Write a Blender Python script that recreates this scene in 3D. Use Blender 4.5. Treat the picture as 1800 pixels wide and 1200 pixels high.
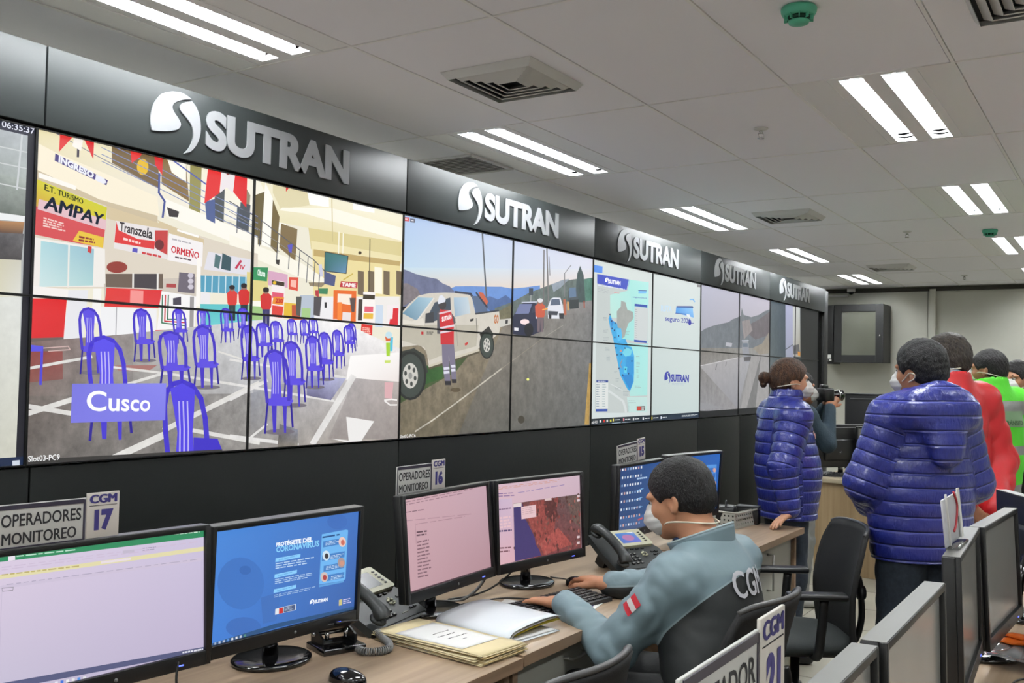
import bpy, bmesh, math, random
import numpy as np
from mathutils import Vector, Matrix, Euler
from mathutils.geometry import tessellate_polygon

for o in list(bpy.data.objects):
    bpy.data.objects.remove(o)
SC = bpy.context.scene
COL = SC.collection
PI = math.pi
R = math.radians
random.seed(7)
RNG = np.random.default_rng(7)

# ------------------------------------------------------------------ camera
CAM_F, CAM_YAW, CAM_PITCH, CAM_ROLL = 1729.78, .5658, .0333, .0198
CAM_C = Vector((2.978, 0.0, 1.57))
_fw = Vector((-math.sin(CAM_YAW)*math.cos(CAM_PITCH), math.cos(CAM_YAW)*math.cos(CAM_PITCH), math.sin(CAM_PITCH)))
_r0 = Vector((math.cos(CAM_YAW), math.sin(CAM_YAW), 0))
_u0 = _r0.cross(_fw)
_rt = _r0*math.cos(CAM_ROLL) + _u0*math.sin(CAM_ROLL)
_up = -_r0*math.sin(CAM_ROLL) + _u0*math.cos(CAM_ROLL)
cd = bpy.data.cameras.new('camera')
cam = bpy.data.objects.new('camera', cd)
COL.objects.link(cam)
cd.sensor_fit = 'HORIZONTAL'; cd.sensor_width = 36
cd.lens = CAM_F/1800*36
cd.clip_start = .05; cd.clip_end = 100
cam.matrix_world = Matrix(((_rt.x, _up.x, -_fw.x, CAM_C.x), (_rt.y, _up.y, -_fw.y, CAM_C.y), (_rt.z, _up.z, -_fw.z, CAM_C.z), (0, 0, 0, 1)))
SC.camera = cam

def at(px, py, ax, v):
    """the point of the plane (axis ax = v) seen at a pixel of the 1800x1200 photograph"""
    d = _fw + _rt*((px-900)/CAM_F) - _up*((py-600)/CAM_F)
    return CAM_C + d*((v-CAM_C[ax])/d[ax])

# ------------------------------------------------------------------ light and exposure
SC.view_settings.view_transform = 'Standard'
SC.view_settings.look = 'None'
SC.view_settings.gamma = 1.0
SC.view_settings.exposure = 0.0
SC.cycles.max_bounces = 8
SC.cycles.diffuse_bounces = 5
SC.cycles.sample_clamp_indirect = 6
SC.cycles.caustics_reflective = False
SC.cycles.caustics_refractive = False
w = bpy.data.worlds.new('world'); SC.world = w
w.use_nodes = True
w.node_tree.nodes['Background'].inputs[0].default_value = (.6, .65, .7, 1)
w.node_tree.nodes['Background'].inputs[1].default_value = .05
TUBE_POWER = 66.0          # emission of the fluorescent tubes in the ceiling fixtures
SCREEN_GAIN = 1.0

# ------------------------------------------------------------------ colour and materials
def lin(c):
    if isinstance(c, str):
        c = c.lstrip('#'); c = tuple(int(c[i:i+2], 16) for i in (0, 2, 4))
    c = [v/255 for v in c[:3]]
    return tuple(v/12.92 if v <= .04045 else ((v+.055)/1.055)**2.4 for v in c)

MATS = {}
ALBEDO = .72            # every cloth, plastic and wood colour below is given as it looks under the lamps; this is its reflectance
FULL = {'ceiling tile', 'ceiling bar', 'fixture plate', 'louvre white', 'vent white', 'white wall', 'painted wall', 'floor tile', 'chrome', 'brushed silver', 'brushed aluminium'}
def refl(c, name=''): return lin(c) if name in FULL else tuple(v*ALBEDO for v in lin(c))
def mat(name, col=(128, 128, 128), rough=.5, metal=0, spec=.5, emit=None, estr=1, noise=0, nscale=40, bump=0, bscale=60,
        coat=0, trans=0, ior=1.45, stretch=None, alpha=1, col2=None, sheen=0, bdist=.01, sss=0):
    if name in MATS: return MATS[name]
    m = bpy.data.materials.new(name); m.use_nodes = True
    nt = m.node_tree; b = nt.nodes['Principled BSDF']
    c = refl(col, name)
    b.inputs['Base Color'].default_value = (*c, 1)
    b.inputs['Roughness'].default_value = rough
    b.inputs['Metallic'].default_value = metal
    b.inputs['Specular IOR Level'].default_value = spec
    b.inputs['Coat Weight'].default_value = coat
    b.inputs['Coat Roughness'].default_value = .08
    b.inputs['Transmission Weight'].default_value = trans
    b.inputs['IOR'].default_value = ior
    b.inputs['Alpha'].default_value = alpha
    b.inputs['Sheen Weight'].default_value = sheen
    b.inputs['Subsurface Weight'].default_value = sss
    if sss: b.inputs['Subsurface Radius'].default_value = (.012, .005, .003)
    if emit is not None:
        b.inputs['Emission Color'].default_value = (*lin(emit), 1)
        b.inputs['Emission Strength'].default_value = estr
    if noise or bump:
        tc = nt.nodes.new('ShaderNodeTexCoord'); mp = nt.nodes.new('ShaderNodeMapping')
        nt.links.new(tc.outputs['Object'], mp.inputs[0])
        if stretch: mp.inputs['Scale'].default_value = stretch
    if noise:
        n = nt.nodes.new('ShaderNodeTexNoise'); n.inputs['Scale'].default_value = nscale; n.inputs['Detail'].default_value = 5
        nt.links.new(mp.outputs[0], n.inputs[0])
        cr = nt.nodes.new('ShaderNodeValToRGB')
        c2 = refl(col2, name) if col2 else tuple(v*(1-noise) for v in c)
        cr.color_ramp.elements[0].color = (*c2, 1); cr.color_ramp.elements[1].color = (*[min(1, v*(1+noise*.4)) for v in c], 1)
        cr.color_ramp.elements[0].position = .35; cr.color_ramp.elements[1].position = .65
        nt.links.new(n.outputs['Fac'], cr.inputs[0]); nt.links.new(cr.outputs[0], b.inputs['Base Color'])
    if bump:
        n = nt.nodes.new('ShaderNodeTexNoise'); n.inputs['Scale'].default_value = bscale; n.inputs['Detail'].default_value = 4
        nt.links.new(mp.outputs[0], n.inputs[0])
        bp = nt.nodes.new('ShaderNodeBump'); bp.inputs['Strength'].default_value = bump; bp.inputs['Distance'].default_value = bdist
        nt.links.new(n.outputs['Fac'], bp.inputs['Height']); nt.links.new(bp.outputs[0], b.inputs['Normal'])
    MATS[name] = m
    return m

def wood(name, c1, c2, axis='Y', scale=1.0, rough=.42):
    m = bpy.data.materials.new(name); m.use_nodes = True
    nt = m.node_tree; b = nt.nodes['Principled BSDF']; b.inputs['Roughness'].default_value = rough
    tc = nt.nodes.new('ShaderNodeTexCoord'); mp = nt.nodes.new('ShaderNodeMapping')
    s = {'X': (.6, 14, 14), 'Y': (14, .6, 14), 'Z': (14, 14, .6)}[axis]
    mp.inputs['Scale'].default_value = tuple(v*scale for v in s)
    nt.links.new(tc.outputs['Object'], mp.inputs[0])
    n = nt.nodes.new('ShaderNodeTexNoise'); n.inputs['Scale'].default_value = 2.2; n.inputs['Detail'].default_value = 8; n.inputs['Distortion'].default_value = .6
    nt.links.new(mp.outputs[0], n.inputs[0])
    cr = nt.nodes.new('ShaderNodeValToRGB')
    cr.color_ramp.elements[0].position = .3; cr.color_ramp.elements[0].color = (*refl(c2), 1)
    cr.color_ramp.elements[1].position = .7; cr.color_ramp.elements[1].color = (*refl(c1), 1)
    nt.links.new(n.outputs['Fac'], cr.inputs[0]); nt.links.new(cr.outputs[0], b.inputs['Base Color'])
    MATS[name] = m
    return m

def screen_mat(name='lit screen', nscale=14):
    """a lit display: emission from the painted picture, grain from a noise, a faint gloss of the panel"""
    m = bpy.data.materials.new(name); m.use_nodes = True
    nt = m.node_tree; b = nt.nodes['Principled BSDF']
    b.inputs['Base Color'].default_value = (.012, .012, .013, 1); b.inputs['Roughness'].default_value = .45
    b.inputs['Specular IOR Level'].default_value = .2
    a = nt.nodes.new('ShaderNodeAttribute'); a.attribute_name = 'Col'
    tc = nt.nodes.new('ShaderNodeTexCoord')
    n = nt.nodes.new('ShaderNodeTexNoise'); n.inputs['Scale'].default_value = nscale; n.inputs['Detail'].default_value = 7; n.inputs['Roughness'].default_value = .7
    nt.links.new(tc.outputs['Object'], n.inputs[0])
    sb = nt.nodes.new('ShaderNodeMath'); sb.operation = 'SUBTRACT'; sb.inputs[1].default_value = .5
    nt.links.new(n.outputs['Fac'], sb.inputs[0])
    mu = nt.nodes.new('ShaderNodeMath'); mu.operation = 'MULTIPLY'
    nt.links.new(sb.outputs[0], mu.inputs[0]); nt.links.new(a.outputs['Alpha'], mu.inputs[1])
    ad = nt.nodes.new('ShaderNodeMath'); ad.operation = 'MULTIPLY_ADD'; ad.inputs[1].default_value = 4.0; ad.inputs[2].default_value = 1.0
    nt.links.new(mu.outputs[0], ad.inputs[0])
    mx = nt.nodes.new('ShaderNodeMath'); mx.operation = 'MAXIMUM'; mx.inputs[1].default_value = .15
    nt.links.new(ad.outputs[0], mx.inputs[0])
    vm = nt.nodes.new('ShaderNodeVectorMath'); vm.operation = 'SCALE'
    nt.links.new(a.outputs['Color'], vm.inputs[0]); nt.links.new(mx.outputs[0], vm.inputs['Scale'])
    nt.links.new(vm.outputs[0], b.inputs['Emission Color']); b.inputs['Emission Strength'].default_value = SCREEN_GAIN
    m.cycles.emission_sampling = 'NONE'
    MATS[name] = m
    return m
SCREEN = screen_mat(); SCREEN_FINE = screen_mat('lit monitor screen', 70)

# ------------------------------------------------------------------ objects
def tag(o, label=None, cat=None, group=None, kind=None):
    if label: o['label'] = label
    if cat: o['category'] = cat
    if group: o['group'] = group
    if kind: o['kind'] = kind
    return o
def thing(name, label, cat, loc=(0, 0, 0), rz=0, group=None):
    o = bpy.data.objects.new(name, None); COL.objects.link(o)
    o.empty_display_size = .05
    o.location = loc; o.rotation_euler = (0, 0, rz)
    return tag(o, label, cat, group)
def kids(o): return [c for c in bpy.data.objects if c.parent == o]
def copy_tree(o, parent=None):
    c = o.copy(); COL.objects.link(c); c.parent = parent
    for ch in kids(o): copy_tree(ch, c)
    return c

class MB:
    """collects shapes and links them as one mesh object"""
    def __init__(s): s.bm = bmesh.new(); s.M = Matrix.Identity(4)
    def _add(s, vs, fs, smooth=False):
        bv = [s.bm.verts.new(s.M @ Vector(v)) for v in vs]
        for f in fs:
            try:
                q = s.bm.faces.new([bv[i] for i in f]); q.smooth = smooth
            except ValueError: pass
        return s
    def box(s, c, d, rot=None, bev=0, seg=2):
        bm = bmesh.new(); bmesh.ops.create_cube(bm, size=1)
        bmesh.ops.scale(bm, vec=d, verts=bm.verts)
        if bev: bmesh.ops.bevel(bm, geom=list(bm.edges), offset=min(bev, min(d)*.49), segments=seg, affect='EDGES', profile=.5)
        m = Matrix.Translation(c)
        if rot is not None: m = m @ (rot if isinstance(rot, Matrix) else Euler(rot).to_matrix().to_4x4())
        bm.verts.index_update()
        s._add([m @ v.co for v in bm.verts], [[v.index for v in f.verts] for f in bm.faces], bool(bev)); bm.free(); return s
    def poly(s, pts, smooth=False): return s._add(pts, [list(range(len(pts)))], smooth)
    def prism(s, pts, h0, h1, f=None, smooth=False):
        """2d outline between two levels; f maps (u, v, h) to a point"""
        f = f or (lambda u, v, h: (u, v, h))
        n = len(pts)
        tri = tessellate_polygon([[Vector((p[0], p[1], 0)) for p in pts]])
        vs = [f(p[0], p[1], h0) for p in pts]+[f(p[0], p[1], h1) for p in pts]
        fs = [[i, (i+1) % n, n+(i+1) % n, n+i] for i in range(n)]
        fs += [list(t)[::-1] for t in tri]+[[n+i for i in t] for t in tri]
        return s._add(vs, fs, smooth)
    def tube(s, path, r, n=8, cap=True, flat=None, up=None):
        path = [Vector(p) for p in path]; k = len(path)
        rs = r if isinstance(r, (list, tuple)) else [r]*k
        vs = []; prev = Vector(up) if up else None
        for i, p in enumerate(path):
            t = (path[min(i+1, k-1)]-path[max(i-1, 0)])
            t = t.normalized() if t.length > 1e-9 else Vector((0, 0, 1))
            if prev is None:
                prev = Vector((0, 0, 1)) if abs(t.z) < .9 else Vector((1, 0, 0))
            a = (prev-t*prev.dot(t))
            a = a.normalized() if a.length > 1e-6 else t.orthogonal().normalized()
            b = t.cross(a); prev = a
            for j in range(n):
                th = 2*PI*j/n
                vs.append(p+a*(math.cos(th)*rs[i]*(flat or 1))+b*(math.sin(th)*rs[i]))
        fs = [[i*n+j, i*n+(j+1) % n, (i+1)*n+(j+1) % n, (i+1)*n+j] for i in range(k-1) for j in range(n)]
        if cap: fs += [list(range(n))[::-1], [(k-1)*n+j for j in range(n)]]
        return s._add(vs, fs, True)
    def lathe(s, prof, c=(0, 0, 0), n=24, sx=1, sy=1, rot=None):
        m = Matrix.Translation(c)
        if rot is not None: m = m @ Euler(rot).to_matrix().to_4x4()
        k = len(prof); vs = []
        for (r, z) in prof:
            for j in range(n):
                th = 2*PI*j/n; vs.append(m @ Vector((r*sx*math.cos(th), r*sy*math.sin(th), z)))
        fs = [[i*n+j, i*n+(j+1) % n, (i+1)*n+(j+1) % n, (i+1)*n+j] for i in range(k-1) for j in range(n)]
        fs += [list(range(n))[::-1], [(k-1)*n+j for j in range(n)]]
        return s._add(vs, fs, True)
    def grid(s, f, nu, nv, smooth=True, closeu=False):
        vs = [f(i/(nu if closeu else nu-1), j/(nv-1)) for j in range(nv) for i in range(nu)]
        fs = []
        for j in range(nv-1):
            for i in range(nu if closeu else nu-1):
                fs.append([j*nu+i, j*nu+(i+1) % nu, (j+1)*nu+(i+1) % nu, (j+1)*nu+i])
        return s._add(vs, fs, smooth)
    def mesh(s, me, M=None):
        m = s.M @ M if M else s.M
        bv = [s.bm.verts.new(m @ v.co) for v in me.vertices]
        for p in me.polygons:
            try: s.bm.faces.new([bv[i] for i in p.vertices])
            except ValueError: pass
        return s
    def obj(s, name, m, parent=None, loc=None, rz=0, angle=None, solid=0, sub=0, recalc=True):
        if recalc: bmesh.ops.recalc_face_normals(s.bm, faces=s.bm.faces)
        me = bpy.data.meshes.new(name); s.bm.to_mesh(me); s.bm.free()
        o = bpy.data.objects.new(name, me); COL.objects.link(o)
        for x in (m if isinstance(m, (list, tuple)) else [m]): me.materials.append(x)
        if parent: o.parent = parent
        if loc is not None: o.location = loc
        o.rotation_euler = (0, 0, rz)
        if angle is not None:
            for p in me.polygons: p.use_smooth = True
            try: me.set_sharp_from_angle(angle=R(angle))
            except Exception: pass
        if solid:
            md = o.modifiers.new('solid', 'SOLIDIFY'); md.thickness = solid; md.offset = 0
        if sub:
            md = o.modifiers.new('sub', 'SUBSURF'); md.levels = sub; md.render_levels = sub
        return o

_tcache = {}
def text_mesh(s, bold=0., extrude=0., res=4, spacing=1.0):
    """built-in font, as a mesh"""
    k = (s, bold, extrude, res, spacing)
    if k in _tcache: return _tcache[k]
    if bold and 'M' in s and not extrude:          # wide letters are thickened by overlaid copies
        src = text_mesh(s, 0, 0, res, spacing); V = []; F = []
        for j in range(5):
            n0 = len(V); V += [(v.co.x+(j/2-1)*bold*1.3, v.co.y+(0, .5, -.5, .5, 0)[j]*bold, j*.003) for v in src.vertices]; F += [[n0+i for i in p.vertices] for p in src.polygons]
        me = bpy.data.meshes.new('txt'); me.from_pydata(V, [], F); _tcache[k] = me
        return me
    cu = bpy.data.curves.new('txt', 'FONT'); cu.body = s; cu.offset = bold; cu.extrude = extrude; cu.resolution_u = res
    cu.space_character = spacing
    o = bpy.data.objects.new('txt', cu); COL.objects.link(o)
    dg = bpy.context.evaluated_depsgraph_get()
    me = bpy.data.meshes.new_from_object(o.evaluated_get(dg))
    bpy.data.objects.remove(o); bpy.data.curves.remove(cu)
    _tcache[k] = me
    return me
def text_box(me):
    co = np.empty(len(me.vertices)*3); me.vertices.foreach_get('co', co); co = co.reshape(-1, 3)
    return co[:, 0].min(), co[:, 1].min(), co[:, 0].max(), co[:, 1].max()
def smoothpath(pts, n=8):
    """Catmull-Rom through points"""
    p = [Vector(x) for x in pts]; p = [p[0]*2-p[1]]+p+[p[-1]*2-p[-2]]
    out = []
    for i in range(1, len(p)-2):
        for k in range(n):
            t = k/n
            out.append(.5*((2*p[i])+(-p[i-1]+p[i+1])*t+(2*p[i-1]-5*p[i]+4*p[i+1]-p[i+2])*t*t+(-p[i-1]+3*p[i]-3*p[i+1]+p[i+2])*t**3))
    out.append(p[-2]); return out

# ------------------------------------------------------------------ flat pictures on displays and prints
def homog(src, dst):
    A = []; B = []
    for (x, y), (u, v) in zip(src, dst):
        A += [[x, y, 1, 0, 0, 0, -u*x, -u*y], [0, 0, 0, x, y, 1, -v*x, -v*y]]; B += [u, v]
    h = np.linalg.solve(np.array(A, float), np.array(B, float))
    return np.append(h, 1).reshape(3, 3)
def happly(Hm, pts):
    p = np.asarray(pts, float); q = np.c_[p, np.ones(len(p))] @ Hm.T
    return q[:, :2]/q[:, 2:]

class Picture:
    """layered flat shapes drawn in picture coordinates and laid out on a flat surface; corners of the picture are
    given as tl, tr, br, bl in drawing coordinates, and land on the rectangle 0..W, 0..H of the surface"""
    def __init__(s, corners, W, H):
        s.Hm = homog(corners, [(0, H), (W, H), (W, 0), (0, 0)]); s.W, s.H = W, H; s.items = []; s.boxes = []
    def _put(s, P, T, C, lv=None):
        uv = happly(s.Hm, P)
        lo, hi = uv.min(0), uv.max(0)
        if lv is None:
            lv = 0
            for (l, h, v) in s.boxes:
                if v >= lv and not (l[0] > hi[0] or h[0] < lo[0] or l[1] > hi[1] or h[1] < lo[1]): lv = v+1
        s.boxes.append((lo, hi, lv)); s.items.append((uv, np.asarray(T, int), np.asarray(C, float), lv))
        return lv
    def _c(s, col, a, n):
        if isinstance(col, list): return [(*lin(c), a) for c in col]
        return [(*lin(col), a)]*n
    def poly(s, pts, col, a=0., lv=None):
        T = tessellate_polygon([[Vector((p[0], p[1], 0)) for p in pts]])
        return s._put(pts, T, s._c(col, a, len(pts)), lv)
    def quad(s, pts, cols, a=0., n=8, lv=None):
        """tl, tr, br, bl with a colour at each corner, blended"""
        q = [np.array(p, float) for p in pts]; c = [np.array(lin(x)) for x in cols]; P = []; C = []
        for j in range(n+1):
            for i in range(n+1):
                u, v = i/n, j/n
                P.append((q[0]*(1-u)+q[1]*u)*(1-v)+(q[3]*(1-u)+q[2]*u)*v); C.append([*((c[0]*(1-u)+c[1]*u)*(1-v)+(c[3]*(1-u)+c[2]*u)*v), a])
        T = []
        for j in range(n):
            for i in range(n):
                k = j*(n+1)+i; T += [(k, k+1, k+n+2), (k, k+n+2, k+n+1)]
        return s._put(P, T, C, lv)
    def rect(s, x0, y0, x1, y1, col, a=0., lv=None): return s.poly([(x0, y0), (x1, y0), (x1, y1), (x0, y1)], col, a, lv)
    def line(s, pts, w, col, a=0., lv=None):
        P = []; T = []
        for (x0, y0), (x1, y1) in zip(pts[:-1], pts[1:]):
            dx, dy = x1-x0, y1-y0; l = math.hypot(dx, dy) or 1; nx, ny = -dy/l*w/2, dx/l*w/2; ex, ey = dx/l*w*.25, dy/l*w*.25
            k = len(P); P += [(x0+nx-ex, y0+ny-ey), (x1+nx+ex, y1+ny+ey), (x1-nx+ex, y1-ny+ey), (x0-nx-ex, y0-ny-ey)]; T += [(k, k+1, k+2), (k, k+2, k+3)]
        return s._put(P, T, s._c(col, a, len(P)), lv)
    def disc(s, cx, cy, rx, ry, col, n=20, a=0., rot=0, lv=None):
        cr, sr = math.cos(rot), math.sin(rot)
        return s.poly([(cx+rx*math.cos(2*PI*i/n)*cr-ry*math.sin(2*PI*i/n)*sr, cy+rx*math.cos(2*PI*i/n)*sr+ry*math.sin(2*PI*i/n)*cr) for i in range(n)], col, a, lv)
    def text(s, t, quad, col, bold=.0, a=0., res=2, lv=None):
        """text filling the quad tl, tr, br, bl"""
        me = text_mesh(t, bold, 0, res); x0, y0, x1, y1 = text_box(me)
        Hq = homog([(x0, y1), (x1, y1), (x1, y0), (x0, y0)], quad)
        co = np.array([v.co[:2] for v in me.vertices]); P = happly(Hq, co)
        T = [t_ for p in me.polygons for t_ in ([tuple(p.vertices)] if len(p.vertices) == 3 else [(p.vertices[0], p.vertices[i], p.vertices[i+1]) for i in range(1, len(p.vertices)-1)])]
        return s._put(P, T, s._c(col, a, len(P)), lv)
    def scribble(s, quad, rows, col, fill=.6, rnd=None, a=0., words=4):
        """rows of small print too small to read"""
        rnd = rnd or random
        q = [np.array(p, float) for p in quad]
        f = lambda u, v: tuple((q[0]*(1-u)+q[1]*u)*(1-v)+(q[3]*(1-u)+q[2]*u)*v)
        P = []; T = []
        for r in range(rows):
            u = 0
            end = rnd.uniform(.7, 1)
            while u < end:
                du = rnd.uniform(.4, 1.2)/words; u1 = min(u+du, end)
                v0, v1 = (r+.5-fill/2)/rows, (r+.5+fill/2)/rows
                k = len(P); P += [f(u, v0), f(u1, v0), f(u1, v1), f(u, v1)]; T += [(k, k+1, k+2), (k, k+2, k+3)]
                u = u1+.12/words+.01
        return s._put(P, T, s._c(col, a, len(P)))
    def build(s, rect, f, name, parent, m=None, step=2e-5):
        """clip to rect (x0, y0, x1, y1) of the surface and build; f(u, v, h) gives the point, h its lift off the surface"""
        x0, y0, x1, y1 = rect
        V = []; C = []; F = []
        for uv, T, col, lv in s.items:
            lo, hi = uv.min(0), uv.max(0)
            if lo[0] > x1 or hi[0] < x0 or lo[1] > y1 or hi[1] < y0: continue
            for t in T:
                pl = [(uv[i][0], uv[i][1], *col[i]) for i in t]
                xs = [p[0] for p in pl]; ys = [p[1] for p in pl]
                if min(xs) < x0 or max(xs) > x1 or min(ys) < y0 or max(ys) > y1:
                    for ax, val, sg in ((0, x0, 1), (0, x1, -1), (1, y0, 1), (1, y1, -1)):
                        out = []
                        for i in range(len(pl)):
                            a_, b_ = pl[i-1], pl[i]
                            da, db = (a_[ax]-val)*sg, (b_[ax]-val)*sg
                            if (da >= 0) != (db >= 0):
                                k = da/(da-db); out.append(tuple(p+(q-p)*k for p, q in zip(a_, b_)))
                            if db >= 0: out.append(b_)
                        pl = out
                        if not pl: break
                if len(pl) < 3: continue
                k = len(V)
                ar = sum(pl[i-1][0]*pl[i][1]-pl[i][0]*pl[i-1][1] for i in range(len(pl)))
                if abs(ar) < 1e-12: continue
                if ar < 0: pl = pl[::-1]
                for p in pl: V.append(f(p[0], p[1], lv*step)); C.append(p[2:])
                F.append(list(range(k, k+len(pl))))
        me = bpy.data.meshes.new(name); me.from_pydata([tuple(v) for v in V], [], F)
        at_ = me.attributes.new('Col', 'FLOAT_COLOR', 'POINT'); at_.data.foreach_set('color', np.array(C, np.float32).ravel())
        o = bpy.data.objects.new(name, me); COL.objects.link(o); me.materials.append(m or SCREEN); o.parent = parent
        return o
# ------------------------------------------------------------------ the room shell
CZ = 2.75
GX, GY, GX0, GY0 = .6148, 1.22, -.051, 2.67
XW, XE, YS, YN = -2.2, 6.0, -3.4, 12.9
m_ceil = mat('ceiling tile', (240, 240, 246), .9, bump=.15, bscale=180, bdist=.002)
m_bar = mat('ceiling bar', (238, 238, 238), .6)
m_wall = mat('painted wall', (180, 180, 170), .8, noise=.04, nscale=2, bump=.05, bscale=90)
m_wwall = mat('white wall', (238, 238, 234), .8)
m_dark = mat('plenum', (30, 30, 30), .95)
m_clad = mat('black cladding', (29, 32, 31), .5, spec=.2, bump=.06, bscale=30)
m_fascia = mat('charcoal fascia', (52, 57, 57), .42, spec=.35, noise=.08, nscale=1.5)
m_silver = mat('brushed silver', (160, 162, 165), .4, metal=.35, bump=.02, bscale=200)
m_blackmetal = mat('black metal', (22, 23, 24), .45)
m_white = mat('white plastic', (225, 225, 222), .45)
m_fl = mat('floor tile', (150, 146, 132), .35, noise=.1, nscale=3)

def structure(o): o['kind'] = 'structure'; return o
b = MB(); b.box(((XW+XE)/2, (YS+YN)/2, -.05), (XE-XW+.2, YN-YS+.2, .1)); structure(b.obj('floor', m_fl))
b = MB()
for i in range(int((XE-XW)/.6)+1): b.box((XW+.3+.6*i, (YS+YN)/2, .0006), (.003, YN-YS, .001))
for j in range(int((YN-YS)/.6)+1): b.box(((XW+XE)/2, YS+.3+.6*j, .0006), (XE-XW, .003, .001))
structure(b.obj('trim_2', mat('grout', (95, 92, 84), .8)))
b = MB(); b.box((XW-.05, (YS+YN)/2, 1.5), (.1, YN-YS+.2, 3)); structure(b.obj('wall_left', m_wwall))
b = MB(); b.box((XE+.05, (YS+YN)/2, 1.5), (.1, YN-YS+.2, 3)); structure(b.obj('wall_right', m_wwall))
b = MB(); b.box(((XW+XE)/2, YN+.05, 1.5), (XE-XW, .1, 3)); structure(b.obj('wall_back', m_wall))
b = MB(); b.box(((XW+XE)/2, YS-.05, 1.5), (XE-XW, .1, 3)); structure(b.obj('wall_front', m_wwall))
b = MB(); b.box(((XW+XE)/2, YN-.008, .05), (XE-XW, .016, .1)); structure(b.obj('baseboard_back', mat('dark skirting', (60, 60, 58), .6)))
# partition profile and a dark strip painting the shade of a gap at the top of the far wall
b = MB(); b.box((.88, YN-.03, 1.36), (.07, .06, 2.7)); b.box((.81, YN-.004, 1.36), (.012, .01, 2.7)); structure(b.obj('trim_3', m_wall))
b = MB(); b.box(((XW+XE)/2, YN-.012, 2.715), (XE-XW, .024, .05)); structure(b.obj('trim_4', mat('painted gap shade', (62, 60, 54), .9)))

# ceiling: lay-in tiles on a bar grid, dark plenum above
LIGHT_COLS, LIGHT_ROWS = (0, 3, 6, -3), range(-2, 5)  # the unseen passage column is added to brighten the ceiling over the fascia
lightcells = {(i, -1+2*k) for i in LIGHT_COLS for k in LIGHT_ROWS}
b = MB()
ni0, ni1 = -4, 10
nj0, nj1 = -5, 8
for i in range(ni0, ni1):
    for j in range(nj0, nj1+1):
        x0, x1 = max(XW, GX0+GX*i), min(XE, GX0+GX*(i+1)); y0, y1 = max(YS, GY0+GY*j), min(YN, GY0+GY*(j+1))
        if x1-x0 < .02 or y1-y0 < .02 or (i, j) in lightcells: continue
        b.box(((x0+x1)/2, (y0+y1)/2, CZ+.009), (x1-x0-.019, y1-y0-.016, .016))
structure(b.obj('ceiling', m_ceil))
b = MB()
for i in range(ni0+1, ni1):
    b.box((GX0+GX*i, (YS+YN)/2, CZ+.004), (.013, YN-YS, .012))
for j in range(nj0, nj1+1):
    if YS < GY0+GY*j < YN: b.box(((XW+XE)/2, GY0+GY*j, CZ+.0045), (XE-XW, .009, .012))
structure(b.obj('trim_1', m_bar))
b = MB(); b.box(((XW+XE)/2, (YS+YN)/2, 3.02), (XE-XW+.2, YN-YS+.2, .04)); structure(b.obj('trim_5', m_dark))

# ------------------------------------------------------------------ fluorescent fixtures
m_tube = mat('lit tube', (255, 255, 255), .5, emit=(250, 253, 255), estr=TUBE_POWER)
m_plate = mat('fixture plate', (236, 237, 238), .5)
m_louv = mat('louvre white', (235, 236, 236), .35)
def fixture():
    t = thing('ceiling_light', '', 'ceiling light')
    b = MB(); Z = .002; L = 1.206; W = .603; H = .014
    wins = ((.192, .282), (.352, .442))
    xs = [.006, .192, .282, .352, .442, .609]
    for k in (0, 2, 4): b.box(((xs[k]+xs[k+1])/2, GY/2, Z+H/2), (xs[k+1]-xs[k], L, H))
    for (a, c) in wins:
        for y in (.02, GY-.02): b.box(((a+c)/2, y, Z+H/2), (c-a, .03, H))
        b.box(((a+c)/2, GY/2, .095), (c-a+.03, L, .006))
        for xx in (a-.004, c+.004): b.box((xx, GY/2, .055), (.005, L-.02, .08))
    b.box((.15, GY/2, Z-.001), (.004, L, .004)); b.box((.485, GY/2, Z-.001), (.004, L, .004))
    b.obj('housing', m_plate, t)
    for (a, c) in wins:
        q = MB(); q.box(((a+c)/2, GY/2, .04), (.078, 1.08, .012)); q.obj('lamp_tube', m_tube, t)
        q = MB()
        for k in range(17):
            y = .06+k*(GY-.12)/16
            q.prism([(a, .004), (c, .004), (c, .018), ((a+c)/2, .007), (a, .018)], y-.003, y+.003, lambda u, v, h: (u, h, v))
        q.obj('louvre', m_louv, t)
    return t
rowname = {0: 'beside the video wall', 3: 'in the middle row', 6: 'in the right-hand row', -3: 'added in the passage behind the video wall'}
nth = {-2: 'sixth back, behind the camera', -1: 'over the camera, behind the first one in view', 0: 'nearest', 1: 'second from the camera', 2: 'third from the camera', 3: 'fourth from the camera', 4: 'farthest'}
proto = None
for i in LIGHT_COLS:
    for k in LIGHT_ROWS:
        f = proto = fixture() if proto is None else proto
        if (i, k) != (0, -2): f = copy_tree(proto)
        f.location = (GX0+GX*i, GY0+GY*(-1+2*k), CZ)
        tag(f, ('twin-tube ceiling light %s, %s' % (rowname[i], nth[k])) if i >= 0 else 'added fill light hidden in the passage behind the video wall, %s' % nth[k].split(',')[0], 'ceiling light', 'twin-tube ceiling lights')

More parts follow.
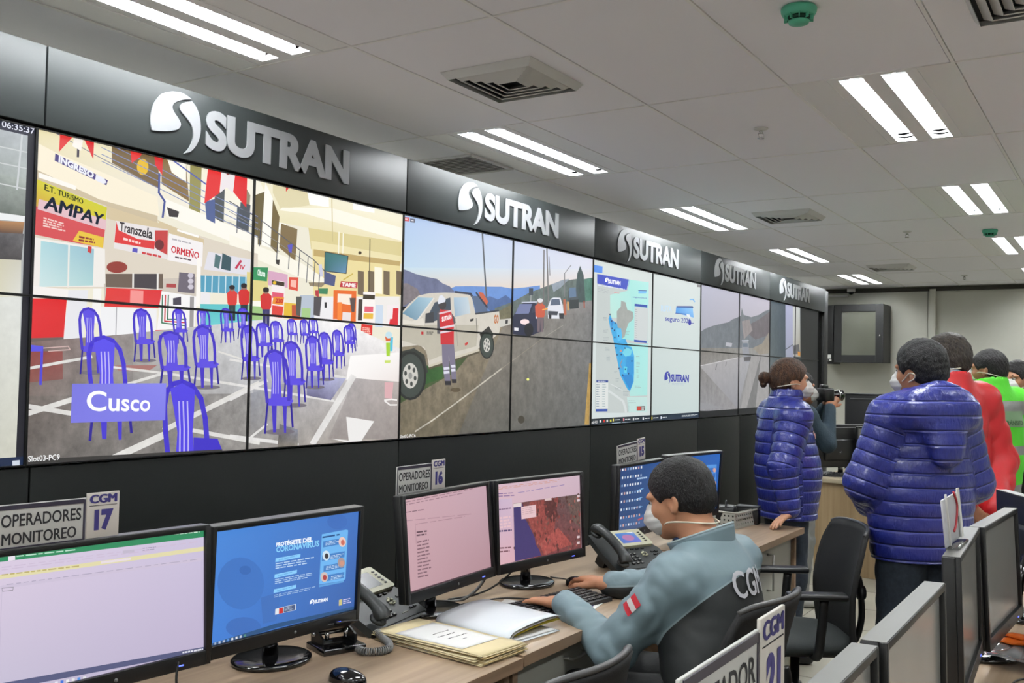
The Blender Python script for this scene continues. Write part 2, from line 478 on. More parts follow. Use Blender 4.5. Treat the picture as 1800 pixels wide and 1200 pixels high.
# ------------------------------------------------------------------ vents, detectors, sprinklers
m_vent = mat('vent white', (205, 206, 204), .5); m_ventin = mat('vent dark', (52, 54, 60), .9)
def diffuser(x, y, s, label, h=.028):
    t = thing('air_vent', label, 'vent', (x, y, CZ), 0, 'ceiling air vents')
    b = MB()
    b.box((0, 0, -.002), (s*1.02, s*1.02, .004)); b.obj('backing', m_ventin, t)
    b = MB()
    for a, c in ((s/2*1.04, s/2*.93),):
        for q in range(4):
            Mr = Matrix.Rotation(PI/2*q, 4, 'Z'); b.M = Mr
            b._add([(-a, -a, 0), (a, -a, 0), (c, -c, -h), (-c, -c, -h), (-a, -a, .004), (a, -a, .004), (c, -c, -h+.006), (-c, -c, -h+.006)], [(0, 1, 2, 3), (7, 6, 5, 4)])
    b.obj('frame', m_vent, t)
    for k in range(1, 5):
        r = s/2*(.9-.17*k); r2 = r+.028*s/.38
        b = MB()
        for q in range(4):
            b.M = Matrix.Rotation(PI/2*q, 4, 'Z')
            b._add([(-r, -r, -h), (r, -r, -h), (r2, -r2, -.008), (-r2, -r2, -.008)], [(0, 1, 2, 3)])
        b.obj('louvre', m_vent, t, solid=.004)
    return t
diffuser(.875, 3.28, .40, 'square four-way air vent nearest the camera, before the second light beside the video wall')
diffuser(.875, 6.98, .40, 'square air vent midway along the ceiling, past the third light')
diffuser(.86, 10.55, .40, 'small-looking square air vent farthest away near the end wall')
diffuser(2.74, 3.27, .40, 'square air vent cut by the upper right corner of the view')
t = thing('ceiling_grille', 'flat closed grille in the ceiling strip right above the second lettered fascia board', 'grille', (-.25, 4.52, CZ))
b = MB()
for q in range(4):
    b.M = Matrix.Rotation(PI/2*q, 4, 'Z'); a = .2 if q % 2 == 0 else .2
    b.box((0, -.2, -.004), (.42, .025, .01))
b.obj('frame', m_vent, t); b = MB(); b.box((0, 0, -.002), (.4, .4, .004)); b.obj('backing', m_ventin, t)
b = MB()
for k in range(12): b.box((0, -.17+k*.031, -.006), (.38, .022, .003), (.5, 0, 0))
b.obj('slats', m_vent, t)

m_mint = mat('mint plastic', (96, 200, 165), .45); m_mint_d = mat('mint slot', (20, 70, 55), .8)
def detector(x, y, label, s=1):
    t = thing('smoke_detector', label, 'smoke detector', (x, y, CZ), 0, 'green smoke detectors')
    MB().lathe([(.052*s, 0), (.056*s, -.006), (.055*s, -.016), (.05*s, -.026), (.04*s, -.03)], n=32).obj('base', m_mint, t)
    MB().lathe([(.036*s, -.028), (.036*s, -.04)], n=32).obj('sensor_chamber', m_mint_d, t)
    b = MB()
    for k in range(10):
        a = 2*PI*k/10; b.box((.04*s*math.cos(a), .04*s*math.sin(a), -.035), (.014*s, .003, .016), (0, 0, a))
    b.lathe([(.03*s, -.042), (.034*s, -.044), (.03*s, -.052), (.012*s, -.054)], n=28)
    b.obj('cap', m_mint, t)
detector(2.075, 3.08, 'mint green smoke detector at the upper edge of the view')
detector(2.03, 8.3, 'small distant mint green smoke detector between the right-hand lights')
m_chrome = mat('chrome', (200, 200, 200), .2, metal=1)
def sprinkler(x, y, label):
    t = thing('sprinkler', label, 'sprinkler', (x, y, CZ), 0, 'ceiling sprinklers')
    MB().lathe([(.034, 0), (.034, -.004), (.02, -.01), (.01, -.012)], n=24).obj('escutcheon', m_vent, t)
    b = MB(); b.tube([(0, 0, -.01), (0, 0, -.024)], .009); b.tube([(-.008, 0, -.02), (-.013, 0, -.032), (0, 0, -.046)], .0025); b.tube([(.008, 0, -.02), (.013, 0, -.032), (0, 0, -.046)], .0025)
    b.obj('body', m_chrome, t)
    MB().lathe([(.001, -.046), (.016, -.047), (.016, -.049), (.001, -.05)], n=16).obj('deflector', m_chrome, t)
sprinkler(1.485, 4.5, 'ceiling sprinkler nearest the camera, left of the nearest middle-row light')
sprinkler(1.46, 8.14, 'second ceiling sprinkler, left of the distant green detector')
sprinkler(1.39, 11.7, 'farthest ceiling sprinkler, close to the end wall')

# ------------------------------------------------------------------ video wall: cladding, fascia, lettering
J = [.88, 1.822, 2.746, 3.697, 4.685, 5.659, 6.591, 7.532, 8.449, 9.316, 10.15, 11.03]
ZB, ZM, ZT = 1.248, 1.79, 2.331
b = MB(); b.box((-.3, 4.7, 1.17), (.18, 13.1, 2.34)); structure(b.obj('wall_1', m_wwall))
cy = [-1.9, -.03, 1.84, 3.70, 5.66, 7.50, 8.50, 9.30, 11.27]
for k in range(len(cy)-1):
    b = MB(); b.box((-.016, (cy[k]+cy[k+1])/2, (ZB-.006)/2), (.03, cy[k+1]-cy[k]-.006, ZB-.006), bev=.003)
    tag(b.obj('cladding_panel', m_clad), ['black wall board under the screens, behind the camera', 'black wall board under the leftmost screen', 'black wall board behind the blue coronavirus monitor', 'black wall board behind the two pink monitors',
        'black wall board behind the two blue desktop monitors', 'black wall board left of the woman', 'narrow black wall board directly behind the woman', 'black wall board at the end of the video wall'][k], 'wall board', 'black boards under the video wall')
fy = [-1.9, -.03, 1.842, 3.703, 5.653, 7.50, 9.27, 11.28]
fn = ['behind the camera', 'leftmost, above the clock feed', 'above the waiting-hall feed', 'above the roadside pickup feed', 'above the map feed', 'above the foggy road feed', 'last before the end wall']
for k in range(len(fy)-1):
    b = MB(); b.box((-.05, (fy[k]+fy[k+1])/2, (ZT+.008+2.6)/2), (.12, fy[k+1]-fy[k]-.006, 2.6-ZT-.008), bev=.002)
    tag(b.obj('fascia_board', m_fascia), 'charcoal fascia board '+fn[k], 'fascia board', 'charcoal fascia boards')
b = MB(); b.box((-.06, 11.36, 1.3), (.11, .16, 2.58), bev=.004); tag(b.obj('end_post', m_blackmetal), 'black end post closing the far end of the video wall', 'post')

# emblem outline, measured on the nearest sign (units: metres from the left end of the emblem, height)
def cr(pts): return [(p.x, p.y) for p in smoothpath([(x, y, 0) for x, y in pts], 4)]
def px2(p): q = at(p[0]/2.571, p[1]/2.571, 0, .01); return (q.y-2.236, q.z)
EMB1 = [px2(p) for p in cr([(775, 413), (812, 418), (840, 432), (862, 449)])+cr([(862, 449), (820, 452), (785, 465), (775, 485), (785, 510), (803, 537), (813, 562), (803, 582), (775, 591), (735, 593), (700, 591), (682, 588)])+cr([(682, 588), (676, 550), (680, 505), (693, 465), (720, 430), (745, 418), (775, 413)])]
EMB2 = [px2(p) for p in cr([(826, 695), (860, 683), (886, 652), (900, 612), (903, 570), (897, 525), (883, 485), (864, 459)])+cr([(864, 459), (828, 464), (810, 478), (812, 500), (838, 532), (862, 568), (870, 610), (862, 645), (846, 675), (826, 695)])]
def dedupe(P):
    out = [P[0]]
    for p in P[1:]:
        if math.hypot(p[0]-out[-1][0], p[1]-out[-1][1]) > 1e-4: out.append(p)
    if math.hypot(out[0][0]-out[-1][0], out[0][1]-out[-1][1]) < 1e-4: out.pop()
    return out
EMB1, EMB2 = dedupe(EMB1), dedupe(EMB2)
def wall_sign(y0, label, zoff=0):
    t = thing('wall_lettering', label, 'sign', (.011, y0, 0), 0, 'silver SUTRAN signs on the fascia')
    f = lambda u, v, h: (h, u, v+zoff)
    b = MB(); b.prism(EMB1, 0, .005, f); b.prism(EMB2, 0, .005, f); b.obj('emblem', m_silver, t)
    # letters, each on its own, laid in the measured box
    W = .80; x = .247; z0, z1 = 2.398, 2.550
    full = text_mesh('SUTRAN', .045, 0, 6); bx = text_box(full); sx = W/(bx[2]-bx[0]); sz = (z1-z0)/(bx[3]-bx[1])
    adv = 0
    for i, ch in enumerate('SUTRAN'):
        me = text_mesh(ch, .045, .02, 6)
        pre = text_box(text_mesh('SUTRAN'[:i+1], .045, 0, 6))[2] if i else text_box(text_mesh('S', .045, 0, 6))[2]
        cb = text_box(me); dx = pre-cb[2]-bx[0]
        b = MB(); vs = [(.003+v.co.z*.12, x+(v.co.x+dx)*sx, z0+(v.co.y-bx[1])*sz+zoff) for v in me.vertices]
        b._add(vs, [list(p.vertices) for p in me.polygons])
        b.obj('letter', m_silver, t, recalc=False)
for y0, lab in zip((2.236, 4.12, 5.975, 7.79, 9.56), ('largest, nearest silver SUTRAN sign, above the waiting-hall feed', 'second silver SUTRAN sign, above the roadside pickup feed', 'third silver SUTRAN sign, above the map feed', 'fourth silver SUTRAN sign, above the foggy road feed', 'smallest, farthest silver SUTRAN sign near the end of the fascia')):
    wall_sign(y0, lab)
# ------------------------------------------------------------------ pictures on the video wall
def sub(x0, y0, s): return lambda *p: [(x0+a/s, y0+b_/s) for a, b_ in p]
k1, k2, k3, k4 = sub(0, 180, 4), sub(0, 480, 3.529), sub(400, 250, 4.284), sub(400, 520, 4)
EMBA = [(u/.222, (v-2.359)/.217) for u, v in EMB1]; EMBB = [(u/.222, (v-2.359)/.217) for u, v in EMB2]
def logo(P, quad, col, a=0, lv=None):
    """emblem and word in a quad tl, tr, br, bl"""
    Hq = homog([(0, 1), (3.9, 1), (3.9, 0), (0, 0)], quad)
    for e in (EMBA, EMBB): P.poly([tuple(p) for p in happly(Hq, e)], col, a, lv)
    q = [tuple(p) for p in happly(Hq, [(1.08, .82), (3.9, .82), (3.9, .16), (1.08, .16)])]
    P.text('SUTRAN', q, col, .05, lv=lv)

def feed_chair(P, x, y, w, h, a=(72, 56, 196), b_=(94, 78, 226), d=(48, 36, 150)):
    q = lambda *p: [(x+u*w, y+v*h) for u, v in p]
    t = .085*w+.8
    P.line(q((.12, .62), (.0, 1.0)), t*.8, d); P.line(q((1.08, .6), (1.16, .93)), t*.8, d)
    P.poly(q((.28, .63), (.5, .63), (.46, .99), (.34, .99)), a); P.poly(q((.74, .63), (.92, .63), (.88, 1.0), (.8, 1.0)), a)
    P.poly(q((.08, .58), (1.0, .56), (1.2, .61), (1.02, .67), (.16, .665)), b_)
    P.line(q((.1, .62), (.02, .36), (.0, .17), (.06, .07), (.2, .015), (.42, .0), (.66, .03), (.86, .12), (.96, .26), (1.0, .42), (1.0, .6)), t*1.25, a)
    P.poly(q((.14, .05), (.42, .01), (.72, .06), (.7, .2), (.66, .36), (.7, .6), (.24, .6), (.3, .36), (.22, .2)), b_)
    for u in (.36, .46, .56): P.line(q((u-.02, .14), (u, .34), (u-.01, .52)), max(.7, .035*w), (188, 182, 246))

def person_blob(P, x, y, h, shirt, legs, hair=(40, 32, 34), skin=(150, 110, 95)):
    w = h*.3
    P.poly([(x-w*.32, y+h*.5), (x+w*.32, y+h*.5), (x+w*.28, y+h), (x+w*.04, y+h), (x, y+h*.6), (x-w*.04, y+h), (x-w*.28, y+h)], legs)
    P.poly([(x-w*.5, y+h*.22), (x-w*.2, y+h*.14), (x+w*.2, y+h*.14), (x+w*.5, y+h*.22), (x+w*.45, y+h*.5), (x+w*.34, y+h*.56), (x-w*.34, y+h*.56), (x-w*.45, y+h*.5)], shirt)
    P.disc(x, y+h*.08, w*.26, h*.09, skin); P.disc(x, y+h*.055, w*.27, h*.065, hair)

# --- waiting hall
FA = Picture([(70, 232), (711.5, 374), (702.5, 776), (41, 811)], J[3]-J[1], ZT-ZB)
P = FA
P.rect(20, 180, 760, 860, (238, 233, 214))
P.quad(k1((180, 100), (2000, 420), (2000, 900), (180, 560)), [(236, 224, 170), (250, 246, 230), (252, 250, 240), (226, 214, 190)])
# upper gallery wall right and hall vault
P.quad(k3((210, 250), (1340, 500), (1340, 780), (380, 600)), [(246, 240, 214), (250, 246, 226), (238, 226, 184), (236, 228, 190)])
P.poly(k3((330, 300), (600, 340), (620, 470), (390, 500), (330, 380)), (226, 216, 176))
P.poly(k3((380, 510), (560, 530), (1340, 740), (1340, 640), (780, 490), (400, 490)), (252, 248, 232))
P.poly(k3((600, 640), (1320, 745), (1320, 890), (620, 800)), (222, 208, 150))
P.poly(k3((620, 735), (1320, 850), (1320, 910), (625, 800)), (238, 226, 178))
P.poly(k3((590, 360), (755, 385), (760, 485), (610, 465)), (254, 254, 250)); P.poly(k3((940, 440), (1110, 480), (1110, 525), (945, 500)), (254, 254, 250))
P.poly(k3((630, 800), (1310, 890), (1310, 1190), (640, 1180)), (236, 220, 160))
P.poly(k3((640, 800), (1310, 890), (1310, 925), (640, 850)), (196, 170, 110))
for x in (980, 1060, 1180, 1280):
    P.poly(k3((x, 960), (x+48, 968), (x+48, 1150), (x, 1140)), (120, 105, 84))
P.poly(k3((1110, 930), (1170, 940), (1170, 1140), (1110, 1130)), (250, 246, 226))
P.line(k3((780, 400), (786, 740)), 1.6, (208, 194, 140)); P.line(k3((835, 670), (832, 830)), 1.8, (250, 246, 230)); P.line(k3((868, 680), (864, 830)), 1.8, (250, 246, 230))
P.line(k3((1075, 720), (1070, 1110)), 1.6, (90, 80, 60)); P.disc(*k3((997, 826))[0], 3, 3, (80, 66, 50))
P.poly(k3((430, 315), (468, 318), (430, 372)), (226, 48, 52))
# gallery windows and doors
for (a, b_, c, d, col) in (((190, 400), (272, 370), (240, 770), (165, 760), (110, 98, 62)), ((330, 430), (380, 560), (358, 830), (310, 780), (120, 104, 66)), ((392, 608), (516, 650), (500, 890), (378, 790), (132, 112, 76))):
    P.poly(k3(a, b_, c, d), col)
P.poly(k3((272, 300), (330, 420), (310, 790), (240, 770)), (252, 250, 242))
P.poly(k3((60, 480), (160, 530), (135, 740), (50, 660)), (84, 98, 112)); P.poly(k3((100, 300), (160, 400), (150, 520), (95, 490)), (150, 140, 116))
P.poly(k1((790, 310), (1110, 400), (1110, 610), (790, 440)), (122, 100, 66)); P.poly(k1((1130, 400), (1300, 440), (1320, 700), (1130, 580)), (138, 112, 70))
P.poly(k1((1330, 430), (1410, 450), (1395, 800), (1320, 770)), (154, 148, 88)); P.poly(k1((1500, 660), (1570, 600), (1560, 850), (1480, 800)), (86, 90, 92)); P.poly(k1((1680, 700), (1750, 720), (1730, 970), (1660, 920)), (82, 88, 96))
P.poly(k1((1160, 380), (1300, 420), (1300, 570), (1200, 500)), (252, 248, 236))
P.disc(*k1((1000, 465))[0], 10, 14, (232, 188, 30))
# balcony edge
P.poly(k1((285, 310), (420, 380), (760, 520), (1100, 670), (1110, 800), (700, 690), (275, 500)), (248, 238, 214))
P.poly(k1((275, 490), (700, 690), (1100, 800), (1100, 850), (750, 735), (270, 560)), (206, 190, 160))
P.poly(k1((1150, 680), (1800, 940), (1800, 1050), (1160, 800)), (252, 248, 238)); P.poly(k3((0, 690), (200, 770), (540, 900), (740, 1030), (720, 1070), (500, 1000), (190, 870), (0, 790)), (250, 246, 232))
P.poly(k3((600, 1050), (740, 1050), (700, 1085), (610, 1075)), (150, 136, 110))
# lower storey strip behind signs
P.poly(k1((270, 560), (750, 735), (1110, 850), (1800, 1060), (1800, 1300), (240, 1300)), (222, 212, 196))
P.poly(k1((750, 735), (1110, 850), (1100, 830), (1420, 960), (1420, 1000), (750, 820)), (214, 196, 160))
# railings
for off in (0, 46, 92, 140):
    P.line(k1((720, 290+off), (1110, 470+off), (1430, 630+off), (1800, 800+off)), 1.3, (128, 142, 186))
P.line(k1((330, 200), (700, 400), (1110, 610)), 1.3, (120, 120, 140)); P.line(k1((1170, 390), (1440, 580)), 2.4, (84, 96, 176))
P.line(k3((0, 445), (220, 570), (380, 690), (540, 810), (640, 880), (730, 970)), 1.6, (92, 92, 100)); P.line(k3((0, 520), (220, 650), (380, 760), (540, 870), (640, 940)), 1, (140, 138, 136)); P.line(k3((0, 600), (220, 720), (380, 820)), 1, (140, 138, 136))
for x, y in ((70, 490), (240, 590), (370, 690), (460, 760), (535, 810), (598, 860), (650, 890), (690, 920)): P.line(k3((x, y), (x-14, y+190)), 1.4, (76, 78, 92))
P.line(k1((1115, 510), (1110, 640), (1150, 700), (1135, 810)), 3.5, (72, 84, 150)); P.poly(k1((1165, 740), (1250, 770), (1240, 810), (1180, 805)), (60, 54, 56)); P.poly(k1((1430, 700), (1500, 680), (1500, 850), (1440, 820)), (84, 100, 150))
P.poly(k3((350, 880), (380, 880), (375, 920), (352, 910)), (60, 56, 54))
P.poly(k3((440, 770), (480, 760), (470, 830), (450, 820)), (96, 92, 200))
# pennants
P.poly(k1((440, 225), (540, 250), (430, 370)), (226, 52, 50)); P.poly(k1((590, 255), (670, 280), (662, 418)), (222, 44, 46)); P.line(k1((565, 250), (558, 400)), 4, (62, 54, 72)); P.poly(k1((540, 250), (600, 262), (580, 360), (520, 330)), (250, 244, 236))
P.poly(k1((915, 330), (1010, 355), (980, 400), (925, 440)), (230, 52, 50)); P.poly(k1((1080, 370), (1140, 390), (1135, 520), (1085, 450)), (222, 44, 46))
P.poly(k1((1455, 450), (1548, 470), (1532, 640), (1425, 712)), (232, 50, 50)); P.poly(k1((1548, 470), (1645, 490), (1630, 640), (1580, 600), (1535, 640)), (240, 232, 234)); P.poly(k1((1645, 490), (1728, 512), (1720, 740), (1628, 630)), (228, 46, 50))
P.disc(*k1((1592, 500))[0], 3, 3.5, (150, 60, 60))
# INGRESO board
P.poly(k1((405, 380), (760, 560), (750, 594), (400, 430)), (74, 62, 128)); P.text('INGRESO', k1((430, 392), (670, 505), (660, 550), (425, 440)), (240, 240, 250), .05)
P.poly(k1((680, 520), (735, 545), (752, 575), (730, 585), (672, 558)), (236, 236, 246))
P.poly(k1((290, 510), (545, 600), (540, 628), (290, 545)), (250, 246, 238))
# AMPAY sign
P.quad(k1((275, 555), (752, 745), (722, 1020), (245, 925)), [(214, 208, 52), (206, 204, 40), (238, 206, 54), (206, 70, 66)])
P.poly(k1((270, 740), (742, 880), (736, 905), (722, 1020), (515, 985), (245, 930)), (214, 78, 82)); P.poly(k1((290, 690), (745, 830), (742, 900), (280, 760)), (226, 190, 196))
P.poly(k1((560, 905), (728, 950), (722, 1022), (515, 975)), (232, 196, 60))
P.text('E.T. TURISMO', k1((330, 588), (592, 690), (590, 725), (328, 630)), (60, 66, 40), .03)
P.text('AMPAY', k1((335, 662), (735, 795), (715, 872), (318, 755)), (40, 48, 62), .028)
P.scribble(k1((320, 810), (490, 860), (485, 920), (315, 880)), 4, (240, 206, 200)); P.scribble(k1((560, 935), (700, 965), (695, 1000), (555, 980)), 2, (140, 40, 40))
# windows under the first sign
P.poly(k1((250, 950), (735, 1030), (735, 1290), (235, 1290)), (240, 236, 230)); P.quad(k1((300, 975), (660, 1030), (650, 1280), (285, 1290)), [(176, 216, 222), (150, 190, 206), (176, 214, 214), (206, 228, 228)])
P.line(k1((490, 1000), (480, 1290)), 3, (236, 234, 228)); P.poly(k1((620, 1010), (645, 1015), (640, 1060), (615, 1050)), (206, 60, 60))
# second sign
P.poly(k1((812, 835), (1172, 895), (1165, 1100), (795, 1025)), (232, 226, 226)); P.poly(k1((815, 840), (830, 900), (960, 960), (1080, 975), (1075, 1030), (800, 985)), (224, 56, 56)); P.poly(k1((1080, 900), (1170, 900), (1165, 1070), (1110, 1040), (1080, 970)), (200, 66, 66)); P.disc(*k1((1110, 1000))[0], 8, 9, (110, 44, 48))
P.text('Transzela', k1((840, 842), (1070, 890), (1060, 962), (835, 905)), (44, 34, 38), .02); P.scribble(k1((865, 945), (1010, 985), (1005, 1010), (860, 972)), 1, (250, 214, 210)); P.poly(k1((925, 1020), (960, 1026), (958, 1055), (922, 1048)), (90, 84, 186)); P.scribble(k1((990, 1042), (1150, 1075), (1148, 1100), (988, 1066)), 1, (206, 60, 62))
# Ormeno sign
P.poly(k1((1178, 920), (1415, 985), (1408, 1150), (1165, 1105)), (244, 240, 240)); P.text('ORMEÑO', k1((1195, 992), (1390, 1040), (1385, 1100), (1190, 1052)), (204, 40, 56), .025); P.scribble(k1((1220, 1075), (1340, 1100), (1338, 1115), (1218, 1092)), 1, (90, 70, 80)); P.scribble(k1((1200, 950), (1340, 985), (1338, 1000), (1198, 968)), 1, (180, 176, 182))
P.poly(k1((1235, 890), (1385, 935), (1382, 950), (1235, 905)), (252, 250, 246))
# third sign
P.poly(k1((1450, 1045), (1750, 1100), (1740, 1210), (1420, 1170)), (226, 224, 232)); P.poly(k1((1500, 1060), (1540, 1080), (1525, 1165), (1490, 1150)), (84, 116, 120)); P.poly(k1((1550, 1055), (1612, 1085), (1605, 1180), (1540, 1165)), (60, 88, 96)); P.line(k1((1680, 1110), (1645, 1160)), 4, (196, 52, 84)); P.text('IV', k1((1675, 1135), (1710, 1140), (1706, 1172), (1672, 1168)), (206, 70, 90), .05)
# shop fronts, left part
P.poly(k2((640, 60), (1000, 30), (1210, 20), (1210, 190), (990, 200), (640, 180)), (206, 196, 184)); P.poly(k2((650, 0), (1000, 0), (1000, 90), (650, 80)), (112, 96, 84)); P.poly(k2((820, 0), (965, 0), (965, 95), (820, 82)), (72, 66, 70)); P.line(k2((818, 0), (816, 85)), 3, (236, 232, 226)); P.line(k2((968, 0), (966, 96)), 3, (236, 232, 226))
P.disc(*k2((720, -40))[0], 18, 10, (150, 60, 50)); P.poly(k2((1020, 60), (1080, 62), (1078, 85), (1018, 82)), (176, 70, 70)); P.poly(k2((1100, -10), (1195, 0), (1192, 120), (1090, 110)), (112, 104, 116))
for yy in (10, 45, 80): P.disc(*k2((1170, yy))[0], 5, 4.5, (206, 200, 212))
P.poly(k2((575, 90), (625, 90), (615, 300), (560, 300)), (246, 244, 240)); P.poly(k2((425, 100), (545, 100), (510, 400), (390, 395)), (232, 232, 236)); P.poly(k2((190, 70), (425, 95), (420, 150), (190, 145)), (244, 240, 236))
P.quad(k2((185, 148), (415, 152), (392, 392), (172, 398)), [(232, 50, 54), (226, 40, 44), (220, 44, 44), (222, 44, 50)])
P.poly(k2((172, 390), (392, 385), (392, 410), (172, 418)), (110, 96, 92))
P.quad(k2((655, 85), (995, 100), (970, 212), (640, 200)), [(228, 60, 56), (222, 52, 56), (226, 64, 70), (222, 66, 62)]); P.poly(k2((800, 100), (880, 104), (876, 185), (796, 182)), (244, 150, 146))
P.poly(k2((620, 200), (960, 215), (955, 370), (610, 385)), (240, 240, 242)); P.line(k2((715, 205), (708, 385)), 1.4, (150, 150, 156))
P.poly(k2((990, 105), (1210, 140), (1190, 345), (960, 345)), (246, 244, 244))
for i, c in enumerate(((58, 116, 86), (206, 50, 60), (58, 116, 86))): P.line(k2((996+18*i, 130), (990+18*i, 300-10*i), (1140, 320-20*i)), 2.2, c)
P.poly(k2((1060, 150), (1110, 140), (1110, 190), (1060, 190)), (76, 70, 84)); P.poly(k2((950, 345), (1150, 340), (1150, 365), (945, 372)), (214, 60, 70)); P.poly(k2((1165, 140), (1190, 140), (1185, 340), (1160, 340)), (160, 156, 156))
P.poly(k2((1232, 10), (1540, 20), (1540, 130), (1232, 110)), (88, 160, 190))
for i in range(7): P.line(k2((1262+i*42, 10), (1258+i*42, 120)), 2, (206, 228, 236))
P.poly(k2((1210, -100), (1235, -100), (1225, 200), (1200, 200)), (250, 246, 240)); P.poly(k2((1232, 110), (1290, 118), (1288, 190), (1228, 185)), (236, 234, 236))
P.quad(k2((1228, 185), (1600, 190), (1600, 340), (1228, 340)), [(96, 196, 200), (100, 200, 204), (120, 214, 214), (110, 206, 210)])
# shop fronts, right part
P.poly(k3((130, 970), (290, 990), (290, 1200), (130, 1200)), (226, 212, 140)); P.poly(k4((130, 60), (230, 70), (230, 170), (130, 160)), (160, 200, 130)); P.poly(k4((140, 30), (220, 30), (220, 70), (140, 64)), (250, 248, 236))
P.quad(k3((170, 935), (292, 938), (282, 1042), (168, 1030)), [(58, 150, 96), (52, 140, 90), (58, 146, 92), (62, 156, 102)]); P.text('Oltursa', k3((212, 950), (272, 958), (268, 1010), (210, 998)), (236, 250, 240), .04)
P.poly(k3((290, 960), (440, 990), (440, 1090), (290, 1070)), (218, 170, 196)); P.poly(k3((320, 1030), (418, 1045), (412, 1330), (308, 1330)), (246, 236, 236)); P.poly(k3((320, 1032), (416, 1050), (414, 1080), (320, 1064)), (70, 58, 46)); P.disc(*k3((340, 1052))[0], 3, 3, (232, 190, 40)); P.poly(k3((322, 1120), (410, 1132), (408, 1175), (320, 1165)), (226, 90, 116))
P.poly(k4((310, 0), (385, 5), (378, 60), (300, 50)), (236, 150, 50)); P.poly(k4((300, 60), (380, 70), (370, 150), (295, 140)), (226, 70, 62)); P.text('230', k4((325, 10), (378, 14), (376, 50), (322, 44)), (206, 50, 40), .06)
P.poly(k3((450, 1010), (522, 1012), (518, 1115), (448, 1100)), (226, 84, 66)); P.poly(k3((465, 1030), (508, 1034), (505, 1090), (462, 1080)), (250, 190, 176))
P.poly(k4((385, 40), (470, 50), (460, 160), (380, 150)), (232, 190, 60)); P.poly(k4((440, 60), (520, 60), (510, 200), (440, 190)), (196, 90, 60)); P.poly(k4((500, -10), (600, -10), (600, 150), (500, 150)), (186, 196, 210)); P.poly(k4((470, 0), (510, 0), (500, 140), (470, 130)), (90, 90, 84)); P.poly(k4((510, 80), (575, 85), (570, 150), (508, 145)), (170, 206, 140))
P.poly(k4((600, 0), (740, 0), (735, 180), (600, 160)), (240, 238, 240)); P.poly(k4((598, 0), (655, 0), (640, 140), (595, 130)), (84, 80, 84)); P.poly(k4((675, 40), (690, 40), (690, 80), (675, 80)), (50, 48, 52))
P.poly(k3((650, 1110), (680, 1110), (678, 1160), (652, 1150)), (186, 60, 70)); P.poly(k3((680, 1095), (750, 1095), (745, 1140), (680, 1135)), (66, 136, 96))
P.poly(k4((620, 170), (740, 175), (735, 260), (620, 255)), (62, 88, 176))
P.poly(k3((720, 965), (810, 1000), (800, 1080), (720, 1060)), (84, 92, 134)); P.line(k3((870, 1030), (940, 985)), 2, (206, 180, 80)); P.line(k3((690, 920), (700, 1000)), 6, (206, 206, 226))
P.quad(k3((728, 820), (905, 850), (890, 982), (724, 965)), [(62, 118, 118), (70, 130, 128), (110, 150, 190), (60, 112, 112)]); P.line(k3((728, 820), (905, 850), (890, 982), (724, 965), (728, 820)), 1.4, (60, 60, 60))
P.poly(k3((850, 1040), (980, 1050), (975, 1095), (840, 1085)), (196, 56, 62)); P.text('TAME', k3((855, 1048), (968, 1058), (964, 1088), (852, 1080)), (250, 236, 236), .06)
P.poly(k4((740, -45), (905, -40), (900, 185), (735, 170)), (236, 112, 44)); P.poly(k4((770, -20), (870, -15), (865, 60), (768, 45)), (250, 236, 220)); P.poly(k4((805, 110), (866, 115), (862, 185), (800, 180)), (236, 226, 226)); P.poly(k4((855, 10), (900, 10), (890, 110), (870, 110)), (96, 80, 76)); P.poly(k4((770, 40), (800, 40), (795, 200), (765, 195)), (250, 140, 60))
P.poly(k4((905, 0), (1220, 0), (1220, 230), (905, 190)), (240, 236, 232)); P.poly(k4((920, 20), (950, 20), (945, 170), (915, 170)), (74, 66, 60))
P.poly(k4((955, -35), (1042, -30), (1038, 190), (950, 180)), (250, 244, 240)); P.poly(k4((955, -15), (1040, -10), (1038, 22), (952, 18)), (66, 58, 44)); P.poly(k4((965, 70), (1028, 72), (1026, 112), (962, 110)), (230, 100, 120)); P.poly(k4((958, 118), (1028, 120), (1025, 160), (955, 158)), (236, 190, 70)); P.poly(k4((942, 195), (1022, 205), (1018, 298), (936, 288)), (226, 56, 50)); P.scribble(k4((950, 215), (1012, 222), (1010, 270), (946, 262)), 4, (250, 196, 180))
P.poly(k4((1045, 60), (1100, 62), (1095, 220), (1040, 215)), (206, 220, 236)); P.poly(k4((1130, 60), (1215, 60), (1210, 215), (1125, 200)), (244, 236, 236)); P.poly(k4((1172, 85), (1212, 85), (1206, 215), (1142, 205), (1150, 160), (1168, 160)), (222, 44, 52))
# floor
P.quad([(40, 598), (250, 582), (250, 700), (36, 720)], [(122, 96, 90), (158, 152, 150), (150, 146, 142), (122, 112, 106)], .35)
P.quad([(230, 583), (460, 560), (460, 700), (230, 700)], [(170, 166, 162), (224, 226, 230), (186, 186, 188), (150, 146, 142)], .25)
P.quad([(440, 562), (590, 560), (720, 620), (440, 700)], [(226, 228, 232), (252, 250, 250), (236, 232, 230), (160, 160, 166)], .15)
P.quad([(30, 690), (260, 690), (440, 690), (440, 815), (28, 830)][0:1]+[(440, 690), (440, 812), (28, 832)], [(118, 108, 102), (150, 148, 146), (146, 142, 138), (96, 92, 88)], .45)
P.quad([(436, 690), (720, 610), (720, 800), (434, 815)], [(150, 152, 160), (236, 230, 228), (166, 156, 146), (150, 144, 136)], .3)
P.quad(k4((860, 420), (1225, 400), (1225, 620), (830, 590)), [(252, 250, 248), (250, 246, 244), (236, 226, 222), (250, 248, 246)]); P.quad(k4((890, 580), (1215, 610), (1205, 1020), (700, 1010)), [(178, 172, 172), (186, 176, 172), (150, 142, 138), (158, 150, 146)], .2)
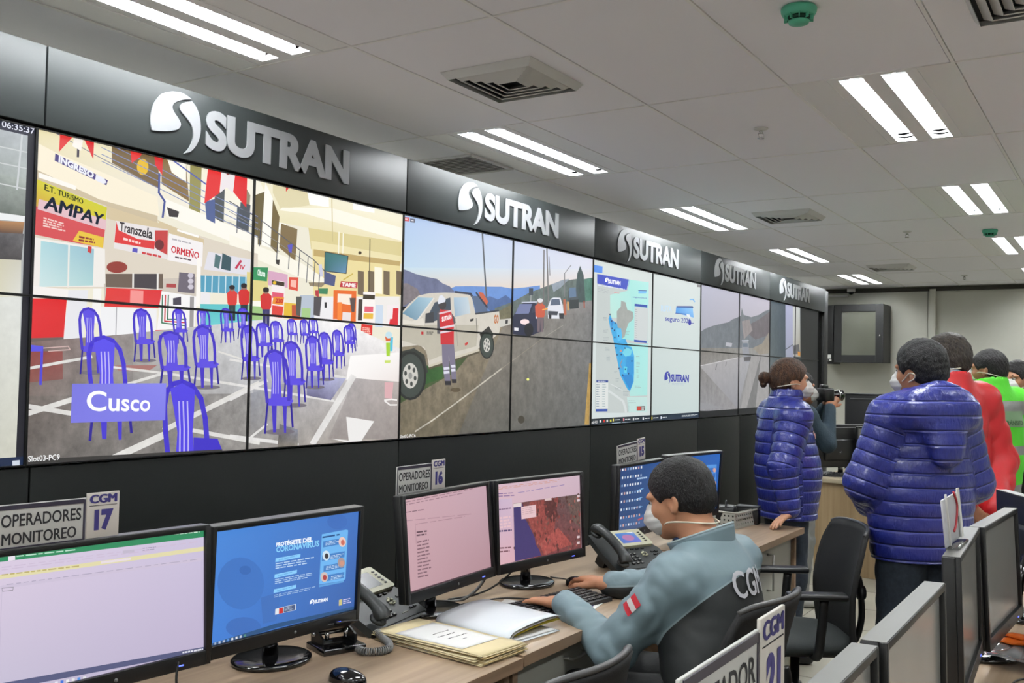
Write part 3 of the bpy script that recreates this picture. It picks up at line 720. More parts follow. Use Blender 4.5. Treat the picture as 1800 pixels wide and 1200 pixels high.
P.quad(k2((165, 470), (385, 470), (385, 640), (165, 660)), [(150, 74, 70), (146, 80, 76), (136, 92, 88), (140, 88, 80)], .2); P.poly(k2((700, 560), (960, 560), (900, 600), (720, 590)), (170, 120, 114))
lc = (222, 220, 216)
for a, b_, w_ in (((165, 575), (560, 505), 5), ((160, 850), (520, 740), 9), ((160, 800), (430, 850), 8), ((690, 570), (1010, 610), 4), ((620, 720), (1000, 610), 5), ((1010, 610), (1588, 710), 4.5), ((640, 1150), (1000, 990), 12), ((1000, 960), (1588, 680), 9), ((1150, 960), (1588, 1050), 7), ((1340, 480), (1588, 560), 3)):
    P.line(k2(a, b_), w_, lc, .15)
for a, b_, w_ in (((0, 720), (260, 590), 6), ((0, 610), (740, 740), 4.5), ((0, 440), (280, 490), 4), ((130, 1000), (260, 900), 4), ((590, 1040), (880, 570), 11), ((740, 560), (830, 580), 5), ((0, 980), (480, 1050), 6)):
    P.line(k4(a, b_), w_, (226, 224, 222), .15)
P.quad(k4((545, 560), (830, 580), (720, 735), (545, 700)), [(150, 152, 200), (190, 192, 222), (120, 118, 150), (110, 108, 140)], .3)
P.poly(k4((830, 855), (1035, 890), (920, 1060), (720, 1010), (848, 1025)), (238, 236, 234)); P.line(k4((1110, 740), (1160, 735), (1200, 740)), 2.5, (244, 240, 238)); P.line(k4((1110, 745), (1150, 775), (1200, 775)), 2.5, (244, 240, 238))
P.poly(k4((1110, 610), (1175, 615), (1165, 730), (1110, 725)), (222, 176, 180)); P.poly(k4((1110, 455), (1155, 455), (1150, 475), (1112, 475)), (206, 226, 110))
P.line([(x, y) for x, y in k2((270, 450), (420, 440), (430, 460), (300, 470))], 1.6, (210, 180, 176)); P.quad(k4((350, 900), (480, 940), (480, 1100), (330, 1100)), [(110, 110, 116), (130, 134, 150), (150, 140, 120), (120, 112, 100)], .5)
# bin
P.poly(k4((1120, 330), (1155, 330), (1148, 425), (1124, 425)), (170, 214, 60)); P.poly(k4((1150, 290), (1172, 290), (1168, 390), (1150, 390)), (90, 196, 226)); P.poly(k4((1112, 285), (1160, 285), (1150, 318), (1120, 318)), (222, 104, 60)); P.disc(*k4((1140, 275))[0], 6, 6, (196, 226, 236))
# people in the hall
person_blob(P, 404, 500, 62, (222, 62, 54), (44, 60, 62)); person_blob(P, 425, 497, 66, (214, 48, 46), (40, 56, 58)); person_blob(P, 464, 504, 68, (214, 50, 50), (60, 60, 110))
# seats
for (x, y, w_, h_) in ((300, 542, 22, 60), (343, 542, 21, 48), (384, 541, 20, 60), (414, 541, 20, 52), (502, 560, 16, 42), (525, 561, 15, 42), (541, 558, 15, 40), (611, 568, 14, 44), (604, 572, 18, 48), (139, 540, 36, 112), (232, 542, 31, 90), (472, 564, 21, 54), (447, 567, 25, 60), (583, 580, 19, 68), (558, 584, 23, 84), (336, 572, 37, 108), (276, 582, 46, 100), (420, 571, 28, 94), (535, 590, 27, 92), (494, 600, 34, 114), (461, 615, 43, 146)):
    if h_ > 70: P.disc(x+w_*.62, y+h_*.985, w_*.62, h_*.035, (118, 112, 122), a=.2)
    feed_chair(P, x, y, w_, h_)
feed_chair(P, 154, 590, 62, 178, (74, 60, 210), (92, 80, 236)); feed_chair(P, 284, 668, 74, 246, (70, 56, 204), (84, 70, 228))
P.poly(k2((1180, 1010), (1330, 1020), (1365, 1110), (1365, 1180), (1180, 1180)), (66, 52, 200)); P.line(k2((165, 440), (262, 445), (250, 670)), 4.5, (84, 74, 214)); P.poly(k2((165, 425), (270, 440), (262, 470), (165, 470)), (92, 86, 226)); P.line(k2((150, 1000), (145, 1150)), 5, (70, 60, 190))
# caption and slot name
P.quad(k2((440, 668), (1014, 672), (1005, 900), (428, 908)), [(122, 120, 224), (138, 136, 240), (128, 126, 232), (126, 124, 228)])
P.text('Cusco', k2((528, 706), (918, 745), (912, 845), (525, 838)), (255, 255, 255), .015, res=4)
P.quad([(38, 800), (385, 788), (385, 797), (38, 812)], [(60, 58, 56)]*4, lv=None); P.text('Slot03-PC9', k2((168, 1106), (360, 1098), (358, 1133), (168, 1143)), (250, 250, 250), .01)

# --- roadside stop
k5, k6 = sub(690, 360, 5), sub(690, 560, 5)
FB = Picture([(711.5, 374), (1044, 451), (1037, 752), (702.5, 776)], J[5]-J[3], ZT-ZB)
P = FB
P.quad([(690, 340), (1060, 420), (1060, 500), (690, 500)], [(166, 192, 236), (222, 222, 238), (226, 226, 236), (196, 222, 236)]); P.quad([(690, 470), (1060, 470), (1060, 530), (690, 520)], [(198, 222, 236), (226, 226, 234), (246, 216, 190), (226, 206, 180)])
P.poly(k5((500, 740), (560, 715), (700, 712), (850, 715), (960, 715), (1050, 730), (1160, 720), (1300, 700), (1300, 1000), (500, 1000)), (110, 150, 214), .1)
P.poly(k5((80, 555), (140, 575), (210, 605), (300, 630), (400, 650), (450, 690), (510, 715), (560, 770), (560, 900), (80, 900)), (112, 118, 148), .25); P.poly(k5((80, 690), (140, 690), (230, 740), (260, 800), (100, 900), (80, 900)), (132, 124, 128), .3)
P.poly(k5((760, 850), (860, 800), (930, 830), (1000, 790), (1050, 830), (1050, 920), (900, 960)), (84, 110, 160), .2)
P.poly(k5((900, 910), (1060, 850), (1200, 770), (1300, 730), (1400, 690), (1500, 660), (1620, 640), (1770, 640), (1770, 900), (1300, 960), (940, 1040)), (104, 116, 112), .4)
P.poly(k5((1400, 690), (1500, 650), (1560, 640), (1480, 720), (1420, 760)), (150, 160, 172), .2); P.poly(k5((1690, 640), (1770, 625), (1770, 850), (1690, 840)), (88, 130, 116), .4)
P.poly(k5((930, 940), (1050, 870), (1060, 1010), (950, 1010)), (120, 116, 92), .4)
# road, verge
P.quad(k5((1300, 900), (1770, 830), (1770, 1250), (900, 1120)), [(150, 146, 142), (140, 138, 138), (116, 116, 114), (136, 128, 112)], .2)
P.quad(k6((80, 60), (1060, 0), (1060, 1100), (60, 1150)), [(150, 138, 116), (140, 128, 108), (104, 98, 86), (112, 104, 84)], .5)
P.quad(k6((1000, 0), (1770, -60), (1770, 1050), (560, 1100)), [(140, 132, 120), (130, 130, 130), (98, 100, 98), (100, 98, 90)], .35)
P.poly(k6((80, 560), (330, 420), (560, 380), (700, 300), (560, 480), (420, 560), (80, 760)), (74, 92, 56), .4); P.poly(k6((270, 420), (460, 440), (440, 540), (270, 600)), (56, 96, 48), .3)
P.line(k6((210, 1010), (360, 910), (560, 760), (780, 590), (960, 450)), 2.4, (196, 190, 176), .5); P.line(k6((960, 450), (1330, 170)), 1.2, (150, 142, 128), .4); P.line(k6((1330, 170), (1500, 60)), .9, (166, 160, 150))
P.poly(k6((1730, 400), (1750, 400), (1725, 950), (1685, 950)), (186, 152, 86), .4); P.disc(*k6((1130, 905))[0], 6, 7, (74, 70, 60)); P.disc(*k6((1190, 545))[0], 2.4, 2.4, (236, 240, 130)); P.disc(*k6((560, 640))[0], 9, 4, (96, 84, 64), a=.4)
# poles, lamp, tree, sign
P.line(k5((795, 225), (815, 560), (835, 900)), 2.6, (92, 98, 106)); P.line(k5((1337, 380), (1330, 880)), 2, (116, 112, 112)); P.line(k5((1362, 360), (1375, 880)), 2.2, (126, 122, 122)); P.line(k5((1380, 440), (1388, 610)), 1.2, (106, 104, 108)); P.line(k5((1518, 590), (1575, 515)), 1.2, (130, 130, 136)); P.line(k5((1518, 590), (1518, 800)), 1.4, (130, 130, 132))
P.poly(k5((1655, 520), (1685, 600), (1695, 760), (1700, 850), (1620, 850), (1618, 700), (1630, 590)), (72, 88, 88), .3); P.poly(k5((1203, 727), (1240, 727), (1240, 790), (1203, 792)), (66, 76, 88)); P.line(k5((1220, 790), (1218, 850)), 1.2, (180, 180, 180))
# trucks
P.poly(k5((1550, 745), (1620, 735), (1635, 790), (1640, 900), (1560, 910), (1545, 830)), (84, 92, 98), .2); P.poly(k5((1560, 720), (1615, 715), (1620, 800), (1556, 810)), (104, 128, 156)); P.poly(k5((1560, 830), (1640, 825), (1640, 905), (1565, 912)), (60, 66, 68)); P.line(k5((1688, 840), (1690, 900)), 2.2, (170, 90, 70))
# third car, white pickup
P.poly(k5((1395, 820), (1420, 808), (1480, 810), (1500, 880), (1512, 990), (1480, 1000), (1370, 1000), (1365, 900)), (226, 228, 236)); P.poly(k5((1400, 825), (1470, 820), (1480, 875), (1390, 880)), (96, 108, 128)); P.poly(k5((1370, 930), (1460, 935), (1450, 970), (1370, 965)), (66, 70, 80)); P.poly(k5((1375, 965), (1400, 965), (1398, 1000), (1378, 1000)), (44, 46, 50)); P.poly(k5((1465, 950), (1510, 950), (1508, 1000), (1470, 1000)), (56, 58, 62))
P.line(k5((1515, 830), (1520, 960)), 4.5, (186, 108, 80)); P.line(k5((1545, 850), (1548, 920)), 3.5, (206, 160, 100))
# second car, dark
P.poly(k5((1060, 985), (1110, 900), (1150, 862), (1240, 855), (1290, 880), (1330, 980), (1330, 1090), (1300, 1120), (1200, 1160), (1060, 1140)), (44, 48, 72)); P.poly(k5((1120, 870), (1230, 868), (1200, 955), (1080, 960)), (120, 128, 168)); P.poly(k5((1235, 890), (1262, 880), (1270, 940), (1225, 950)), (60, 64, 84)); P.line(k5((1140, 856), (1270, 850)), 2, (206, 210, 226)); P.disc(*k5((1165, 1030))[0], 8, 5, (250, 226, 226)); P.poly(k5((1260, 960), (1290, 950), (1285, 1000), (1262, 1000)), (226, 228, 240)); P.poly(k6((1072, 80), (1110, 85), (1108, 110), (1072, 108)), (236, 236, 240)); P.disc(*k6((1200, 100))[0], 8, 12, (30, 30, 36))
person_blob(P, *k5((1300, 820))[0], 60, (206, 96, 70), (120, 104, 110), (226, 226, 230)); P.line(k5((1320, 920), (1365, 910)), 2, (246, 180, 90))
P.poly(k5((945, 1010), (1050, 1000), (1050, 1050), (945, 1080)), (206, 204, 196)); P.poly(k5((995, 1015), (1018, 1012), (1016, 1045), (994, 1050)), (60, 60, 60))
# first pickup
body = k5((88, 960), (150, 880), (240, 800), (330, 778), (470, 770), (640, 775), (700, 800), (735, 960), (940, 935), (950, 1080))+k6((940, 130), (885, 180), (770, 260), (740, 290), (330, 440), (310, 300), (250, 240), (90, 260))
P.poly(body, (212, 206, 194), .06)
P.poly(k6((90, 60), (760, 60), (740, 250), (420, 340), (330, 380), (290, 260), (90, 200)), (190, 184, 168), .06)
P.quad(k5((100, 960), (235, 815), (365, 820), (230, 1030)), [(112, 150, 172), (150, 186, 206), (176, 206, 220), (130, 160, 180)]); P.line(k5((225, 1030), (372, 822)), 2.4, (226, 222, 214)); P.poly(k5((90, 1010), (180, 1030), (280, 1000), (290, 1070), (90, 1050)), (226, 220, 208))
P.poly(k5((310, 1000), (380, 860), (515, 815), (522, 980), (340, 1040)), (74, 84, 96)); P.quad(k5((545, 815), (670, 812), (690, 955), (550, 990)), [(170, 196, 216), (196, 212, 222), (206, 216, 222), (150, 176, 196)]); P.line(k5((532, 800), (548, 990)), 3, (214, 208, 196)); P.poly(k5((300, 960), (370, 945), (372, 1040), (295, 1045)), (66, 68, 72))
P.line(k5((560, 765), (690, 780), (735, 850), (745, 960)), 4, (66, 70, 84)); P.poly(k5((700, 800), (830, 800), (840, 945), (742, 965)), (92, 110, 140)); P.line(k5((735, 960), (935, 930)), 3, (66, 70, 76)); P.poly(k5((760, 760), (800, 770), (845, 850), (830, 880), (780, 830)), (204, 104, 72)); P.line(k5((740, 770), (835, 900)), 3, (56, 60, 74))
P.line(k6((740, 0), (748, 170)), 1, (120, 116, 108)); P.line(k6((560, 0), (580, 250)), .8, (150, 144, 134)); P.poly(k5((685, 1010), (718, 1000), (716, 1022), (688, 1030)), (60, 58, 56)); P.text('GO', k5((895, 965), (938, 965), (935, 1045), (895, 1050)), (196, 120, 70), .05)
P.poly(k6((640, 225), (672, 210), (660, 240), (642, 245)), (200, 60, 56)); P.rect(*k6((262, 122))[0], *k6((282, 148))[0], (190, 56, 60)); P.scribble(k6((310, 118), (370, 118), (370, 150), (310, 150)), 2, (110, 106, 98)); P.line(k6((330, 430), (760, 285)), 4, (206, 198, 180)); P.line(k6((330, 450), (760, 305)), 3, (92, 84, 66))
def wheel(P, cx, cy, rx, ry):
    P.disc(cx, cy, rx*1.16, ry*1.12, (44, 46, 44)); P.disc(cx, cy, rx, ry, (68, 76, 70)); P.disc(cx, cy, rx*.55, ry*.58, (206, 204, 196))
    for i in range(6):
        a = i*PI/3+.3; P.disc(cx+rx*.36*math.cos(a), cy+ry*.38*math.sin(a), rx*.1, ry*.11, (72, 76, 72))
    P.disc(cx, cy, rx*.14, ry*.15, (150, 150, 146))
P.poly(k6((85, 300), (200, 270), (290, 330), (320, 480), (290, 520), (85, 600)), (58, 62, 56)); wheel(P, *k6((168, 515))[0], 24, 39); P.poly(k6((770, 140), (850, 70), (890, 140), (880, 200), (800, 240)), (60, 58, 54)); wheel(P, *k6((832, 240))[0], 11, 22)
# officer
P.poly(k6((440, 220), (545, 220), (555, 350), (568, 570), (530, 575), (500, 330), (515, 590), (470, 590), (445, 400)), (126, 120, 140)); 
for yy in (440, 475): P.poly(k6((455, yy), (505, yy-5), (508, yy+18), (458, yy+24)), (222, 222, 236)); P.poly(k6((520, yy-20), (556, yy-25), (560, yy), (524, yy+4)), (222, 222, 236))
P.poly(k6((465, 560), (520, 560), (520, 598), (470, 598)), (54, 52, 56)); P.poly(k6((525, 545), (568, 545), (568, 578), (530, 580)), (54, 52, 56))
P.poly(k5((400, 950), (430, 920), (500, 920), (550, 990), (560, 1040), (545, 1060), (545, 1150), (400, 1140)), (92, 90, 96)); P.poly(k5((425, 920), (520, 935), (545, 1050))+k6((545, 235), (430, 235), (428, 140), (420, 0)), (208, 52, 58)); P.text('SUTRAN', k5((440, 990), (522, 965), (526, 1005), (442, 1035)), (250, 236, 236), .06)
for yy in (80, 120): P.line(k6((430, yy+10), (545, yy-14)), 3.6, (226, 214, 222))
P.line(k5((420, 960), (520, 935)), 3, (226, 200, 206)); P.disc(*k5((445, 880))[0], 7, 9, (70, 66, 66)); P.poly(k5((405, 850), (420, 800), (445, 795), (475, 830), (470, 855), (410, 875)), (226, 228, 236))
P.poly(k5((118, 98), (160, 100), (160, 135), (118, 132)), (216, 54, 66)); P.poly(k5((167, 108), (210, 114), (210, 148), (167, 142)), (100, 100, 118)); P.text('REC', k5((124, 106), (152, 110), (152, 128), (124, 124)), (250, 240, 240), .04); P.scribble(k5((174, 118), (204, 122), (204, 138), (174, 134)), 1, (230, 230, 236))
P.text('Slot02-PC6', k6((72, 1040), (214, 1030), (214, 1060), (72, 1070)), (244, 244, 244), .01)

# --- map desktop
k7, k8 = sub(1020, 440, 7.5), sub(1020, 600, 7.5)
FC = Picture([(1044, 451), (1230, 497), (1230, 737), (1037, 752)], J[7]-J[5], ZT-ZB)
P = FC
P.quad([(1030, 430), (1240, 480), (1240, 760), (1025, 770)], [(214, 222, 218), (216, 224, 222), (206, 218, 216), (212, 222, 222)])
P.quad([(1149, 460), (1240, 480), (1240, 745), (1146, 745)], [(214, 222, 220), (218, 226, 224), (200, 214, 212), (194, 210, 208)])
P.poly(k7((230, 410), (900, 400), (900, 1250))+k8((900, 40), (890, 930), (600, 960), (190, 960), (215, 20)), (196, 204, 202))
P.quad(k7((640, 360), (905, 400), (900, 1210), (560, 1150)), [(170, 230, 222), (180, 236, 230), (176, 232, 228), (160, 224, 220)]); P.quad(k7((400, 560), (660, 500), (700, 900), (400, 860)), [(186, 232, 224), (176, 230, 222), (180, 232, 226), (190, 226, 216)])
P.quad(k8((560, 0), (900, 30), (890, 720), (660, 730)), [(160, 226, 226), (176, 234, 230), (170, 228, 222), (180, 226, 220)]); P.poly(k8((620, 740), (890, 740), (890, 950), (640, 950)), (196, 224, 220))
P.poly(k7((720, 720), (900, 740), (895, 1190), (715, 1160)), (206, 212, 212))
P.poly(k7((545, 640), (600, 660), (625, 760), (700, 790), (706, 860), (690, 900), (640, 940), (610, 1030), (590, 1120), (550, 1150), (530, 1040), (490, 1000), (488, 780), (540, 720)), (164, 168, 164), .12)
P.poly(k7((400, 820), (430, 900), (490, 940), (500, 1000), (545, 1010), (530, 1040), (550, 1150), (600, 1150), (640, 1250))+k8((680, 60), (715, 180), (715, 420), (710, 530), (660, 660), (630, 640), (530, 440), (490, 230), (460, 60))+k7((440, 1150), (400, 1000), (378, 880)), (66, 170, 226), .15)
P.poly(k8((600, 60), (690, 100), (670, 170), (600, 190), (560, 140)), (120, 212, 232)); P.poly(k8((620, 190), (710, 190), (712, 420), (640, 440), (600, 340)), (54, 152, 218)); P.poly(k8((580, 320), (625, 330), (615, 420), (585, 410)), (96, 206, 232)); P.poly(k8((550, 440), (690, 430), (705, 520), (660, 650)), (48, 140, 212)); P.poly(k7((480, 1010), (545, 1010), (560, 1150), (500, 1190)), (90, 190, 240)); P.poly(k7((390, 860), (450, 920), (420, 1000)), (50, 140, 214))
for x, y in ((398, 822), (420, 910), (465, 940), (425, 1010), (455, 1035), (510, 1110), (460, 1130)): P.disc(*k7((x, y))[0], 1.2, 1.7, (50, 62, 110))
for x, y in ((475, 70), (490, 165), (545, 160), (595, 75), (515, 350), (600, 360), (640, 420), (565, 440), (685, 250)): P.disc(*k8((x, y))[0], 1.2, 1.6, (40, 66, 120))
P.poly(k8((540, 90), (560, 120), (520, 130)), (206, 150, 140)); P.line(k8((560, 230), (530, 300), (550, 340)), 1.4, (160, 140, 150))
for (x, y, w_, n) in ((310, 850, 60, 3), (310, 1010, 70, 3), (600, 1040, 60, 3), (310, 1120, 80, 3)): P.scribble(k7((x, y), (x+w_, y+6), (x+w_, y+60), (x, y+54)), n, (150, 160, 166), .3)
for (x, y, w_, n) in ((330, 60, 70, 3), (350, 170, 50, 5), (450, 380, 45, 2), (470, 480, 50, 3), (740, 180, 60, 2), (745, 260, 50, 4), (745, 360, 30, 3), (750, 430, 30, 3), (725, 580, 80, 2), (460, 600, 90, 3), (570, 660, 90, 4)): P.scribble(k8((x, y), (x+w_, y+4), (x+w_, y+n*18), (x, y+n*18-4)), n, (150, 164, 170), .3)
P.scribble(k7((725, 740), (760, 745), (756, 1150), (722, 1140)), 14, (160, 168, 172), .25, words=1)
P.poly(k7((178, 160), (305, 185), (300, 275), (178, 255)), (86, 146, 236)); P.poly(k7((232, 282), (645, 360), (615, 495), (232, 408)), (62, 82, 196)); logo(P, k7((335, 328), (540, 365), (535, 452), (335, 412)), (250, 250, 255)); P.line(k7((655, 365), (625, 490)), .9, (150, 170, 226)); P.scribble(k7((240, 420), (600, 480), (600, 500), (240, 440)), 1, (220, 226, 244)); P.scribble(k7((240, 460), (440, 505), (440, 560), (240, 520)), 3, (170, 176, 180), .25); P.scribble(k7((455, 520), (540, 535), (538, 552), (452, 540)), 1, (226, 150, 150))
P.poly(k7((722, 680), (886, 700), (885, 736), (720, 712)), (58, 84, 176)); P.poly(k7((715, 1160), (880, 1180), (880, 1210), (715, 1190)), (58, 84, 176))
P.text('seguro2020', k7((698, 580), (880, 600), (880, 625), (696, 605)), (84, 110, 180), .01); P.poly(k7((775, 500), (875, 505), (870, 545), (770, 545)), (120, 190, 240)); P.line(k7((770, 505), (875, 510)), 1.2, (60, 90, 160))
P.poly(k8((215, 510), (372, 512), (370, 540), (214, 540)), (54, 76, 150)); P.scribble(k8((235, 518), (355, 520), (354, 534), (234, 532)), 1, (226, 230, 240)); P.poly(k8((205, 545), (372, 545), (368, 905), (202, 905)), (222, 226, 224)); P.scribble(k8((212, 555), (262, 555), (258, 885), (210, 885)), 10, (150, 166, 176), .35, words=1); P.scribble(k8((292, 555), (345, 555), (340, 885), (290, 885)), 10, (170, 186, 190), .35, words=1); P.poly(k8((205, 910), (360, 908), (358, 940), (204, 942)), (46, 78, 168))
P.line(k8((380, 660), (480, 730), (570, 800), (600, 900), (605, 950)), 4, (214, 220, 220)); P.line(k8((400, 560), (560, 650)), 1.6, (214, 220, 220)); P.scribble(k8((640, 780), (740, 782), (740, 830), (640, 830)), 2, (130, 140, 150), .2); P.poly(k8((750, 868), (862, 864), (860, 928), (750, 930)), (110, 106, 104)); P.poly(k8((756, 872), (810, 870), (808, 926), (756, 926)), (206, 74, 62)); P.scribble(k8((815, 880), (852, 880), (852, 918), (815, 918)), 3, (226, 226, 226)); P.scribble(k8((625, 830), (655, 830), (655, 950), (625, 950)), 9, (150, 170, 172), .3, words=1)
# right half
P.text('RUTA', k7((1065, 700), (1205, 715), (1205, 800), (1065, 785)), (196, 222, 240), .03)
P.text('seguro 2020', k7((1118, 840), (1450, 885), (1450, 965), (1118, 930)), (56, 66, 170), .015); P.disc(*k7((1440, 935))[0], 2.6, 5, (52, 60, 170)); P.line(k7((1450, 945), (1490, 945)), 1.2, (52, 60, 170))
P.quad(k7((1262, 722), (1475, 725), (1490, 870), (1255, 805)), [(96, 170, 236), (150, 206, 246), (120, 180, 240), (76, 150, 226)]); P.poly(k7((1265, 715), (1475, 718), (1485, 740), (1270, 735)), (46, 72, 150)); P.line(k7((1255, 810), (1390, 825)), 1.4, (66, 96, 180)); P.poly(k7((1395, 820), (1440, 830), (1450, 880), (1400, 850)), (232, 236, 240)); P.line(k7((1440, 630), (1480, 628), (1500, 660)), 2, (120, 186, 240))
logo(P, k8((1112, 392), (1438, 405), (1435, 570), (1116, 555)), (56, 64, 168)); P.scribble(k8((1215, 545), (1420, 548), (1420, 585), (1215, 580)), 2, (176, 190, 206), .25); P.poly(k7((1575, 440), (1590, 442), (1590, 470), (1530, 465), (1530, 430)), (140, 140, 140))
# taskbar
P.poly(k8((100, 1048), (1600, 945), (1600, 1040), (100, 1145)), (32, 44, 52)); P.quad(k8((640, 1020), (1580, 950), (1580, 1030), (640, 1090)), [(28, 40, 48), (34, 50, 66), (38, 56, 80), (30, 44, 54)])
P.text('Slot01-PC5', k8((132, 1075), (228, 1070), (226, 1105), (132, 1115)), (240, 240, 240), .02)
for i, (x, c) in enumerate(((265, (236, 236, 236)), (315, (206, 60, 50)), (357, (226, 222, 220)), (403, (206, 206, 70)))): P.poly(k8((x-11, 1062-i*3), (x+11, 1060-i*3), (x+11, 1094-i*3), (x-11, 1096-i*3)), c)
for i, (x, c) in enumerate(((430, (236, 226, 120)), (568, (226, 130, 140)), (700, (236, 236, 236)), (830, (226, 230, 236)), (945, (206, 196, 80)), (1068, (226, 230, 240)))):
    y = 1042-i*7; P.poly(k8((x, y), (x+16, y-1), (x+16, y+36), (x, y+37)), c); P.scribble(k8((x+26, y+6), (x+105, y), (x+105, y+20), (x+26, y+26)), 1, (226, 232, 232), .5, words=2); P.line(k8((x-10, y+62), (x+105, y+54)), 1, (170, 196, 210))
P.scribble(k8((1350, 990), (1560, 972), (1560, 1000), (1350, 1015)), 2, (222, 228, 230), .45, words=5)

# --- foggy road and the rest
k9, k10 = sub(1200, 440, 6), sub(1200, 600, 4)
FD = Picture([(1230, 497), (1353, 528), (1347, 727), (1230, 737)], J[9]-J[7], ZT-ZB)
P = FD
P.quad([(1222, 480), (1365, 520), (1365, 600), (1222, 600)], [(186, 188, 206), (196, 190, 204), (186, 180, 186), (170, 170, 182)])
P.poly(k9((180, 880), (240, 840), (320, 810), (400, 790), (480, 770), (520, 740), (570, 720), (610, 700), (620, 610), (640, 690), (720, 715), (800, 690), (860, 650), (940, 620), (940, 1100), (180, 1100)), (116, 122, 128), .25)
P.poly(k9((690, 800), (800, 740), (930, 640), (930, 900), (760, 960), (690, 900)), (110, 104, 108), .2); P.poly(k9((620, 760), (700, 740), (730, 860), (640, 960)), (150, 142, 142), .2)
P.quad(k10((120, 60), (400, 60), (400, 500), (120, 500)), [(130, 126, 120), (140, 138, 134), (150, 148, 150), (148, 148, 152)], .25); P.quad(k10((390, 60), (640, 60), (640, 500), (390, 490)), [(150, 148, 144), (140, 140, 138), (130, 130, 126), (146, 146, 148)], .2)
P.quad(k10((120, 190), (390, 130), (480, 110), (380, 480)), [(166, 164, 166), (172, 170, 172), (166, 166, 170), (150, 150, 156)], .1); P.poly(k10((480, 110), (560, 90), (640, 120), (640, 480), (400, 485)), (158, 156, 156), .15); P.poly(k10((545, 100), (500, 480), (440, 482)), (122, 122, 122), .2); P.poly(k10((120, 490), (300, 480), (120, 440)), (150, 150, 154))
P.line(k10((120, 190), (390, 128)), 1.2, (206, 204, 206)); P.line(k10((240, 175), (230, 215)), 1, (110, 110, 112)); P.line(k10((305, 160), (300, 190)), 1, (110, 110, 112))
P.poly(k9((625, 970), (685, 970), (690, 1060), (700, 1200), (640, 1200), (620, 1060)), (150, 152, 160), .1); P.line(k9((620, 972), (688, 970)), 1.6, (206, 210, 220)); P.poly(k9((628, 1000), (680, 1000), (680, 1040), (628, 1040)), (110, 122, 134)); P.poly(k10((425, 125), (475, 120), (470, 150), (428, 152)), (98, 96, 98)); P.poly(k9((455, 990), (520, 1000), (510, 1040), (450, 1030)), (182, 182, 190), .1); P.poly(k9((730, 1050), (830, 1000), (900, 880), (905, 1100), (800, 1120)), (150, 142, 130), .2)
P.poly([(1222, 727), (1360, 715), (1360, 745), (1222, 745)], (30, 32, 34))
FE = Picture([(1353, 528), (1450, 551), (1446, 719), (1347, 727)], J[11]-J[9], ZT-ZB)
P = FE
P.quad([(1345, 510), (1460, 540), (1460, 740), (1340, 740)], [(70, 84, 94), (26, 27, 28), (26, 27, 28), (84, 92, 92)]); P.quad([(1352, 525), (1386, 532), (1382, 720), (1346, 725)], [(76, 90, 98), (60, 76, 88), (60, 70, 76), (110, 118, 116)], .2)
P.rect(1415, 500, 1470, 760, (25, 26, 27))
P.quad(k9((1108, 575), (1200, 580), (1195, 1150), (1100, 1180)), [(170, 174, 206), (176, 178, 206), (150, 152, 176), (150, 156, 170)]); P.quad(k9((1198, 590), (1284, 605), (1280, 1130), (1190, 1120)), [(206, 210, 206), (196, 200, 198), (150, 140, 120), (176, 176, 174)]); P.poly(k9((1190, 1010), (1265, 995), (1275, 1100), (1195, 1100)), (96, 96, 98)); P.poly(k9((1250, 1070), (1280, 1080), (1278, 1120), (1250, 1110)), (206, 140, 60)); P.line(k9((1100, 1050), (1190, 1000)), 1.4, (80, 84, 92)); P.quad([(1383, 640), (1415, 640), (1412, 722), (1380, 722)], [(96, 100, 104)]*4, .1)
# --- clock feed at the left edge
FZ = Picture([(-500, 106), (70, 232), (41, 811), (-560, 842)], J[1]-J[0]+.02, ZT-ZB)
P = FZ
P.rect(-600, 60, 110, 900, (176, 180, 180)); P.rect(-600, 60, 110, 260, (36, 38, 56))
P.quad(k1((-400, 130), (210, 260), (170, 800), (-400, 700)), [(150, 156, 160), (186, 192, 196), (166, 176, 166), (110, 120, 110)], .2); P.quad(k1((-400, 420), (190, 560), (160, 800), (-400, 780)), [(120, 130, 128), (176, 184, 178), (110, 118, 110), (90, 96, 92)], .3)
for y in (330, 440, 580): P.line(k1((-300, y-60), (190, y+40)), 2, (206, 210, 210))
P.line(k1((150, 250), (110, 620)), 3, (206, 210, 212)); P.poly(k1((-300, 740), (160, 800), (155, 840), (-300, 800)), (236, 238, 238)); P.quad(k1((-300, 820), (155, 840), (140, 930), (-300, 880)), [(176, 120, 70), (186, 140, 96), (90, 70, 60), (110, 80, 60)]); P.quad(k1((-300, 900), (150, 920), (130, 1110), (-300, 1110)), [(60, 58, 62), (110, 108, 110), (80, 76, 76), (50, 48, 50)], .6); P.quad(k1((-300, 1080), (130, 1100), (120, 1400), (-300, 1400)), [(206, 196, 150), (206, 204, 190), (226, 226, 220), (206, 196, 120)])
P.quad(k2((-300, 130), (110, 135), (70, 1130), (-300, 1150)), [(206, 208, 196), (226, 228, 224), (206, 206, 190), (196, 196, 190)], .1)
P.poly([(48, 215), (80, 215), (60, 520), (36, 830), (16, 830), (33, 520)], (34, 34, 42)); P.poly(k1((-400, 60), (300, 195), (290, 250), (-400, 100)), (34, 36, 54))
P.text('06:35:37', k1((22, 156), (232, 203), (230, 246), (20, 201)), (236, 238, 250), .01); P.poly(k2((-300, 1130), (112, 1110), (105, 1190), (-300, 1200)), (28, 44, 74)); P.line(k2((108, 1112), (104, 1188)), 1, (220, 224, 230)); P.poly(k2((42, 1135), (85, 1132), (84, 1170), (60, 1180), (42, 1168)), (206, 214, 226))

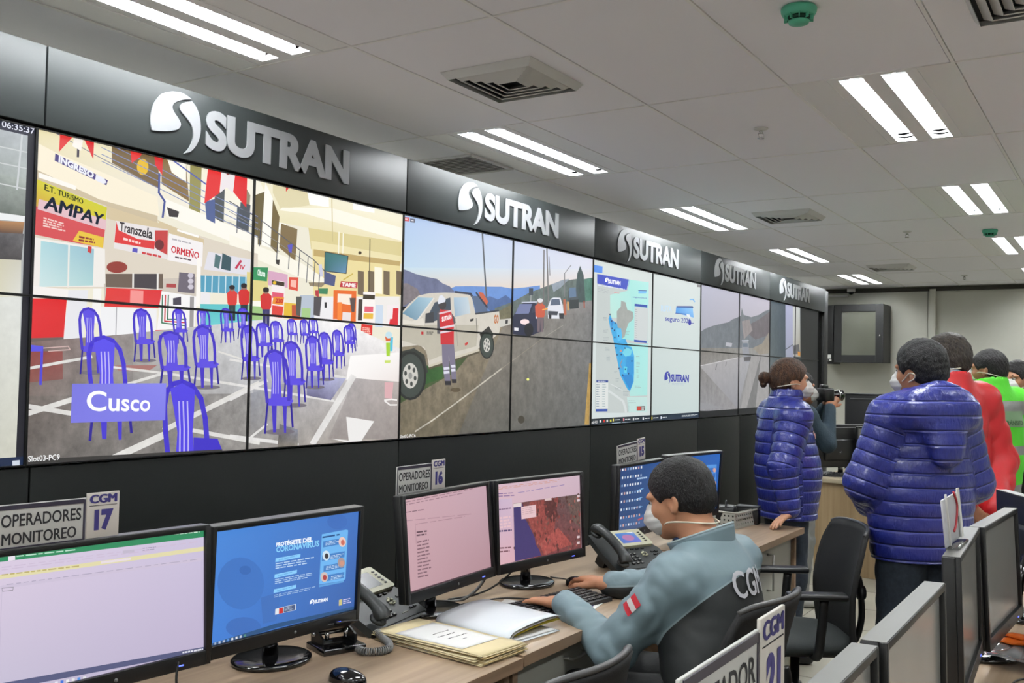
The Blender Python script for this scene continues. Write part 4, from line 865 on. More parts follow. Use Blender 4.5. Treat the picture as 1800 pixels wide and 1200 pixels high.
# ------------------------------------------------------------------ the panels themselves
m_bezel = mat('panel bezel', (18, 19, 20), .4)
names = ['clock feed at the left edge', 'waiting-hall feed', 'waiting-hall feed', 'roadside pickup feed', 'roadside pickup feed', 'country map window', 'white desktop', 'foggy road feed', 'foggy road feed', 'dark grey feed with a white strip', 'unlit panel at the far end']
detail = {('T', 1): 'with the yellow AMPAY sign', ('B', 1): 'with the Cusco caption', ('T', 2): 'with the hall vault and hanging television', ('B', 2): 'with rows of blue chairs and a floor arrow',
          ('T', 3): 'with the pickup cab under a blue sky', ('B', 3): 'with the pickup wheels and the officer legs', ('T', 4): 'with the dark car and the tree', ('B', 4): 'with empty asphalt',
          ('T', 5): 'with the grey north of the country', ('B', 5): 'with the blue south coast', ('T', 6): 'with the seguro 2020 bus logo', ('B', 6): 'with the small SUTRAN logo', ('T', 7): 'with the hillside', ('B', 7): 'with the road verge', ('T', 8): 'with the pale sky and treetop', ('B', 8): 'with the oncoming truck'}
pics = [(FZ, 0, 1), (FA, 1, 3), (FB, 3, 5), (FC, 5, 7), (FD, 7, 9), (FE, 9, 11)]
for pic, ja, jb in pics:
    for c in range(ja, jb):
        for row, z0, z1 in (('T', ZM, ZT), ('B', ZB, ZM)):
            lab = '%s display panel of the %s, %s' % ('upper' if row == 'T' else 'lower', names[c], detail.get((row, c), 'over the lower row' if row == 'T' else 'below the upper row'))
            t = thing('display_panel', lab, 'display panel', (0, J[c], z0), 0, 'panels of the video wall')
            W_, H_ = J[c+1]-J[c], z1-z0
            b = MB(); b.box((-.045, W_/2, H_/2), (.08, W_-.001, H_-.001))
            for u0, u1, v0, v1 in ((0, .0045, 0, H_), (W_-.0045, W_, 0, H_), (.0045, W_-.0045, 0, .0045), (.0045, W_-.0045, H_-.0045, H_)): b.box((-.002, (u0+u1)/2, (v0+v1)/2), (.01, u1-u0-.0006, v1-v0-.0006))
            b.obj('bezel', m_bezel, t)
            ox, oz = J[ja], ZB
            pic.build((J[c]-ox+.0045, z0-oz+.0045, J[c+1]-ox-.0045, z1-oz-.0045), lambda u, v, h: (-.0045+h, u+ox-J[c], v+oz-z0), 'screen', t)
# ------------------------------------------------------------------ desks
m_wood = wood('desk laminate', (182, 158, 130), (154, 131, 106), 'Y', 1.0, .42)
m_woodend = wood('desk edge laminate', (168, 140, 112), (140, 114, 90), 'Y', 1.0, .45)
m_woodfar = wood('far desk laminate', (186, 160, 122), (160, 134, 98), 'Z', .8, .5)
m_grey = mat('pale grey laminate', (196, 196, 184), .5, noise=.03, nscale=4)
m_black = mat('black plastic', (20, 21, 22), .4)
m_blackgloss = mat('gloss black plastic', (12, 12, 14), .12, coat=.6)
m_darkgrey = mat('dark grey plastic', (52, 54, 56), .45)
m_midgrey = mat('grey plastic', (120, 122, 122), .5)
m_paper = mat('white paper', (232, 232, 228), .8)
m_ink = mat('dark ink', (38, 38, 42), .7)
m_navy = mat('navy print', (58, 52, 122), .6)
m_alu = mat('brushed aluminium', (178, 178, 172), .32, metal=.8)
DZ = .77
def desk(name, label, x0, x1, y0, y1, rz=0, group='desks along the video wall', doors=()):
    t = thing(name, label, 'desk', (x1, y0, 0), 0, group)
    L = y1-y0; D = x1-x0
    b = MB(); b.box((-D/2, L/2, DZ-.016), (D, L, .032), bev=.002); b.obj('worktop', m_wood, t)
    b = MB(); b.box((.0005, L/2, DZ-.016), (.003, L, .032)); b.box((-D/2, .0, DZ-.016), (D, .003, .032)); b.obj('edge_band', m_woodend, t)
    for y in (.02, L-.02):
        b = MB(); b.box((-D/2-.01, y, (DZ-.033)/2), (D-.06, .028, DZ-.033)); b.obj('side_panel', m_woodend, t)
    b = MB(); b.box((-D+.06, L/2, .45), (.018, L-.07, .55)); b.obj('back_panel', m_woodend, t)
    return t
dA = desk('operator_desk', 'wood-topped desk holding the two leftmost monitors and the manila folders', .79, 1.512, .02, 2.398)
dB = desk('operator_desk', 'wood-topped desk holding the pink monitors where the seated man types', .79, 1.503, 2.418, 4.24)
dC = desk('operator_desk', 'farther desk with a grey cupboard and the perforated basket, beside the standing woman', .79, 1.452, 4.26, 5.40)
def pedestal(parent, y0, y1, drawers=0, door=None):
    b = MB(); b.box((-.33, (y0+y1)/2, .38), (.5, y1-y0-.01, .70)); b.obj('cabinet_body', m_grey, parent)
    if drawers:
        for k in range(drawers):
            z1 = .725-k*.66/drawers; z0 = z1-.66/drawers+.006
            b = MB(); b.box((-.07, (y0+y1)/2, (z0+z1)/2), (.018, y1-y0-.016, z1-z0), bev=.002); d = b.obj('drawer', m_grey, parent)
            q = MB(); q.tube([(-.04, (y0+y1)/2-.06, z1-.05), (-.03, (y0+y1)/2-.06, z1-.05), (-.03, (y0+y1)/2+.06, z1-.05), (-.04, (y0+y1)/2+.06, z1-.05)], .005); q.tube([(-.062, (y0+y1)/2-.06, z1-.05), (-.04, (y0+y1)/2-.06, z1-.05)], .005); q.tube([(-.062, (y0+y1)/2+.06, z1-.05), (-.04, (y0+y1)/2+.06, z1-.05)], .005)
            q.obj('handle', m_alu, d)
pedestal(dA, 1.75, 2.33, 1); pedestal(dB, .06, .75, 1)
# cupboard of the far desk: drawer column and a door with a bar handle
b = MB(); b.box((-.33, .80, .38), (.5, .62, .70)); b.obj('cabinet_body', m_grey, dC)
b = MB(); b.box((-.07, 1.09-.24, .375), (.018, .52, .70), bev=.002); dd = b.obj('door', m_grey, dC)
b = MB(); b.tube([(-.06, .70, .68), (-.028, .70, .68), (-.028, .70, .50), (-.06, .70, .50)], .006); b.obj('handle', m_alu, dd)
for k, (z0, z1) in enumerate(((.55, .725), (.30, .544))):
    b = MB(); b.box((-.07, .35, (z0+z1)/2), (.018, .44, z1-z0), bev=.002); dd = b.obj('drawer', m_grey, dC)
    b = MB(); b.tube([(-.06, .29, z1-.04), (-.03, .29, z1-.04), (-.03, .41, z1-.04), (-.06, .41, z1-.04)], .005); b.obj('handle', m_alu, dd)

# ------------------------------------------------------------------ monitors
SW, SH = .51, .287
def monitor(label, x, y, z, yaw, tilt, corners=None, paint=None, base=None, group='monitors on the desks', z0=DZ, off=False, name='monitor'):
    """x, y, z: centre of the screen; base: where the round foot stands"""
    base = base or (x-.07*math.cos(yaw), y-.07*math.sin(yaw))
    t = thing(name, label, 'monitor', (base[0], base[1], z0), yaw, group)
    c, s = math.cos(-yaw), math.sin(-yaw); dx, dy = x-base[0], y-base[1]
    lx, ly, lz = c*dx-s*dy, s*dx+c*dy, z-z0
    T = Matrix.Translation((lx, ly, lz)) @ Matrix.Rotation(-tilt, 4, 'Y')
    w, h = SW, SH
    b = MB(); b.M = T
    o_s, o_t, o_b = .013, .013, .034
    b.box((-.022, 0, (o_t-o_b)/2), (.03, w+2*o_s, h+o_t+o_b), bev=.004)
    for (cy, cz, sy, sz) in ((-(w+o_s)/2, (o_t-o_b)/2, o_s, h+o_t+o_b), ((w+o_s)/2, (o_t-o_b)/2, o_s, h+o_t+o_b), (0, (h+o_t)/2, w, o_t), (0, -(h+o_b)/2, w, o_b)): b.box((-.002, cy, cz), (.012, sy, sz), bev=.0015)
    b.box((-.045, 0, -.03), (.03, w*.6, h*.62), bev=.012)
    b.obj('housing', m_black, t)
    b = MB(); b.M = T; b.box((-.0165, 0, h/2+o_t+.0003), (.037, w+2*o_s-.004, .0012)); b.obj('top_edge', m_montop, t)
    f = lambda u, v, hh: tuple(T @ Vector((-.0065+hh, u-w/2, v-h/2)))
    if off:
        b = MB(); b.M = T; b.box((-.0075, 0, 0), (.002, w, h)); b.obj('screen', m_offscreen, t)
    else:
        P = Picture(corners, w, h); paint(P); P.build((0, 0, w, h), f, 'screen', t, SCREEN_FINE)
    b = MB(); b.M = T; b.box((.0042, w*.36, -h/2-.022), (.001, .018, .003)); b.obj('power_light', m_led, t)
    b = MB(); b.M = T; b.lathe([(.0045, 0), (.0045, .001)], (.0042, .02, -h/2-.018), 16, rot=(0, PI/2, 0)); b.obj('badge', m_midgrey, t)
    b = MB(); b.tube([(-.005, 0, .008), (-.008, 0, .06), (-.004, 0, lz-h/2+.02), (lx-.05, ly, lz-.04)], [.028, .024, .024, .024], 12, flat=.55, up=(1, 0, 0)); b.obj('neck', m_blackgloss, t)
    MB().lathe([(.001, .001), (.098, .001), (.102, .004), (.102, .011), (.096, .015), (.065, .0165), (.001, .018)], n=40, sy=1.12).obj('base', m_blackgloss, t)
    return t
m_montop = mat('painted top light', (112, 112, 108), .38)  # paler than the housing, paints the light caught on the top bezel
m_led = mat('blue led', (30, 30, 60), .4, emit=(90, 110, 255), estr=2.5)
m_offscreen = mat('painted screen reflection', (146, 147, 144), .22, spec=.6, noise=.06, nscale=3)  # grey base colour stands in for the room reflected in unlit screens

def desktop_icons(P, x0, y0, cols, rows, dx, dy, sk, col=(206, 214, 226), w_=3.2, h_=5):
    for j in range(rows):
        for i in range(cols):
            x = x0+i*dx[0]+j*dy[0]; y = y0+i*dx[1]+j*dy[1]; P.poly([(x, y), (x+w_, y-.8), (x+w_, y+h_-.8), (x, y+h_)], random.choice([(220, 226, 232), (150, 170, 200), (206, 160, 150), (232, 232, 236), (120, 150, 190)]))
m0 = sub(0, 850, 3.429)
def paint_sheet(P):
    P.quad([(-40, 960), (365, 925), (365, 1150), (-40, 1245)], [(222, 206, 226), (206, 196, 222), (190, 178, 206), (196, 190, 212)])
    P.poly(m0((-160, 445), (1245, 275), (1245, 322), (-160, 495)), (56, 142, 98)); P.poly(m0((60, 442), (102, 436), (102, 462), (60, 468)), (236, 226, 238))
    P.scribble(m0((110, 430), (600, 375), (600, 395), (110, 450)), 1, (190, 226, 206), .35, words=9); P.scribble(m0((600, 350), (745, 340), (745, 352), (600, 364)), 1, (196, 230, 210), .5); P.scribble(m0((1060, 290), (1240, 275), (1240, 300), (1060, 315)), 1, (206, 232, 214), .5, words=5); P.scribble(m0((-100, 460), (50, 440), (50, 460), (-100, 480)), 1, (206, 232, 214), .4)
    P.scribble(m0((20, 500), (1230, 340), (1230, 370), (20, 530)), 2, (206, 190, 214), .4, words=20); P.poly(m0((750, 405), (820, 398), (820, 415), (750, 424)), (196, 186, 206)); P.scribble(m0((870, 385), (960, 375), (960, 400), (870, 410)), 2, (150, 140, 170), .3)
    P.poly(m0((-150, 575), (1240, 380), (1240, 405), (-150, 600)), (226, 218, 172)); P.scribble(m0((20, 545), (620, 475), (620, 490), (20, 560)), 1, (190, 176, 110), .5, words=14); P.poly(m0((620, 470), (800, 447), (800, 460), (620, 485)), (232, 220, 226))
    P.poly(m0((-150, 640), (1230, 445), (1230, 465), (-150, 660)), (206, 194, 216)); P.scribble(m0((50, 605), (1220, 450), (1220, 458), (50, 616)), 1, (170, 160, 186), .4, words=22)
    P.line(m0((22, 632), (90, 625), (88, 645), (25, 652), (22, 632)), .7, (110, 110, 116)); P.line(m0((22, 640), (0, 1200)), .6, (190, 180, 204)); P.line(m0((1228, 455), (1236, 985)), .8, (180, 172, 200))
    P.poly(m0((-200, 1245), (1240, 985), (1240, 1012), (-200, 1290)), (88, 92, 128)); P.scribble(m0((1110, 1012), (1240, 990), (1240, 1008), (1110, 1028)), 1, (226, 226, 236), .6, words=6)
    for i, c in enumerate(((226, 226, 236), (70, 120, 220), (236, 236, 236), (226, 226, 230), (90, 150, 226), (226, 226, 230))): x = 340+34*i; y = 1196-6.2*i; P.poly(m0((x, y), (x+18, y-3), (x+18, y+18), (x, y+21)), c)
m1 = sub(350, 870, 3.871)
def paint_corona(P):
    P.quad([(375, 925), (640, 890), (630, 1085), (362, 1142)], [(76, 138, 218), (70, 118, 196), (58, 96, 166), (70, 130, 216)])
    P.disc(*m1((290, 600))[0], 40, 46, (66, 118, 196)); P.disc(*m1((320, 510))[0], 10, 8, (58, 106, 182)); P.disc(*m1((300, 900))[0], 30, 18, (64, 112, 190)); P.poly(m1((420, 700), (560, 660), (520, 860), (430, 880)), (66, 114, 190)); P.disc(*m1((950, 180))[0], 18, 14, (66, 112, 190))
    P.text('PROTÉGETE DEL', m1((532, 318), (782, 276), (780, 318), (530, 352)), (240, 246, 255), .05); P.text('CORONAVIRUS', m1((531, 352), (824, 308), (822, 352), (529, 392)), (140, 210, 250), .03)
    for (x0, y0, x1, y1) in ((525, 432, 694, 402), (516, 542, 668, 512), (508, 645, 660, 615)): P.poly(m1((x0, y0), (x1, y1), (x1-3, y1+24), (x0-3, y0+26)), (140, 206, 250)); P.scribble(m1((x0+20, y0+3), (x1-20, y1+5), (x1-20, y1+18), (x0+20, y0+20)), 1, (110, 176, 232), .5)
    P.scribble(m1((525, 462), (812, 415), (810, 465), (522, 508)), 3, (190, 214, 240), .45, words=7); P.scribble(m1((517, 572), (805, 524), (803, 560), (515, 612)), 3, (180, 206, 236), .45, words=7); P.scribble(m1((510, 680), (795, 624), (793, 648), (508, 704)), 2, (170, 198, 230), .4, words=7)
    P.poly(m1((842, 268), (1010, 236), (1024, 240), (998, 580), (985, 592), (816, 618)), (112, 182, 240)); P.scribble(m1((845, 282), (995, 258), (995, 272), (845, 298)), 1, (40, 80, 140), .7, words=2); P.poly(m1((816, 622), (985, 592), (985, 604), (815, 636)), (96, 160, 220))
    for i, y in enumerate((300, 395, 470, 540)):
        x0 = 850 if i % 2 == 0 else 840
        P.poly(m1((x0, y+18), (1000-i*3, y-8), (997-i*3, y+34), (x0-3, y+60)), (70, 130, 200)); P.scribble(m1((x0+(18 if i % 2 == 0 else 60), y+20), (960 if i % 2 == 0 else 995, y+4), (955 if i % 2 == 0 else 990, y+34), (x0+(14 if i % 2 == 0 else 56), y+48)), 3, (206, 226, 244), .4, words=3)
    for (x, y, c, c2) in ((982, 322, (236, 200, 190), (206, 110, 96)), (868, 416, (206, 226, 240), (60, 56, 60)), (972, 467, (170, 150, 150), (206, 150, 130)), (852, 565, (206, 190, 186), (176, 70, 70))): P.disc(*m1((x, y))[0], 6.6, 9, c); P.disc(*m1((x+3, y+4))[0], 3.4, 5, c2)
    logo(P, m1((750, 722), (873, 702), (871, 740), (748, 762)), (244, 248, 255))
    P.poly(m1((515, 780), (654, 748), (652, 790), (512, 820)), (226, 230, 236)); P.poly(m1((540, 776), (568, 770), (566, 808), (538, 814)), (206, 50, 48)); P.poly(m1((572, 770), (650, 752), (648, 788), (570, 806)), (74, 92, 130)); P.scribble(m1((576, 774), (640, 760), (640, 784), (576, 798)), 3, (190, 206, 226), .4)
    P.poly(m1((950, 728), (972, 722), (970, 764), (948, 768)), (206, 196, 130)); P.scribble(m1((980, 722), (1036, 710), (1034, 750), (978, 760)), 3, (206, 200, 236), .5, words=2)
    P.poly(m1((70, 1010), (520, 880), (1060, 775), (1060, 795), (520, 910), (70, 1040)), (46, 84, 130))
    for i, c in enumerate(((240, 240, 246), (160, 176, 200), (180, 190, 210), (180, 190, 210), (90, 140, 206), (220, 226, 236), (230, 230, 236), (190, 200, 220), (96, 150, 130))): x = 78+28*i; y = 1006-7*i; P.poly(m1((x, y), (x+13, y-3), (x+13, y+13), (x, y+16)), c)
m2_ = sub(680, 790, 3.873)
def paint_rose(P):
    P.quad([(700, 870), (862, 845), (872, 1003), (712, 1055)], [(206, 168, 176), (196, 164, 176), (176, 138, 146), (196, 158, 166)])
    P.scribble(m2_((128, 350), (680, 240), (682, 275), (130, 385)), 2, (150, 118, 128), .3, words=14); P.scribble(m2_((130, 420), (300, 395), (300, 410), (130, 436)), 1, (130, 100, 110), .4); P.scribble(m2_((135, 470), (690, 415), (690, 440), (135, 500)), 1, (176, 140, 150), .2, words=6); P.scribble(m2_((210, 500), (560, 445), (560, 460), (210, 515)), 1, (166, 130, 140), .3)
    P.scribble(m2_((215, 552), (302, 542), (302, 582), (215, 595)), 2, (96, 70, 80), .5, words=2); P.scribble(m2_((218, 620), (310, 600), (318, 860), (225, 880)), 11, (130, 98, 108), .4, words=2); P.line(m2_((205, 500), (212, 640)), .6, (170, 134, 142))
    P.poly(m2_((150, 975), (730, 790), (730, 806), (150, 1000)), (96, 70, 78))
    for i in range(7): x = 168+20*i; y = 978-6.5*i; P.poly(m2_((x, y), (x+7, y-2), (x+7, y+8), (x, y+10)), (226, 206, 212))
m3_ = sub(850, 810, 4.8)
def paint_satellite(P):
    P.quad([(868, 845), (1030, 825), (1032, 972), (870, 1005)], [(216, 184, 196), (206, 182, 196), (190, 150, 160), (206, 170, 180)])
    P.scribble(m3_((125, 225), (815, 125), (815, 150), (125, 250)), 2, (206, 150, 130), .35, words=10); P.scribble(m3_((125, 270), (300, 258), (300, 300), (125, 312)), 2, (130, 100, 150), .35, words=4); P.scribble(m3_((300, 260), (815, 165), (815, 185), (300, 280)), 1, (150, 130, 176), .3, words=9); P.quad(m3_((128, 330), (250, 315), (270, 850), (140, 880)), [(200, 176, 200), (206, 182, 204), (216, 170, 180), (216, 176, 184)])
    P.scribble(m3_((140, 400), (245, 385), (245, 410), (140, 425)), 1, (130, 100, 130), .4); P.scribble(m3_((145, 470), (240, 458), (240, 560), (150, 575)), 4, (226, 190, 196), .6, words=2); P.scribble(m3_((135, 575), (250, 565), (250, 600), (135, 612)), 1, (96, 80, 116), .4); P.scribble(m3_((145, 720), (255, 712), (255, 770), (150, 780)), 2, (130, 90, 100), .4, words=3)
    P.quad(m3_((262, 360), (826, 275), (836, 740), (275, 845)), [(116, 66, 66), (96, 84, 84), (120, 66, 66), (130, 64, 66)], .5, lv=None)
    P.poly(m3_((400, 345), (640, 310), (600, 640), (500, 740), (440, 620), (380, 480)), (146, 72, 66), .6); P.poly(m3_((520, 320), (600, 310), (640, 460), (580, 520), (530, 450)), (90, 50, 48), .5); P.poly(m3_((700, 300), (826, 280), (832, 560), (760, 500)), (104, 84, 78), .6); P.poly(m3_((480, 700), (640, 560), (760, 700), (520, 790)), (166, 82, 76), .5)
    rs = random.Random(3)
    for i in range(260):
        u, v = rs.random(), rs.random(); x, y = 270+560*u, (365-90*u)+v*(475-10*u); r = rs.uniform(4, 26)
        c = rs.choice([(96, 52, 50), (150, 78, 70), (120, 62, 58), (84, 50, 46), (168, 96, 88), (110, 80, 72), (134, 66, 62)])
        P.poly(m3_(*[(x+r*rs.uniform(.3, 1)*math.cos(a*1.05)*(.5), y+r*rs.uniform(.4, 1.2)*math.sin(a*1.05)) for a in range(6)]), c, .3)
    P.poly(m3_((262, 372), (340, 360), (345, 470), (375, 510), (410, 580), (440, 640), (450, 700), (480, 750), (498, 795), (275, 845)), (68, 56, 110), .05)
    P.poly(m3_((262, 362), (330, 352), (330, 384), (262, 392)), (222, 206, 206)); P.poly(m3_((326, 388), (450, 368), (455, 470), (330, 492)), (226, 192, 196)); P.scribble(m3_((335, 395), (440, 378), (442, 440), (338, 458)), 4, (190, 150, 156), .3, words=3); P.poly(m3_((525, 318), (582, 310), (584, 330), (526, 336)), (214, 190, 190))
    for y in (285, 320, 630, 680): P.poly(m3_((800, y), (824, y-4), (824, y+16), (800, y+20)), (216, 196, 200))
    P.poly(m3_((140, 885), (836, 738), (838, 750), (140, 905)), (84, 66, 76))
    for i in range(8): x = 148+18*i; y = 890-4*i; P.poly(m3_((x, y), (x+8, y-2), (x+8, y+8), (x, y+10)), (216, 190, 196))
m4_ = sub(1060, 760, 6)
def paint_icons(P):
    P.quad([(1085, 820), (1175, 804), (1172, 922), (1080, 945)], [(38, 66, 116), (46, 86, 150), (52, 84, 120), (42, 70, 120)])
    P.quad(m4_((160, 920), (560, 840), (560, 1010), (150, 1100)), [(52, 92, 146), (56, 96, 150), (86, 96, 120), (70, 78, 116)])
    desktop_icons(P, *m4_((190, 380))[0], 9, 8, (28/6, -4.4/6), (-4/6, 86/6), 1, w_=2.4, h_=4.2)
    P.scribble(m4_((375, 465), (500, 445), (500, 475), (375, 495)), 1, (170, 196, 226), .6); P.scribble(m4_((370, 600), (450, 565), (450, 590), (370, 622)), 1, (130, 180, 226), .5); P.scribble(m4_((360, 695), (440, 665), (440, 685), (360, 715)), 1, (130, 180, 226), .5); P.scribble(m4_((340, 780), (440, 765), (440, 785), (340, 800)), 1, (120, 170, 216), .4); P.line(m4_((385, 925), (430, 905)), 3, (180, 80, 90))
    P.poly(m4_((160, 1075), (330, 1040), (560, 1000), (560, 1030), (330, 1070), (160, 1100)), (40, 46, 60)); P.poly(m4_((165, 1072), (262, 1050), (262, 1072), (165, 1092)), (150, 150, 166))
def paint_blue(P):
    P.quad([(1176, 800), (1275, 792), (1265, 905), (1168, 915)], [(36, 84, 160), (46, 104, 186), (40, 90, 170), (36, 84, 160)])
    P.text('CORONA', m4_((1040, 372), (1075, 366), (1075, 385), (1040, 392)), (206, 226, 244), .03); P.poly(m4_((1115, 345), (1220, 340), (1190, 655), (1100, 640)), (86, 150, 220))
    for i, y in enumerate((380, 440, 520, 580)): P.poly(m4_((1125, y), (1205, y-6), (1200, y+40), (1122, y+45)), (56, 110, 186)); P.disc(*m4_((1195 if i % 2 == 0 else 1135, y+20))[0], 2.6, 4, (206, 160, 150))
MON = [('wide monitor showing an empty green-topped spreadsheet, leftmost at the frame edge', 1.039, 1.391, 1.031, -.094, .05, [(-17, 982), (361, 932), (361, 1142), (-21, 1235)], paint_sheet),
       ('monitor showing the blue PROTÉGETE DEL CORONAVIRUS wallpaper', 1.041, 1.957, 1.018, -.053, -.03, [(383, 933), (634, 897), (622, 1075), (369, 1134)], paint_corona),
       ('pinkish monitor with a nearly blank document, under the number 16 sign', 1.052, 2.681, 1.030, .060, .098, [(711, 878), (857, 853), (866, 995), (721, 1043)], paint_rose),
       ('monitor showing a reddish satellite map with a purple sea', 1.079, 3.230, 1.030, -.129, .056, [(875, 852), (1021, 834), (1025, 962), (878, 993)], paint_satellite),
       ('monitor covered in rows of desktop icons, under the number 15 sign', 1.063, 4.160, 1.024, .02, -.011, [(1090, 822), (1170, 807), (1167, 916), (1086, 940)], paint_icons),
       ('blue monitor partly hidden behind the seated man head', 1.105, 4.674, 1.037, -.152, -.07, [(1176, 805), (1270, 797), (1260, 893), (1167, 910)], paint_blue)]
for (lab, x, y, z, yaw, tilt, cor, pf) in MON:
    monitor(lab, x, y, z, yaw, tilt, cor, pf)

# ------------------------------------------------------------------ desk signs
m_board = mat('sign board', (206, 206, 202), .5); m_frame = mat('sign frame', (58, 54, 70), .4); m_plate2 = mat('cream plate', (222, 216, 208), .5)
def put_text(parent, name, s, quad, m, lift, bold=0., res=3):
    """lettering filling a rectangle (y0, z0, y1, z1) of the parent's local x = lift plane"""
    me = text_mesh(s, bold, 0, res); x0, y0, x1, y1 = text_box(me); a, b_, c, d = quad
    q = MB(); q._add([(lift+v.co.z*.03, a+(v.co.x-x0)/(x1-x0)*(c-a), b_+(v.co.y-y0)/(y1-y0)*(d-b_)) for v in me.vertices], [list(p.vertices) for p in me.polygons])
    return q.obj(name, m, parent, recalc=False)
def desk_sign(label, num, x, y, z, yaw=0, roll=0, lines=('OPERADORES', 'MONITOREO'), w=.272, h=.102, tilt=.0):
    t = thing('desk_sign', label, 'sign', (x, y, z), yaw, 'number signs on top of the monitors')
    t.rotation_euler = (roll, -tilt, yaw)
    wb = w*.715
    b = MB(); b.box((0, wb/2, h*.46), (.004, wb, h*.92), bev=.001); b.obj('board', m_board, t)
    b = MB()
    for (cy, cz, sy, sz) in ((wb/2, h*.86, wb-.012, .009), (wb/2, .004, wb-.006, .0025), (.003, h*.46, .002, h*.86), (wb-.005, h*.46, .0045, h*.86)): b.box((.0026, cy, cz), (.0014, sy, sz))
    b.obj('frame', m_frame, t)
    put_text(t, 'lettering', lines[0], (.010, h*.46, wb-.012, h*.72), m_ink, .0025, .018)
    put_text(t, 'lettering', lines[1], (.012, h*.10, wb-.022, h*.34), m_ink, .0025, .018)
    b = MB(); b.box((.001, wb+(w-wb)/2, h*.52), (.004, w-wb, h*.98), bev=.001); p = b.obj('number_plate', m_plate2, t)
    put_text(p, 'lettering', 'CGM', (wb+.006, h*.78, w-.006, h*.97), m_navy, .0035, .05)
    b = MB(); b.box((.0032, wb+(w-wb)/2, h*.73), (.0006, w-wb-.012, .0012)); b.obj('rule', m_ink, p)
    put_text(p, 'number', num, (wb+.018, h*.18, w-.014, h*.64), m_navy, .0035, .07)
    b = MB(); b.box((-.004, w*.1, -.02), (.003, .02, .06)); b.box((-.004, w*.8, -.02), (.003, .02, .06)); b.obj('clip', mat('clear acrylic', (220, 224, 226), .1, trans=.85, ior=1.49), t)
    return t
desk_sign('OPERADORES MONITOREO sign with CGM number 17, standing on the spreadsheet monitor', '17', 1.005, 1.148, 1.186, -.09)
desk_sign('OPERADORES MONITOREO sign with CGM number 16, standing on the pink document monitor', '16', 1.0, 2.448, 1.176, .04)
desk_sign('crooked OPERADORES MONITOREO sign with CGM number 15, above the icon-covered monitor', '15', 1.03, 3.96, 1.168, .0, .06, w=.29)

